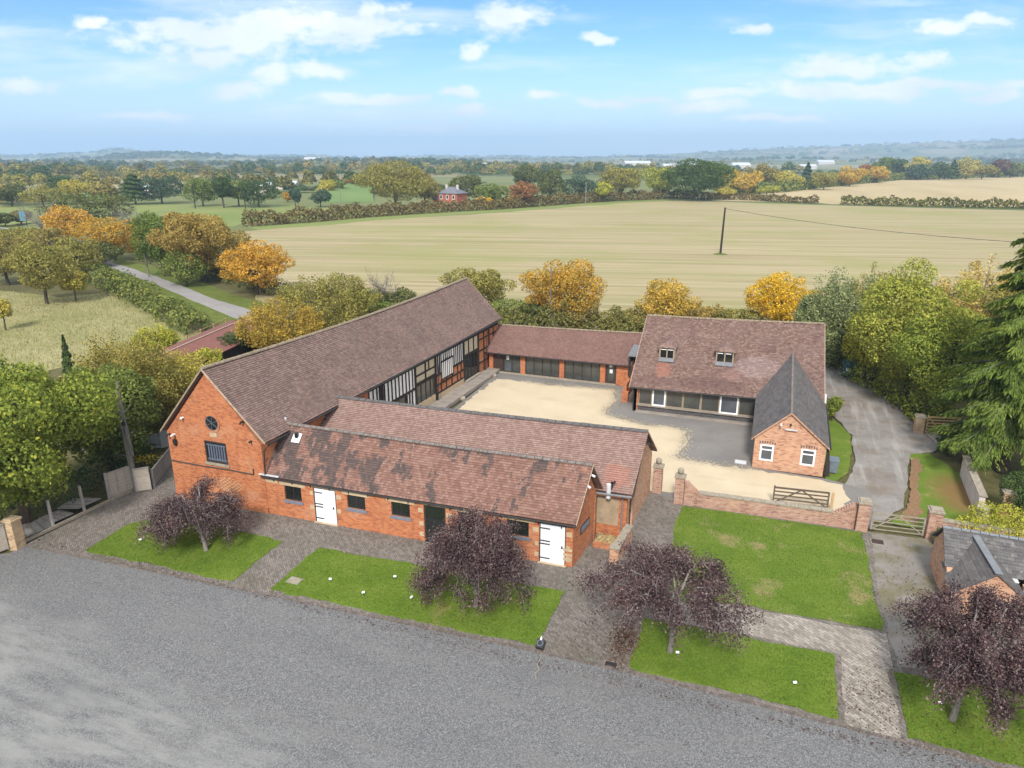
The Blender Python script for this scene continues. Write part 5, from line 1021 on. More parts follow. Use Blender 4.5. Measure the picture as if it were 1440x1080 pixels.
for a, b, c, d in holes:
    w = window(wg_, F, a, b, c, d, ('white_frame', 'glass_grey'), 1, 1, .06, .11, False, transom=d - .38, mull=.09)
    m = MB(); n = 7
    for k in range(n):
        t = (k + .5) / n; u = a - .12 + (b - a + .24) * t; wbox(m, F, u - .035, u + .035, d + .02 + .09 * math.sin(math.pi * t), d + .19 + .09 * math.sin(math.pi * t), .003, .012)
    m.build('arch_brick', MT['brick_dark'], w)
e0, e1, r0, r1 = (.0, 47.85, 2.18), (-.02, 56.9, 2.55), (2.33, 47.85, 4.30), (2.45, 60.7, 5.22); f0, f1 = (4.92, 47.8, 2.12), (5.05, 56.9, 2.5)
m = MB(); roof_slope(m, f0, f1, r0, r1, .2, .012, 14, .0, .07, .006); roof_slope(m, e1, e0, r1, r0, .2, .012, 14, .0, .07, .006); rf = m.build('roof', MT['slate'], wg_)
m = MB(); ridge(m, r0, r1, 0, .08, .45); m.build('ridge_tile', MT['ridge_tile'], rf)
barge(wg_, e0, r0, (0, -1), .09, .04, 'brick_pink'); barge(wg_, f0, r0, (0, -1), .09, .04, 'brick_pink')
gutter(wg_, (5.0, 47.9, 2.05), (5.1, 56.8, 2.43), .05, [[(4.98, 48.05, 2.0), (4.82, 48.05, 1.8), (4.82, 48.05, .05)]])
m = MB(); m.obox((4.98, 56.6, 2.6), (0, .76, .64), (1, 0, 0), (0, -.64, .76), -.6, .6, -.1, .1, .0, .05); m.build('valley_lead', MT['lead_white'], wg_)
camera_box('security_camera', 'white security camera near the apex of the slate wing gable', F, 1.55, 3.4, 'plastic_white', tilt=.05)
camera_box('floodlight', 'dark floodlight under the apex of the slate wing gable', F, 2.15, 3.45, 'plastic_black', 'floodlight', .05, .1)
m = MB(); wbox(m, F, 1.85, 2.6, 3.08, 3.12, .003, .2); tag(m.build('wall_shelf', MT['lead_white']), 'pale shelf bracket below the lamps on the slate wing gable', 'shelf')
bd = thing('board_stack', 'dark boards leaning at the right corner of the slate wing', 'boards', (5.0, 48.2, 0)); m = MB(); m.bar((4.98, 48.0, 0), (4.86, 48.6, 1.9), .12, .05); m.bar((5.12, 48.15, 0), (4.95, 48.9, 1.7), .12, .05); m.build('board', MT['timber'], bd)
# ------------------------------------------------------------------ garden walls, pillars and gates
def pillar(label, x, y, h, w=.55, ball=False, mat='brick_wall', capm='cap_stone', rot=0):
    o = thing('gate_pillar', label, 'pillar', (x, y, 0), 'brick pillars'); c, s = math.cos(rot), math.sin(rot); ex, ey = (c, s, 0), (-s, c, 0)
    m = MB(); m.obox((x, y, 0), ex, ey, (0, 0, 1), -w / 2, w / 2, -w / 2, w / 2, -.1, h); m.build('shaft', MT[mat], o)
    m = MB(); m.obox((x, y, 0), ex, ey, (0, 0, 1), -w / 2 - .06, w / 2 + .06, -w / 2 - .06, w / 2 + .06, h + .002, h + .1); m.obox((x, y, 0), ex, ey, (0, 0, 1), -w / 2 + .04, w / 2 - .04, -w / 2 + .04, w / 2 - .04, h + .1, h + .18); m.build('cap', MT[capm], o)
    if ball:
        m = MB(); r = .2; m.tube([(x, y, h + .16)] + [(x, y, h + .2 + r + r * math.sin(t)) for t in np.linspace(-1.3, 1.5, 9)], [.08] + [max(.01, r * math.cos(t)) for t in np.linspace(-1.3, 1.5, 9)], 14); m.build('ball_finial', MT['cap_stone'], o)
    return o
pillar('brick pillar with a stone ball beside the end of the middle range', -5.35, 42.0, 1.75, .55, True)
pillar('brick pillar with a stone ball at the left end of the garden wall', -3.85, 40.95, 1.75, .55, True)
pillar('capped brick pillar left of the weathered field gate', 6.45, 41.15, 1.72, .62)
pillar('capped brick pillar right of the weathered field gate', 10.1, 41.55, 1.62, .66)
gw = thing('garden_wall', 'low brick garden wall with pale coping between ball pillar and field gate pillar', 'wall', (-3.5, 40.9, 0), 'brick walls'); Fw = fr((-3.55, 40.9), (6.1, 41.15))
m = MB(); Lw = 9.66; wbox(m, Fw, 0, Lw, -.1, .78, -.32, 0)
for i in range(6): wbox(m, Fw, 0, .85 - i * .12, .78 + i * .11, .88 + i * .11 + .009, -.318, -.002)
for i in range(7): wbox(m, Fw, Lw - .15 - .13 * (7 - i), Lw, .785 + i * .1, .885 + i * .1 + .008, -.318, -.002)
m.build('brickwork', MT['brick_wall'], gw)
m = MB(); n = 12
for i in range(n): a, b = .9 + (Lw - 2.1) * i / n, .9 + (Lw - 2.1) * (i + 1) / n - .015; wbox(m, Fw, a, b, .784, .87 + random.uniform(-.006, .006), -.37, .05)
m.build('coping', MT['cap_stone'], gw)
gw2 = thing('garden_wall', 'short brick wall running from the right gate pillar behind the garden shed', 'wall', (10.4, 41.5, 0), 'brick walls')
m = MB(); m.slab([(10.44, 41.35), (15.5, 41.2), (15.5, 41.52), (10.44, 41.67)], -.1, 1.12); m.build('brickwork', MT['brick_wall'], gw2); m = MB(); m.slab([(10.44, 41.3), (15.5, 41.15), (15.5, 41.57), (10.44, 41.72)], 1.122, 1.2); m.build('coping', MT['cap_stone'], gw2)
gw3 = thing('garden_wall', 'flaking whitewashed wall slanting down beneath the big conifer', 'wall', (13.9, 47.5, 0), 'brick walls')
m = MB(); m.slab([(13.05, 45.2), (13.35, 45.15), (13.75, 51.5), (13.45, 51.5)], -.1, 1.35); m.slab([(13.36, 45.15), (13.62, 44.85), (13.55, 44.6), (13.1, 44.75)], -.1, .9); m.build('wall_body', MT['whitewash'], gw3)
m = MB(); m.slab([(12.98, 45.1), (13.42, 45.05), (13.82, 51.55), (13.38, 51.55)], 1.352, 1.42); m.build('coping', MT['cap_stone'], gw3)
pillar('leaning pinkish brick pillar at the right edge beside the whitewashed wall', 14.35, 44.9, 1.9, .5, False, 'brick_pink')
def bar_gate(label, p0, p1, h, bars, mat, z0=.12, braces=((0, 0, .5, 1), (.5, 1, 1, 0)), t=.06):
    o = thing('field_gate', label, 'gate', (*p0, 0), 'five bar gates'); p0, p1 = np.array((*p0, 0.)), np.array((*p1, 0.)); d = p1 - p0; L = np.linalg.norm(d); up = np.array((0, 0, 1.))
    for k in range(bars):
        m = MB(); z = z0 + (h - z0) * k / (bars - 1); q = t * 2.1 if k == bars - 1 else t * 1.5
        m.bar(p0 + d / L * .1 + up * z, p1 - d / L * .1 + up * z, t * .6, q); m.build('rail', MT[mat], o)
    for u in (.0, 1.0):
        m = MB(); m.bar(p0 + d * (.03 + .94 * u) + up * (z0 - .05), p0 + d * (.03 + .94 * u) + up * (h + (.12 if u == 0 else .03)), .09, .09); m.build('stile', MT[mat], o)
    off = np.array((d[1], -d[0], 0)) / L * t * .62
    for a, b, c, e in braces:
        m = MB(); m.bar(p0 + d * (.04 + .92 * a) + up * (z0 + (h - z0) * b) + off, p0 + d * (.04 + .92 * c) + up * (z0 + (h - z0) * e) + off, t * .5, t * 1.4); m.build('brace', MT[mat], o)
    return o
bar_gate('dark five bar gate standing on the golden gravel behind the garden wall', (1.55, 42.75), (4.85, 43.05), 1.12, 5, 'gate_dark')
bar_gate('weathered field gate of wide rails between the two capped brick pillars', (6.88, 41.2), (9.72, 41.42), 1.12, 5, 'gate_grey', t=.042)
bar_gate('new timber five bar gate under the trees at the far side of the drive', (12.55, 59.2), (14.95, 59.7), 1.35, 6, 'gate_wood', braces=((0, 1, .5, 0), (.5, 0, 1, 1)))
m = MB(); m.bar((4.98, 43.06, 0), (4.98, 43.06, 1.15), .14, .14); tag(m.build('gate_post', MT['gate_wood']), 'short timber post at the right end of the dark five bar gate', 'post', 'timber posts')
pillar('buff brick stub beside the new timber gate', 12.12, 59.3, 1.25, .65, False, 'brick_buff')
m = MB(); m.slab([(13.2, 55.3), (13.32, 55.3), (12.75, 58.9), (12.6, 58.9)], 0, .12); tag(m.build('kerb', MT['concrete']), 'pale concrete edge leading to the new timber gate', 'kerb', kind='structure')
# ------------------------------------------------------------------ garden shed at the right
sh = thing('garden_shed', 'small brick shed with lichened slate roofs at the right edge', 'shed', (9.5, 34.3, 0))
m = MB(); wall(m, (9.5, 38.3), (9.5, 35.2), [(0, 0), (3.1, 0), (3.1, 1.5), (1.45, 2.85), (0, 1.5)]); m.build('side_wall', MT['brick_pink'], sh)
m = MB(); wall(m, (9.6, 34.12), (12.55, 33.9), [(0, 0), (2.95, 0), (2.95, 1.28), (1.6, 2.3), (0, 1.1)], [(.93, 2.48, .02, .95)]); wall(m, (12.5, 34.6), (20, 34.4), [(0, 0), (7.5, 0), (7.5, 1.6), (0, 1.6)]); wall(m, (20, 38.2), (9.55, 38.4), [(0, 0), (10.4, 0), (10.4, 1.6), (0, 1.6)]); wall(m, (9.6, 35.19), (9.6, 34.12), [(0, 0), (1.07, 0), (1.07, 1.1), (0, 1.3)]); m.build('front_wall', MT['brick_pink'], sh)
Fh = fr((9.98, 34.1), (12.55, 33.9)); m = MB(); wbox(m, Fh, .56, 2.09, .02, .94, -.2, -.12); m.build('door', MT['door_brown'], sh); m = MB(); wbox(m, Fh, .4, 2.25, .952, 1.02, -.1, .03); m.build('lintel', MT['lead_white'], sh)
m = MB()
for r_ in range(4):
    for k in range(4): wbox(m, Fh, 1.02 + k * .13 + .06 * (r_ % 2), 1.07 + k * .13 + .06 * (r_ % 2), 1.42 + r_ * .12, 1.47 + r_ * .12, .002, .006)
m.build('vent_hole', MT['black_iron'], sh)
m = MB(); roof_slope(m, (9.42, 35.35, 1.62), (20.2, 35.1, 1.62), (9.4, 36.85, 2.98), (20.2, 36.8, 2.9), .16, .02, 18, .02, .07); roof_slope(m, (20.2, 38.6, 1.62), (9.4, 38.6, 1.62), (20.2, 36.8, 2.9), (9.4, 36.85, 2.98), .16, .02, 18, .02, .07)
rf = m.build('roof', MT['slate_old'], sh); m = MB(); ridge(m, (9.38, 36.85, 2.98), (20.2, 36.8, 2.9), .02, .09, .4); m.build('ridge_tile', MT['lead'], rf)
m = MB(); roof_slope(m, (9.42, 36.0, 1.44), (9.42, 33.9, 1.04), (10.75, 37.0, 2.85), (11.2, 33.9, 2.42), .16, .012, 10, 0, .06, .006); roof_slope(m, (12.75, 33.8, 1.2), (12.2, 36.4, 1.6), (11.2, 33.9, 2.42), (10.75, 37.0, 2.85), .16, .012, 10, 0, .06, .006)
rw = m.build('cross_roof', MT['slate'], sh); m = MB(); m.obox((11.2, 33.88, 2.42), np.array((-.45, 3.1, .43)) / 3.16, (1, 0, 0), (0, -.13, .99), 0, 3.0, -.16, .16, .01, .05); m.build('lead_ridge', MT['lead'], rw)
m = MB(); m.obox((12.15, 35.0, 1.62), (1, 0, 0), (0, 1, 0), (0, 0, 1), -.1, .2, -.15, .15, 0, .06); m.build('flashing', MT['lead_white'], sh)
# ------------------------------------------------------------------ left boundary: pillar, fence panels, fallen panels, posts
pillar('buff brick pillar at the end of the fence on the left', -37.38, 23.2, 1.62, .58, False, 'brick_buff', 'stone', .1)
def fence_panel(label, p0, p1, h, mat='pale_wood', slats=14, posts=2, name='slatted_fence', battens=3):
    o = thing(name, label, 'fence panel', (*p0, 0), 'fence panels by the big tree'); Fp = fr(p0, p1); L = float(np.linalg.norm(np.array(p1) - np.array(p0)))
    m = MB()
    for k in range(slats):
        z = .06 + (h - .08) * k / slats; t = .008 * (k % 2); wbox(m, Fp, .03, L - .03, z, z + (h - .08) / slats - .012, -.02 + t, .0 + t)
    m.build('slat_board', MT[mat], o)
    for k in range(battens): m = MB(); u = .05 + (L - .1) * k / (battens - 1); wbox(m, Fp, u - .03, u + .03, .03, h, .01, .05); m.build('batten', MT['grey_wood'], o)
    for k in range(posts): m = MB(); u = (-.06, L + .06)[k]; wbox(m, Fp, u - .06, u + .06, -.1, h + .08, -.06, .06); m.build('post', MT['grey_wood'], o)
    m = MB(); wbox(m, Fp, 0, L, h, h + .03, -.05, .06); m.build('top_rail', MT['grey_wood'], o)
    return o
fence_panel('standing slatted fence panel left of the ivy pole', (-37.4, 29.25), (-36.98, 30.85), 1.72, posts=1, battens=4)
fence_panel('narrow pale boarded panel just right of the leaning timber pole', (-36.62, 30.5), (-35.95, 31.15), 1.6, slats=3, posts=0, battens=2)
fence_panel('long horizontal board fence behind the left corner of the barn gable', (-36.1, 31.5), (-38.9, 36.8), 1.25, 'grey_wood', 6, 2, 'board_fence', 4)
fence_panel('slatted fence panel left of the buff pillar at the left edge', (-38.0, 20.9), (-37.55, 22.85), 1.55, posts=1, battens=3)
fence_panel('slatted fence panel at the very left edge of the car park', (-38.6, 18.8), (-38.05, 20.75), 1.55, posts=1, battens=3)
def fallen(label, pts):
    o = thing('fallen_fence_panel', label, 'fence panel', (*pts[0][:2], 0), 'fallen fence panels'); P = [np.array(p, float) for p in pts]
    m = MB(); n = 12
    for k in range(n):
        a, b = k / n, (k + .86) / n; q = [P[0] + (P[3] - P[0]) * a, P[1] + (P[2] - P[1]) * a, P[1] + (P[2] - P[1]) * b, P[0] + (P[3] - P[0]) * b]
        m.face(q); m.face([v - (0, 0, .03) for v in q[::-1]])
        for i in range(4): m.face([q[i], q[(i + 1) % 4], q[(i + 1) % 4] - (0, 0, .03), q[i] - (0, 0, .03)][::-1])
    m.build('slat_board', MT['grey_wood'], o)
    for t in (.04, .35, .65, .96):
        m = MB(); m.bar(P[0] + (P[1] - P[0]) * t + (0, 0, .02), P[3] + (P[2] - P[3]) * t + (0, 0, .02), .06, .03); m.build('batten', MT['gate_grey'], o)
fallen('fallen silvery fence panel lying nearest the buff pillar', [(-37.75, 23.9, .12), (-37.5, 25.5, .12), (-39.0, 25.95, .1), (-39.35, 24.8, .1)])
fallen('fallen fence panel lying flat between the two bare posts', [(-37.7, 25.5, .2), (-37.65, 26.9, .14), (-39.0, 27.0, .08), (-39.15, 25.8, .1)])
fallen('tilted fallen fence panel propped behind the second bare post', [(-37.55, 27.2, .34), (-37.75, 28.9, .16), (-39.6, 28.5, .10), (-39.0, 26.9, .22)])
for x, y, l in ((-37.42, 25.4, 'bare fence post standing nearest the buff pillar'), (-37.36, 27.4, 'bare fence post in front of the tilted fallen panel')):
    m = MB(); m.bar((x, y, 0), (x - .05, y, 1.75), .12, .12); tag(m.build('fence_post', MT['grey_wood']), l, 'post', 'timber posts')
m = MB(); m.slab([(-37.5, 23.5), (-37.36, 23.5), (-36.95, 30.9), (-37.1, 30.9)], 0, .16); tag(m.build('gravel_board', MT['cap_stone']), 'low gravel board edge along the broken fence', 'fence base')
wf = thing('white_fence', 'low white sheet fence behind the barn corner and the ivy pole', 'fence', (-42, 36, 0)); m = MB()
pts = [(-46.5, 34.2), (-44.2, 35.3), (-42.2, 36.5), (-40.8, 36.7), (-38.9, 39.5)]
for i in range(4): Fq = fr(pts[i], pts[i + 1]); wbox(m, Fq, 0, float(np.linalg.norm(np.array(pts[i + 1]) - pts[i])) - .01, 0, (1.25, 1.2, 1.15, 1.3)[i], -.03, 0)
m.build('sheet', MT['white_sheet'], wf); m = MB()
for i in range(5): m.bar((*pts[i], 0), (*pts[i], 1.35), .08, .08)
m.build('post', MT['grey_wood'], wf)
# ------------------------------------------------------------------ poles
def pole(label, x, y, h, lean=(0, 0), mat='bark_grey', r=.13, arm=True, step=False):
    o = thing('telegraph_pole', label, 'pole', (x, y, 0), 'poles'); m = MB(); top = (x + lean[0], y + lean[1], h)
    m.tube([(x, y, -.2), ((x + top[0]) / 2, (y + top[1]) / 2, h / 2), top], [r, r * .88, r * .7], 8); m.build('shaft', MT[mat], o)
    if arm: m = MB(); m.bar((top[0] - .6 * RGT[0], top[1] - .6 * RGT[1], h - .35), (top[0] + .6 * RGT[0], top[1] + .6 * RGT[1], h - .35), .1, .1); m.build('crossarm', MT[mat], o)
    return o
pole('lone dark pole standing in the middle of the stubble field', -10.66, 163.44, 9.9, (.15, 0), 'timber', .24, False)
m = MB(); m.tube([(-10.66, 163.3, -.05), (-10.66, 163.3, .12)], [1.6, .8], 12); tag(m.build('pole_mound', MT['verge']), 'small weedy mound at the foot of the lone field pole', 'mound', kind='structure')
pole('brown pole standing in front of the golden maple behind the glazed range', -24.2, 80.2, 8.0, (0, 0), 'bark_grey', .14, False)
pole('thin leaning pole on the lane verge by the green ash', -103.9, 96.8, 11.2, (-1.0, .4), 'bark_grey', .15)
pole('distant telegraph pole right of the beech top by the pasture', -204.5, 243.9, 6.5, (0, 0), 'timber', .2)
pole('distant telegraph pole above the green ash', -223.7, 236.9, 9.5, (0, 0), 'timber', .22)
pole('distant pale pole left of the big oak beside the blue-green tree', -176, 270, 7.5, (0, 0), 'bark_pale', .18, False)
pole('distant pale pole in front of the house garden trees', -124, 284, 7.5, (0, 0), 'bark_pale', .18, False)
pole('distant pale pole in front of the dark bluish round tree', -80.5, 318, 9.5, (0, 0), 'bark_pale', .2, False)
ip = thing('timber_pole', 'tall weathered grey timber pole with dead ivy stems beside the slatted panel', 'pole', (-36.8, 30.72, 0), 'poles')
m = MB(); m.tube([(-36.8, 30.72, -.2), (-36.88, 30.74, 3.5), (-36.95, 30.78, 7.3)], [.17, .14, .10], 9); m.build('shaft', MT['bark_grey'], ip)
m = MB(); m.tube([(-36.6, 30.72, 2.5), (-36.68, 30.66, 4.0), (-36.72, 30.7, 5.4)], [.09, .12, .03], 6); m.tube([(-36.95, 30.6, 1.8), (-36.9, 30.58, 3.6), (-37.05, 30.6, 6.2)], [.05, .07, .02], 6)
for k in range(16):
    z = random.uniform(2, 6.5); a = random.uniform(0, 6.28); p = np.array((-36.88 + .15 * math.cos(a), 30.72 + .15 * math.sin(a), z)); m.tube([p, p + (.3 * math.cos(a), .3 * math.sin(a), .25), p + (.55 * math.cos(a), .5 * math.sin(a), random.uniform(.1, .6))], [.025, .018, .006], 4)
m.build('ivy_stem', MT['bark_grey'], ip); m = MB(); m.tube([(-36.76, 30.6, 4.55), (-36.76, 30.6, 4.75)], .13, 8); m.build('insulator', MT['plastic_black'], ip)
cb = MB()
def cable(a, b, sag=1.2, r=.03):
    a, b = np.array(a, float), np.array(b, float); cb.tube([a + (b - a) * t - np.array((0, 0, sag * 4 * t * (1 - t))) for t in np.linspace(0, 1, 13)], r, 4, True, False)
cable((-10.5, 163.4, 9.7), (42, 121, 8.5), 1.0, .035); tag(cb.build('overhead_cable', MT['plastic_black']), 'dark overhead cable running right from the lone field pole', 'cable', 'overhead cables')
cb = MB(); cable((-104.9, 97.2, 10.9), (-204.5, 243.9, 6.3), 1.5, .022); tag(cb.build('overhead_cable', MT['lead']), 'pale overhead cable from the lane pole towards the far pasture poles', 'cable', 'overhead cables')
cb = MB(); cable((-104.9, 97.2, 10.9), (-230, 130, 9.0), 1.5, .02); tag(cb.build('overhead_cable', MT['lead']), 'pale overhead cable from the lane pole to the left edge', 'cable', 'overhead cables')
# ------------------------------------------------------------------ small things
def spot(label, x, y, rot=0, z=.03):
    o = thing('garden_spotlight', label, 'spotlight', (x, y, z), 'spotlights set in the lawns'); c, s = math.cos(rot), math.sin(rot)
    m = MB(); m.tube([(x, y, z - .02), (x, y, z + .14)], .02, 6); m.build('spike', MT['plastic_black'], o)
    m = MB(); m.obox((x, y, z + .12), (c, s, 0), (-s * .8, c * .8, .6), (s * .6, -c * .6, .8), -.07, .07, -.045, .045, -.03, .045); m.build('lamp_head', MT['plastic_white'], o)
spot('white spotlight at the left side of the first lawn', -31.41, 25.9, .4); spot('white spotlight in the second lawn left of centre', -19.25, 26.18, .1); spot('white spotlight nearest the car park kerb in the second lawn', -17.08, 25.73, .9)
spot('white spotlight in the second lawn beside the purple tree, lower one', -14.69, 26.2, 1.4); spot('white spotlight near the far edge of the second lawn', -16.3, 27.5, .3); spot('white spotlight beside the trunk of the third purple tree', -2.04, 26.5, .2)
spot('white spotlight at the right side of the third lawn', 2.68, 26.26, .5); spot('white spotlight beside the rightmost purple tree trunk', 8.0, 27.0, .2)
def cover(label, x, y, a, b, mat, z, rot=0):
    o = thing('manhole_cover', label, 'manhole cover', (x, y, z), 'covers set in the ground'); c, s = math.cos(rot), math.sin(rot)
    m = MB(); m.obox((x, y, z), (c, s, 0), (-s, c, 0), (0, 0, 1), -a, a, -b, b, -.05, .012); m.build('frame', MT['concrete'], o); m = MB(); m.obox((x, y, z), (c, s, 0), (-s, c, 0), (0, 0, 1), -a + .05, a - .05, -b + .05, b - .05, .013, .022); m.build('plate', MT[mat], o)
cover('pale square cover at the left corner of the second lawn', -21.0, 25.6, .36, .28, 'cap_stone', .03); cover('pale square cover in the grey gravel beside the slate wing', -.55, 48.6, .42, .36, 'lead_white', .012); cover('dull drain cover set in the kerb near the third lawn', -4.6, 24.95, .3, .2, 'gutter', .0); cover('dull brown cover in the yard just inside the field gate', 7.2, 39.9, .35, .3, 'door_brown', .006)
lb_ = thing('bollard_lamp', 'stubby black ground lamp with a white tip on the car park kerb', 'lamp', (-7.7, 24.85, 0))
bx_ = np.array((-7.7, 24.85, .0)); m = MB(); m.tube([bx_ + (0, 0, -.03), bx_ + (0, 0, .12)], .07, 10); m.build('post', MT['plastic_black'], lb_)
hd_ = bx_ + (0, 0, .28); m = MB(); m.obox(hd_, (1, 0, 0), (0, .85, .53), (0, -.53, .85), -.17, .17, -.19, .19, -.14, .12); m.build('lamp_head', MT['plastic_black'], lb_)
nrm = np.array((0, -.53, .85)); m = MB(); m.tube([hd_ + nrm * .12, hd_ + nrm * .14], .14, 16); m.build('bezel', MT['grey_frame'], lb_); m = MB(); m.tube([hd_ + nrm * .141, hd_ + nrm * .148], .10, 16); m.build('lens', MT['glass'], lb_); m = MB(); m.tube([bx_ + (0, .1, .42), bx_ + (0, .14, .60)], [.07, .01], 8); m.build('tip', MT['plastic_white'], lb_)
m = MB(); m.tube([(-7.6, 24.65, .04), (-7.5, 24.3, .05), (-7.55, 23.9, -.01), (-7.35, 23.6, .0), (-7.45, 23.35, .0), (-7.3, 23.0, .0)], .018, 5); tag(m.build('loose_cable', MT['cap_stone']), 'pale loose cable trailing from the bollard lamp over the gravel', 'cable')
def wheelie(label, x, y, s, mat, name='wheelie_bin'):
    o = thing(name, label, 'bin', (x, y, 0)); w, d, h = .58 * s, .7 * s, 1.0 * s
    m = MB(); b = [(x + a * w / 2 * k, y + e * d / 2 * k, z) for z, k in ((.12, .8), (h, 1)) for a, e in ((-1, -1), (1, -1), (1, 1), (-1, 1))]
    for q in ((0, 1, 5, 4), (1, 2, 6, 5), (2, 3, 7, 6), (3, 0, 4, 7), (3, 2, 1, 0)): m.face([b[i] for i in q])
    m.build('body', MT[mat], o); m = MB(); m.obox((x, y, h), (1, 0, 0), (0, .99, .1), (0, -.1, .99), -w * .55, w * .55, -d * .56, d * .56, .01, .08 * s); m.build('lid', MT[mat], o)
    for a in (-1, 1): m = MB(); m.tube([(x + a * w * .5, y + d * .38, .12), (x + a * w * .4, y + d * .38, .12)], .12, 10); m.build('wheel', MT['plastic_black'], o)
    m = MB(); m.bar((x - w * .4, y + d * .58, h * .96), (x + w * .4, y + d * .58, h * .96), .04, .04); m.build('handle', MT[mat], o)
    return o
wheelie('grey blue wheelie bin beside the slate wing gable', 5.4, 48.9, .95, 'plastic_grey')
sk = wheelie('large blue bin at the far end of the drive under the trees', 8.05, 73.2, 1.45, 'plastic_blue', 'waste_bin'); m = MB(); m.box(7.85, 72.63, .75, 8.25, 72.66, 1.05); m.build('sticker', MT['plastic_white'], sk)
st_ = thing('road_sign', 'blue green road sign on two posts beside the lane at the far left', 'sign', (-215.8, 157.7, 0)); m = MB(); e_ = (*RGT, 0); n_ = (*FWD, 0); m.obox((-215.8, 157.7, 0), e_, n_, (0, 0, 1), -1.0, 1.0, -.05, .05, 1.6, 4.4); m.build('panel', MT['sign_blue'], st_)
for a in (-.7, .7): m = MB(); m.obox((-215.8, 157.7, 0), e_, n_, (0, 0, 1), a - .08, a + .08, .06, .2, -.1, 4.4); m.build('post', MT['plastic_black'], st_)
gs = thing('gate_sign', 'pinkish board with a pale post on the lane verge below the golden maples', 'sign', (-124.2, 104.9, 0)); m = MB(); m.obox((-124.0, 105.2, 0), e_, n_, (0, 0, 1), -.5, 1.6, -.1, .1, .1, 1.2); m.build('board', MT['whitewash'], gs); m = MB(); m.obox((-124.9, 105.0, 0), e_, n_, (0, 0, 1), -.08, .08, -.08, .08, -.1, 1.9); m.build('post', MT['cap_stone'], gs)
fp = thing('flower_clump', 'clump of yellow flowers by the white fence behind the barn corner', 'flowers', (-39.6, 33.8, 0)); m = MB()
for k in range(140):
    p = np.array((-39.6 + random.gauss(0, .7), 34.0 + random.gauss(0, .5), random.uniform(.25, .75))); a = np.array([random.gauss(0, 1) for _ in range(3)]) * .07; b = np.array([random.gauss(0, 1) for _ in range(3)]) * .07; m.face([p - a, p - b, p + a, p + b])
m.build('blossom', MT['yellow_flower'], fp)
# ------------------------------------------------------------------ red roofed shed behind, rail fence, distant house and sheds
rs = thing('red_roofed_shed', 'long low shed with a plain dull red roof behind the barn', 'shed', (-57, 58, 0))
ra, rb, ha, hb = np.array((-54.3, 50.2, 2.2)), np.array((-57.6, 66.5, 2.2)), np.array((-50.2, 48.6, 1.45)), np.array((-53.4, 65.0, 1.45)); la_, lb2 = np.array((-57.4, 51.2, 1.5)), np.array((-60.8, 67.5, 1.5))
m = MB(); up = np.array((0, 0, .06)); m.face([ha, hb, rb, ra]); m.face([ra, rb, lb2, la_]); m.face([ha - up, ra - up, rb - up, hb - up]); m.face([ha, ra, ra - up, ha - up]); m.face([ra, la_, la_ - up, ra - up]); m.face([hb, ha, ha - up, hb - up]); m.build('roof', MT['red_sheet'], rs)
m = MB(); m.bar(ra + (.0, -.03, .05), rb + (0, 0, .05), .16, .05); m.bar(ha + (0, -.05, -.03), ra + (0, -.05, -.03), .04, .12); m.build('trim', MT['mortar'], rs)
m = MB(); q = lambda p, z: (p[0], p[1], z); dx = np.array((-.25, .15, 0)); m.face([q(ha + dx, 0), q(hb + dx, 0), q(hb + dx, 1.38), q(ha + dx, 1.38)]); m.face([q(la_, 0), q(la_ + (.2, .3, 0), 1.4), ra + (0, .3, -.1), q(ha + (0, .3, 0), 1.35), q(ha + (0, .3, 0), 0)]); m.build('boarding', MT['timber'], rs)
rl = thing('rail_fence', 'short grey post and rail fence behind the red roof', 'fence', (-60.5, 66, 0)); pp = [(-60.8, 60.5), (-61.5, 63.4), (-62.2, 66.3), (-62.9, 69.2)]
for p in pp: m = MB(); m.bar((*p, 0), (*p, 1.35), .12, .12); m.build('post', MT['gate_wood'], rl)
for i in range(3):
    for z in (.65, 1.2): m = MB(); m.bar((*pp[i], z), (*pp[i + 1], z), .05, .1); m.build('rail', MT['gate_wood'], rl)
hs = thing('brick_house', 'distant red brick house with a hipped slate roof beside the big oak', 'house', (-128.5, 281, 0)); e1_ = np.array((*RGT, 0.)); e2_ = np.array((*FWD, 0.)); ho = np.array((-128.5, 281, 0.)); ca, sa = math.cos(-.45), math.sin(-.45); ex, ey = e1_ * ca + e2_ * sa, -e1_ * sa + e2_ * ca; ez = np.array((0, 0, 1.))
hw, hd2, hh = 4.6, 4.2, 5.6
m = MB(); m.obox(ho, ex, ey, ez, -hw, hw, -hd2, hd2, 0, hh); m.obox(ho, ex, ey, ez, -hw - 4, -hw - .01, -2, hd2, 0, 3.0); m.build('wall', MT['house_brick'], hs)
m = MB(); k = [ho + ex * a + ey * b + ez * hh for a, b in ((-hw - .4, -hd2 - .4), (hw + .4, -hd2 - .4), (hw + .4, hd2 + .4), (-hw - .4, hd2 + .4))]; t1, t2 = ho - ex * 1.2 + ez * (hh + 2.5), ho + ex * 1.2 + ez * (hh + 2.5)
m.face([k[0], k[1], t2, t1]); m.face([k[1], k[2], t2]); m.face([k[2], k[3], t1, t2]); m.face([k[3], k[0], t1]); m.face(k[::-1])
l0 = [ho + ex * a + ey * b + ez * z for a, b, z in ((-hw - 4.3, -2.3, 2.9), (-hw, -2.3, 2.9), (-hw, 1, 4.2), (-hw - 4.3, 1, 4.2), (-hw, hd2 + .2, 2.9), (-hw - 4.3, hd2 + .2, 2.9))]; m.face([l0[0], l0[1], l0[2], l0[3]]); m.face([l0[3], l0[2], l0[4], l0[5]]); rf = m.build('roof', MT['house_slate'], hs)
for a in (-2.6, 2.6): m = MB(); m.obox(ho, ex, ey, ez, a - .45, a + .45, -.4, .4, hh + 1.2, hh + 3.4); m.build('chimney', MT['whitewash'], rf)
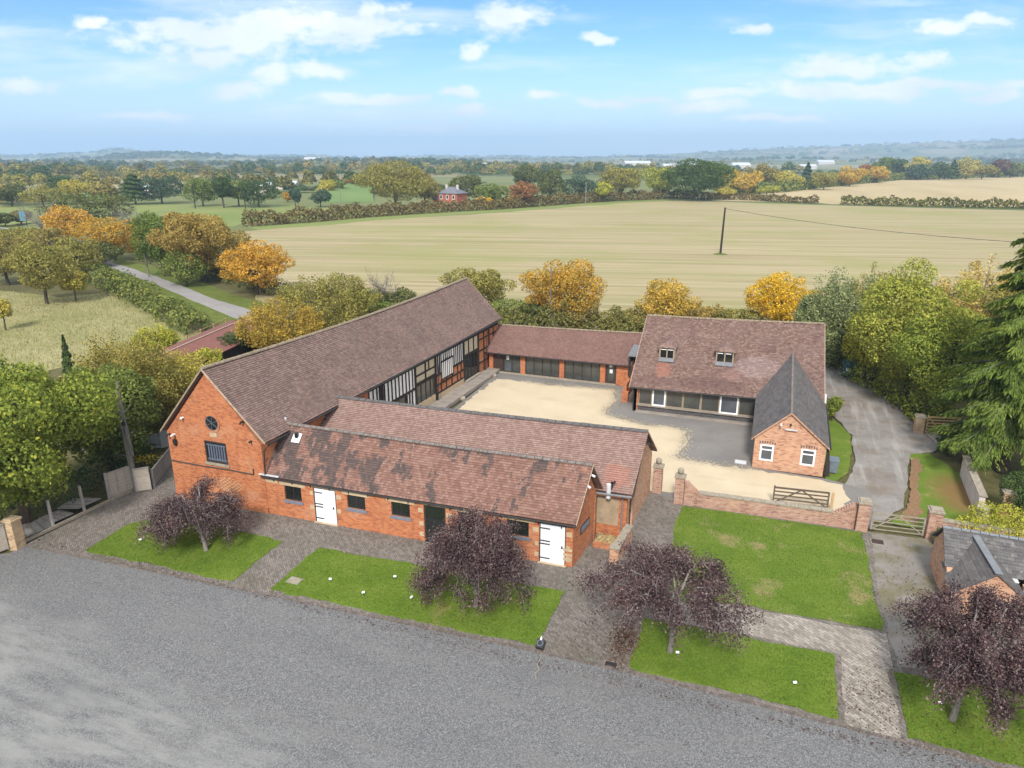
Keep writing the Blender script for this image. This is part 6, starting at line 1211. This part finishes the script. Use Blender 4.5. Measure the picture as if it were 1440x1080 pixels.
Fhs = (tuple(ho - ex * hw - ey * hd2), tuple(ex), tuple(-ey))
for u in (1.6, 4.6, 7.5):
    for z in (.9, 3.4):
        if u == 4.6 and z < 1: m = MB(); wbox(m, Fhs, 4.1, 5.1, 0, 2.2, .01, .06); m.build('door', MT['white_frame'], hs); continue
        m = MB()
        for a, b, c, d in ((u - .6, u + .6, z - .12, z + .08), (u - .6, u - .45, z + .081, z + 1.5), (u + .45, u + .6, z + .081, z + 1.5), (u - .6, u + .6, z + 1.501, z + 1.65)): wbox(m, Fhs, a, b, c, d, .01, .06)
        w = m.build('window', MT['white_frame'], hs); m = MB(); wbox(m, Fhs, u - .45, u + .45, z + .081, z + 1.5, .01, .03); m.build('pane', MT['glass'], w)
def far_shed(label, px, r, w, d, h, mat='white_sheet', name='farm_shed'):
    c = FWD * r + RGT * ((px - 720) / 1000 * r / .952); z = float(terrain(*c)); o = thing(name, label, 'shed', (*c, z), 'distant sheds'); b = np.array((*c, z))
    m = MB(); m.obox(b, e1_, e2_, ez, -w / 2, w / 2, -d / 2, d / 2, -1, h); m.build('wall', MT['whitewash'], o)
    m = MB(); P = lambda a, e, q: b + e1_ * a + e2_ * e + ez * q; a_, d_ = w / 2 + .5, d / 2 + .5; m.face([P(-a_, -d_, h), P(a_, -d_, h), P(a_, 0, h + d * .2), P(-a_, 0, h + d * .2)]); m.face([P(-a_, 0, h + d * .2), P(a_, 0, h + d * .2), P(a_, d_, h), P(-a_, d_, h)]); m.face([P(a_, -d_, h), P(a_, d_, h), P(a_, 0, h + d * .2)]); m.face([P(-a_, d_, h), P(-a_, -d_, h), P(-a_, 0, h + d * .2)]); m.build('roof', MT[mat], o)
for a in (('pale farm shed roof glimpsed right of the dead ivy clad tree', 428, 480, 15, 9, 3.4), ('small pale shed roof between the dark cedars and green tree pair', 246, 400, 9, 8, 4), ('long white shed roof far behind the rust red tree', 688, 1250, 40, 20, 6), ('long white warehouse roof far behind the pale lime tree', 935, 1750, 80, 30, 6), ('white warehouse roof right of the wide dark oak', 1012, 1700, 40, 30, 7), ('pale warehouse roof left of the lime tree, farther off', 880, 2050, 70, 30, 6), ('pale shed roof beyond the mustard coloured tree', 1098, 1600, 34, 20, 6), ('white farm shed far off above the green sloping field', 465, 2000, 40, 20, 10), ('pale shed far off right of the orange tree tops', 395, 430, 14, 10, 4), ('white shed far off above the dark conifer on the far hedge', 1120, 2300, 50, 30, 7)): far_shed(*a)
# ------------------------------------------------------------------ plants
def leaves(name, P, N, S, mat, parent=None, aspect=.62, axis=None):
    """one mesh of separate leaf-sized quads"""
    n = len(P); off = root_loc(parent) if parent else np.zeros(3); P = P - off
    N = N / (np.linalg.norm(N, axis=1, keepdims=True) + 1e-9); t = rng.normal(size=(n, 3)); a = np.cross(N, t) if axis is None else axis + t * .12; a /= (np.linalg.norm(a, axis=1, keepdims=True) + 1e-9); b = np.cross(N, a)
    S = np.broadcast_to(np.asarray(S), (n,))[:, None] * .5
    v = np.empty((n, 4, 3)); bend = N * S * .25
    v[:, 0] = P - a * S - bend; v[:, 1] = P - b * S * aspect; v[:, 2] = P + a * S - bend; v[:, 3] = P + b * S * aspect
    me = bpy.data.meshes.new(name); me.vertices.add(n * 4); me.vertices.foreach_set('co', v.reshape(-1)); me.loops.add(n * 4); me.loops.foreach_set('vertex_index', np.arange(n * 4, dtype=np.int32)); me.polygons.add(n)
    me.polygons.foreach_set('loop_start', np.arange(0, n * 4, 4, dtype=np.int32)); me.materials.append(mat); me.update(calc_edges=True)
    o = bpy.data.objects.new(name, me); C.objects.link(o)
    if parent: o.parent = parent
    return o
def unit(n):
    d = rng.normal(size=(n, 3)); return d / np.linalg.norm(d, axis=1, keepdims=True)
def lobe_cloud(cen, rad, nl, n, lob=(.30, .48), squash=.9, fill=.72, power=.45, keep=.66):
    """leaf points on the outer shells of many overlapping lobes inside an ellipsoid"""
    cen, rad = np.array(cen, float), np.array(rad, float)
    d = unit(nl); d[:, 2] = d[:, 2] * .8 + .12; q = d * (rng.random((nl, 1)) ** power) * fill; lc = cen + q * rad; lr = rng.uniform(*lob, (nl, 1)) * rad * (1.15 - .35 * np.linalg.norm(q, axis=1, keepdims=True)); lr[:, 2] *= squash
    k = rng.choice(nl, n, p=(lr.prod(1) ** .67) / (lr.prod(1) ** .67).sum()); u = unit(n); r = 1 - .38 * rng.random((n, 1)) ** 1.6 + rng.normal(0, .05, (n, 1)); P = lc[k] + u * r * lr[k]
    mind = np.full(n, 9.)
    for j in range(nl):
        dd = np.linalg.norm((P - lc[j]) / lr[j], axis=1); dd[k == j] = 9; mind = np.minimum(mind, dd)
    ok = mind > keep; P, u = P[ok], u[ok]
    return P, u * .9 + rng.normal(size=P.shape) * .55, lc
def limbs(m, base, h, r, tips, fork=.35):
    base = np.array(base, float); top = base + np.array((rng.normal(0, .03) * h, rng.normal(0, .03) * h, h)); m.tube([base - (0, 0, .1), base + (top - base) * .5 + rng.normal(0, .02 * h, 3) * (1, 1, 0), top], [r * 1.25, r * .8, r * .35], 7)
    for t in tips:
        s = base + (top - base) * rng.uniform(fork, .9); mid = (s + t) / 2 + np.array((0, 0, .08 * h)) + rng.normal(0, .03 * h, 3); m.tube([s, mid, t], [r * .45, r * .28, r * .06], 5)
def tree(name, label, group, x, y, h, w, style, col, leaf, dens):
    z = 0.0; b = np.array((x, y, z)); shrub = 'shrub' in name; cat = 'shrub' if shrub else 'tree'
    o = thing(name, label, cat, (x, y, z), group); rx = w / 2; mat = LEAF[col]; tm = MB(); P = None
    area = 4 * rx * h
    if style == 'bare':
        tips = []
        m = tm; limbs(m, b, h * .75, .02 * h, [])
        for k in range(26):
            a = rng.uniform(0, 6.28); s = b + np.array((0, 0, h * rng.uniform(.22, .7))); e = b + np.array((math.cos(a) * rx * rng.uniform(.4, 1), math.sin(a) * rx * rng.uniform(.4, 1), h * rng.uniform(.5, 1))); mid = (s + e) / 2 + rng.normal(0, .05 * h, 3); m.tube([s, mid, e], [.008 * h, .005 * h, .0015 * h], 4)
            for j in range(5):
                s2 = mid + (e - mid) * rng.random(); e2 = s2 + unit(1)[0] * rx * .35 + (0, 0, .1 * h); m.tube([s2, e2], [.004 * h, .001 * h], 3)
        tm.build('trunk', MT['bark_grey'], o); q = unit(500) * rng.random((500, 1)) ** .5 * (rx, rx, h * .36) + b + (0, 0, h * .62); leaves('crown', q, unit(500), leaf * .5, mat, o, .3); return o
    lo = {'round': .02, 'dome': .02, 'orchard': .12, 'feather': .04, 'tall': .06, 'cone': .04, 'cone2': .1, 'mound': 0.}[style]
    if shrub: lo = .0
    n = int(min(70000, max(2600, area / (leaf * leaf) * 7.5 * dens)))
    cz = h * (1 + lo) / 2; rz = h * (1 - lo) / 2
    if style in ('round', 'orchard', 'mound'):
        P, N, lc = lobe_cloud(b + (0, 0, cz), (rx * 1.08, rx * 1.08, rz * 1.06), 70, n, (.15, .36), .85, .80, .40, .62) if n > 14000 else lobe_cloud(b + (0, 0, cz), (rx * 1.02, rx * 1.02, rz * 1.04), 34 if n > 6000 else 22, n, (.24, .46), .9, .76)
    elif style == 'dome':
        P, N, lc = lobe_cloud(b + (0, 0, cz * .95), (rx * 1.0, rx * 1.0, rz * 1.05), 60, n, (.16, .26), 1, .82, .3, .7)
    elif style == 'tall':
        P, N, lc = lobe_cloud(b + (0, 0, cz), (rx, rx, rz), 18, n, (.35, .5), .7, .7)
    elif style == 'feather':
        ns = max(40, int(110 * dens)); k = rng.integers(0, ns, n); d = unit(ns); d[:, 2] = np.abs(d[:, 2]); rt_ = b + d * (rx * .25, rx * .25, 0) * rng.random((ns, 1)); tp = b + np.stack([d[:, 0] * rx, d[:, 1] * rx, h * (.35 + .65 * np.sqrt(1 - np.clip(d[:, 0] ** 2 + d[:, 1] ** 2, 0, 1) * .92)) * rng.uniform(.8, 1.02, ns)], 1)
        t = rng.random(n) ** .55; s = rt_[k] * (1 - t[:, None]) + tp[k] * t[:, None]; s[:, :2] += (d[k, :2] * (np.sin(t * 2.6)[:, None]) * rx * .22); s += rng.normal(0, 1, (n, 3)) * (.055 * w, .055 * w, .03 * h) * (1.05 - .55 * t[:, None]); P = s; N = unit(n); lc = tp[rng.choice(ns, 10)]
        P[:, 2] = np.maximum(P[:, 2], .1)
    else:
        t = rng.random(n) ** .75; a = rng.uniform(0, 6.28, n); rr_ = rx * (1 - t) ** (.8 if style == 'cone' else .55) * (.75 + .25 * np.sin(t * 40 + a * 2)) * (1 - .3 * rng.random(n) ** 2); P = b + np.stack([np.cos(a) * rr_, np.sin(a) * rr_, lo * h + t * h * (1 - lo)], 1); N = np.stack([np.cos(a), np.sin(a), np.full(n, .6)], 1) + rng.normal(0, .6, (n, 3)); lc = P[rng.choice(n, 6)]
    P = P[P[:, 2] > .03]; N = N[:len(P)]
    limbs(tm, b, h * .72, max(.05, .017 * h + .006 * w), [c for c in lc[:(5 if shrub else 12)]]); tm.build('stem' if shrub else 'trunk', MT['bark_pale' if 'birch' in name else 'bark'], o)
    cr = leaves('crown', P, N, leaf * rng.uniform(.7, 1.35, len(P)), mat, o); return o
for r_ in TREES: tree(*r_)
# the big drooping conifer at the right edge
def conifer(label, x, y, h, rb, nb):
    o = thing('conifer_tree', label, 'tree', (x, y, 0), 'trees along the drive'); m = MB(); b = np.array((x, y, 0.)); m.tube([b, b + (.0, 0, h * .5), b + (0, 0, h)], [.42, .28, .03], 9); P = []; N = []; A = []
    br = MB()
    for i in range(nb):
        t = (i + rng.random() * .6) / nb; z = h * (.12 + .88 * t ** .95); L = rb * (1 - t) ** .95 * rng.uniform(.72, 1.12) + .3; a = i * 2.4 + rng.normal(0, .25); d = np.array((math.cos(a), math.sin(a), 0)); pts = []
        for s in np.linspace(0, 1, 7): pts.append(b + d * L * s + np.array((0, 0, z + L * (.10 * math.sin(s * 2.6) - .46 * s ** 1.5 + .16 * s ** 4))))
        br.tube(pts, list(np.linspace(.05 * (1 - t) + .012, .006, 7)), 5); sd = np.array((-d[1], d[0], 0))
        k = int(42 * L) + 18
        for _ in range(k):
            s = rng.uniform(.12, 1.0) ** .8; j = s * 6; i0 = min(5, int(j)); p = pts[i0] + (pts[i0 + 1] - pts[i0]) * (j - i0); w_ = rng.normal(0, 1); q = p + sd * w_ * (.05 + .17 * L * (1.1 - s)) + np.array((0, 0, -.10 * abs(w_) * (.4 + .3 * L * (1 - s)))); ln_ = rng.uniform(.18, .6) * (.7 + .3 * min(1, L / 3))
            ax = d * (.5 + .4 * s) + sd * w_ * .35 + np.array((0, 0, -rng.uniform(.6, 1.5)))
            ax /= np.linalg.norm(ax)
            for u in np.linspace(0, 1, 6): P.append(q + ax * ln_ * u + rng.normal(0, .035, 3)); N.append(d * .5 + np.array((0, 0, .8)) + rng.normal(0, .35, 3)); A.append(ax)
    m.build('trunk', MT['bark'], o); br.build('branch', MT['bark_grey'], o); P = np.array(P); N = np.array(N); leaves('crown', P, N, rng.uniform(.16, .36, len(P)), LEAF['conifer'], o, .26, np.array(A))
conifer('tall dark green conifer with drooping branches at the right edge', 16.3, 53.2, 20.8, 5.1, 165)
# purple umbrella trees on the lawns
def purple(label, x, y, h, w, th, lean, nleaf, twigs, ox=0, oy=0, droop=.55, seed=1):
    global rng
    keep_ = rng; rng = np.random.default_rng(seed)
    o = thing('purple_tree', label, 'tree', (x, y, .03), 'purple leaved trees on the lawns'); b = np.array((x, y, .0)); tp = b + (lean, .05, th); m = MB(); m.tube([b, (b + tp) / 2 + (.03, 0, 0), tp], [.13, .105, .10], 8); br = MB(); P = []; N = []; rx = w / 2; cc = tp + (ox, oy, 0)
    segs = []
    for i in range(15):
        a = i * 2 * math.pi / 15 + rng.normal(0, .2); d = np.array((math.cos(a), math.sin(a), 0)); L = rx * rng.uniform(.62, 1.03); ph = (h - th) * rng.uniform(.45, 1.0); c = np.array((ox, oy, 0)); pts = [tp]
        for s in np.linspace(.17, 1, 6): pts.append(tp + c * s + d * L * s + np.array((0, 0, ph * math.sin(min(1, s * 1.25) * 2.35) * 1.0 - droop * (h - th) * max(0, s - .6))) + rng.normal(0, .07, 3))
        br.tube(pts, [.05, .042, .034, .026, .018, .012, .005], 5); segs.append(pts)
        for j in range(13):
            s = rng.uniform(.25, .98); q = s * 6; i0 = min(5, int(q)); p = pts[i0] + (pts[i0 + 1] - pts[i0]) * (q - i0); e = unit(1)[0] * (.85, .85, .5) + d * .35; e2 = p + e * rng.uniform(.45, .95); e3 = e2 + e * .25 + (0, 0, -rng.uniform(.1, .6)); mid = (p + e2) / 2 + (0, 0, .14)
            tw = [p, mid, e2, e3]; segs.append(tw); 
            if j < twigs: br.tube(tw, [.014, .011, .008, .003], 4)
            if j < twigs - 3:
                for _ in range(2): s2 = mid + (e2 - mid) * rng.random(); dd_ = s2 + unit(1)[0] * .45; br.tube([s2, (s2 + dd_) / 2 + (0, 0, .06), dd_], [.010, .008, .003], 3)
    k = rng.integers(0, len(segs), nleaf)
    for i in k:
        s = segs[i]; q = rng.random() ** .8 * (len(s) - 1); i0 = min(len(s) - 2, int(q))
        if len(s) > 4 and q < 2: continue
        P.append(s[i0] + (s[i0 + 1] - s[i0]) * (q - i0) + rng.normal(0, .17, 3) + (0, 0, -.04)); N.append(rng.normal(0, .7, 3) + (0, 0, .5))
    m.build('trunk', MT['bark_grey'], o); br.build('branch', MT['bark_pale'], o); P = np.array(P); leaves('crown', P, np.array(N), rng.uniform(.05, .115, len(P)), LEAF['purple'], o, .7); rng = keep_
purple('leftmost purple tree, wide and low with many bare silvery twigs, before the barn gable', -27.3, 26.4, 3.3, 5.4, .9, -.2, 28000, 13, -.9, .35, .8, 12)
purple('purple tree half hiding the stable windows, dense dome on the second lawn', -11.55, 26.7, 4.5, 5.0, 1.0, .05, 46000, 7, -.35, .3, 1.2, 21)
purple('purple tree with a bare straight trunk standing right of the paved gateway path', -2.36, 26.6, 4.2, 6.6, 2.2, .0, 38000, 9, -.4, .35, .22, 5)
purple('rightmost purple tree, darkest and cut by the right edge of the picture', 8.3, 26.3, 4.4, 6.6, 1.6, .1, 62000, 7, .9, .7, .5, 8)
# hedges: each run is one hedge
def hedge(name, label, pts, h, w, mat, leaf, dens=1.0, jag=.35):
    o = thing(name, label, 'hedge', (*pts[0], 0), 'hedges'); pts = [np.array(p) for p in pts]; P = []; N = []; tm = MB()
    for i in range(len(pts) - 1):
        a, b = pts[i], pts[i + 1]; L = np.linalg.norm(b - a); u = (b - a) / L; nr = np.array((-u[1], u[0])); n = int(L * (h * 2 + w) / (leaf * leaf) * 1.6 * dens)
        s = rng.random(n) * L; wob_ = 1 + jag * (np.sin(s * .9 + i * 7) * .4 + np.sin(s * .37 + i) * .4 + np.sin(s * 2.3) * .3); an = rng.uniform(-.15, math.pi + .15, n); rr_ = 1 - .3 * rng.random(n) ** 2; X = np.cos(an) * w / 2 * rr_ * wob_ + rng.normal(0, .08 * w, n); Z = np.maximum(.03, np.abs(np.sin(an)) ** .7 * h * rr_ * wob_)
        q = a + np.outer(s, u) + np.outer(X, nr); P.append(np.column_stack([q, Z])); N.append(np.column_stack([np.outer(np.cos(an), nr), np.sin(an)]) + rng.normal(0, .6, (n, 3)))
        for k in range(max(2, int(L / 6))): p = a + u * L * (k + .5) / max(2, int(L / 6)); tm.tube([(*p, 0), (*(p + rng.normal(0, .2, 2)), h * .7)], [.06, .02], 5)
    P = np.concatenate(P); N = np.concatenate(N); tm.build('stem', MT['bark'], o); leaves('foliage', P, N, leaf * rng.uniform(.7, 1.4, len(P)), LEAF[mat], o)
hedge('field_hedge', 'long dark hedge along the far left side of the stubble field', HEDGE_FIELD, 4.0, 4.5, 'hedge_brown', .8, 2.2)
hedge('field_hedge', 'low russet hedge between the two stubble fields, left of the gap', HEDGE_MID, 2.8, 4, 'hedge_brown', .9, 2.2)
hedge('field_hedge', 'low dark hedge between the two stubble fields, right of the gap', HEDGE_RIGHT, 3.2, 4, 'hedge', .9, 2.2)
hedge('field_hedge', 'olive hedge climbing the left edge of the upper field', HEDGE_UPPER, 5.5, 6, 'hedge_green', 1.5, 2.0)
hedge('lane_hedge', 'bushy green hedge between straw meadow and lane', [(x - .6, y - 1.6) for x, y in HEDGE_LANE], 2.4, 3.6, 'hedge_green', .40, 1.5, .5)
hedge('lane_hedge', 'dark hedge below the orange maples along the far side of the lane', [(x + 2.2, y + 5.2) for x, y in HEDGE_VERGE], 2.0, 2.6, 'hedge', .42, 1.4, .5)
hedge('boundary_hedge', 'tangled hedge behind the glazed range and the dormered building', HEDGE_BACK, 2.6, 4.0, 'hedge', .30, 1.6, .5)
hedge('undergrowth_hedge', 'tangle of dark undergrowth between the broken fence and the white fence', [(-41.5, 23.5), (-40.8, 27.5), (-40.2, 30.5), (-39.9, 33), (-41.5, 36)], 1.0, 2.2, 'dkgreen', .18, 1.1, .6)
hedge('undergrowth_hedge', 'bushes along the rear wall of the long barn and the red roofed shed', [(-36.2, 40), (-37.5, 48), (-39, 56), (-42, 64), (-46, 70)], 2.6, 4.2, 'olive', .26, 1.4, .5)
hedge('undergrowth_hedge', 'dark bushes hiding the garden fence right of the drive', [(8.8, 74), (11.6, 68.5), (13.1, 63), (14.2, 60.5)], 2.2, 2.6, 'green2', .24, 1.5, .5)
# grass: stuff
def inside(pts, X, Y):
    c = np.zeros(len(X), bool); n = len(pts)
    for i in range(n):
        x0, y0 = pts[i]; x1, y1 = pts[(i + 1) % n]
        if y0 == y1: continue
        c ^= ((y0 > Y) != (y1 > Y)) & (X < (x1 - x0) * (Y - y0) / (y1 - y0) + x0)
    return c
def scatter(pts, n):
    p = np.array(pts); lo, hi = p.min(0), p.max(0); X = rng.uniform(lo[0], hi[0], n); Y = rng.uniform(lo[1], hi[1], n); k = inside(pts, X, Y); return X[k], Y[k]
def blades(name, X, Y, z, h, w, mat, label, cat):
    n = len(X); b = np.column_stack([X, Y, np.full(n, z)]); a = rng.uniform(0, 6.28, n); sd = np.column_stack([np.cos(a), np.sin(a), np.zeros(n)]); hh_ = h * rng.uniform(.5, 1.3, n); tp = b + np.column_stack([rng.normal(0, .35, n) * hh_, rng.normal(0, .35, n) * hh_, hh_])
    v = np.empty((n, 3, 3)); v[:, 0] = b - sd * w; v[:, 1] = b + sd * w; v[:, 2] = tp; me = bpy.data.meshes.new(name); me.vertices.add(n * 3); me.vertices.foreach_set('co', v.reshape(-1)); me.loops.add(n * 3); me.loops.foreach_set('vertex_index', np.arange(n * 3, dtype=np.int32)); me.polygons.add(n); me.polygons.foreach_set('loop_start', np.arange(0, n * 3, 3, dtype=np.int32)); me.materials.append(mat); me.update(calc_edges=True)
    o = bpy.data.objects.new(name, me); C.objects.link(o); tag(o, label, cat, kind='stuff')
LEAF['grass'] = leaf_mat('grass_blades', [(.045, .095, .012), (.08, .15, .018), (.115, .185, .022), (.19, .20, .05)]); LEAF['dry'] = leaf_mat('dry_grass_blades', [(.19, .21, .07), (.29, .28, .12), (.38, .345, .18), (.46, .41, .25)])
gx, gy = map(np.concatenate, zip(*[scatter(p, k) for p, k in zip(LAWNS, (22000, 30000, 16000, 52000, 16000))])); blades('lawn_grass', gx, gy, .02, .055, .012, LEAF['grass'], 'short green lawn grass', 'grass')
mx_, my_ = scatter(MEADOW, 30000); d2 = np.hypot(mx_, my_); blades('meadow_grass', mx_, my_, -.06, .36, .035, LEAF['dry'], 'tall dry meadow grass', 'grass')
# fallen leaves below the purple trees, along the kerb and in the yard
lx = np.concatenate([np.concatenate([rng.normal(-5.6, 1.1, 500), rng.normal(-4.35, .35, 1500)]), rng.normal(-12.5, 2.2, 500), rng.uniform(-37, 10, 1300), rng.normal(5.4, .9, 500), rng.normal(8.2, 1.0, 700), rng.normal(9.5, 2, 700), np.interp(rng.random(1600), [0, .3, .65, 1], [8.6, 9.9, 11.5, 12.3]) + rng.normal(0, .35, 1600)]); ly = np.concatenate([np.concatenate([rng.normal(26.6, 1.2, 500), rng.normal(26.6, .95, 1500)]), rng.normal(26.3, 1.4, 500), 24.2 + np.abs(rng.normal(0, .35, 1300)) - .45, rng.normal(26.6, 1.3, 500), rng.normal(34, 3, 700), rng.normal(26.4, 1.4, 700), np.interp(lx[-1600:], [8.6, 9.9, 11.5, 12.3], [75, 71, 65.6, 60.5]) + rng.normal(0, .4, 1600)])
leaves('fallen_leaves', np.column_stack([lx, ly, np.full(len(lx), .045)]), np.column_stack([rng.normal(0, .25, len(lx)), rng.normal(0, .25, len(lx)), np.ones(len(lx))]), rng.uniform(.04, .09, len(lx)), leaf_mat('dead_leaves', [(.05, .025, .02), (.10, .045, .03), (.17, .08, .04), (.07, .04, .03)])); tag(bpy.data.objects['fallen_leaves'], 'brown fallen leaves on paving and kerb', 'leaves', kind='stuff')
# pebbles that blur the edge between golden and grey gravel
edge_ = [(-21, 61.2), (-18.69, 60.92), (-15, 61.4), (-12.21, 61.6), (-11.9, 59.8), (-11.5, 58.3), (-11.9, 56.3), (-11.66, 54.85), (-9.8, 54.3), (-8.06, 53.54), (-6.3, 53.9), (-4.87, 53.4), (-4.6, 50.29), (-4.9, 47.9), (-3.11, 47.6), (.22, 47.6)]; PX = []
for i in range(len(edge_) - 1):
    a, b = np.array(edge_[i]), np.array(edge_[i + 1]); k = int(np.linalg.norm(b - a) * 260); t = rng.random((k, 1)); PX.append(a + (b - a) * t + rng.normal(0, .28, (k, 2)))
PX = np.concatenate(PX)
for nm, mt, lb3, sl_ in (('golden_pebbles', 'court', 'golden pebbles strewn over the grey gravel edge', slice(0, None, 2)), ('grey_pebbles', 'grey_court', 'grey pebbles strewn over the golden gravel edge', slice(1, None, 2))):
    q = PX[sl_]; leaves(nm, np.column_stack([q, np.full(len(q), .022)]), np.column_stack([rng.normal(0, .12, (len(q), 2)), np.ones(len(q))]), rng.uniform(.05, .16, len(q)), MT[mt]); tag(bpy.data.objects[nm], lb3, 'gravel', kind='stuff')
# far woods and hedgerow trees of the vale: one mass each
def masses(name, label, seeds, mat):
    P = []; N = []; S = []
    for x, y, h, w in seeds:
        r = math.hypot(x, y); k = int(np.clip(160000 / r, 22, 420)); u = unit(k); u[:, 2] = np.abs(u[:, 2]) * 1.2 - .2; z = float(terrain(x, y)); P.append(np.array((x, y, z + h * .45)) + u * (w / 2, w / 2, h * .52) * rng.uniform(.72, 1.08, (k, 1))); N.append(u + rng.normal(0, .5, (k, 3))); S.append(np.full(k, (w * w * h) ** (1 / 3) * (.42 if k < 60 else .30 if k < 160 else .17)))
    leaves(name, np.concatenate(P), np.concatenate(N), np.concatenate(S), mat); tag(bpy.data.objects[name], label, 'woodland', kind='stuff')
def pol(px, r): return FWD * r + RGT * (px - 720) / 1000 * r / .952
groups = {'hedge': [], 'dkgreen': [], 'olive': [], 'brolive': []}
keys = list(groups)
for i in range(240):
    r = 620 * (9.0 ** rng.random()); px = rng.uniform(-500, 1950); 
    if r < 1150 and px > 985: continue
    if r < 800 and 380 < px: r = rng.uniform(800, 1400)
    c = pol(px, r); a = rng.normal(0, .5) - R(YAW) * 0; ln_ = rng.uniform(80, 420) * (1 + r / 4000); dv = RGT * math.cos(a) + FWD * math.sin(a); n = int(ln_ / rng.uniform(9, 22)); ky = keys[rng.integers(0, 4)] 
    for k in range(n):
        p = c + dv * (k / n - .5) * ln_ + rng.normal(0, 3, 2); big = rng.random() < .3; groups[keys[rng.integers(0, 4)] if rng.random() < .3 else ky].append((*p, rng.uniform(8, 15) if big else rng.uniform(3, 7), rng.uniform(10, 18) if big else rng.uniform(9, 16)))
for i in range(20):
    r = rng.uniform(330, 620); px = rng.uniform(-150, 560); c = pol(px, r); ln_ = rng.uniform(50, 130); n = int(ln_ / rng.uniform(7, 12)); ky = keys[rng.integers(0, 4)]
    if inside(SLOPE, np.array([c[0]]), np.array([c[1]]))[0] or (r < 400 and px > 330): continue
    for k in range(n): p = c + RGT * (k / n - .5) * ln_ + FWD * rng.normal(0, 3); big = rng.random() < .35; groups[ky].append((*p, rng.uniform(8, 12) if big else rng.uniform(3, 5), rng.uniform(9, 13) if big else rng.uniform(7, 10)))
for i in range(36):
    r = rng.uniform(1500, 5200); px = rng.uniform(-400, 1900); c = pol(px, r)
    for k in range(rng.integers(14, 46)): groups[keys[rng.integers(0, 2)]].append((*(c + RGT * rng.normal(0, 110) + FWD * rng.normal(0, 60)), rng.uniform(10, 17), rng.uniform(14, 26)))
for i in range(70): groups['dkgreen'].append((*(pol(285, 3300) + RGT * rng.normal(0, 190) + FWD * rng.normal(-60, 110)), rng.uniform(11, 17), rng.uniform(18, 30)))
for i in range(900):
    r = rng.uniform(4300, 7000); px = rng.uniform(-500, 1950); groups['dkgreen' if rng.random() < .6 else 'olive'].append((*pol(px, r), rng.uniform(9, 18), rng.uniform(25, 60)))
for k, v in groups.items(): masses({'hedge': 'far_hedgerows', 'dkgreen': 'far_woodland', 'olive': 'far_copses', 'brolive': 'far_thickets'}[k], {'hedge': 'distant hedgerows of the vale', 'dkgreen': 'distant dark woods towards the hills', 'olive': 'distant olive copses', 'brolive': 'distant brownish thickets'}[k], v, LEAF[k])

# ------------------------------------------------------------------ the air between here and the hills
m = MB(); m.box(-9600, -9600, -75, 9600, 9600, 260); hz_ = bpy.data.materials.new('haze'); hz_.use_nodes = True; g = G(hz_.node_tree); vp = g.t.nodes.new('ShaderNodeVolumePrincipled'); o_n = g.t.nodes.new('ShaderNodeOutputMaterial'); vp.inputs['Color'].default_value = (.52, .72, 1, 1); vp.inputs['Density'].default_value = .00021; vp.inputs['Anisotropy'].default_value = .2; g.t.links.new(vp.outputs[0], o_n.inputs['Volume'])
tag(m.build('haze', hz_), 'thin blue air between the farm and the hills', 'haze', kind='stuff')
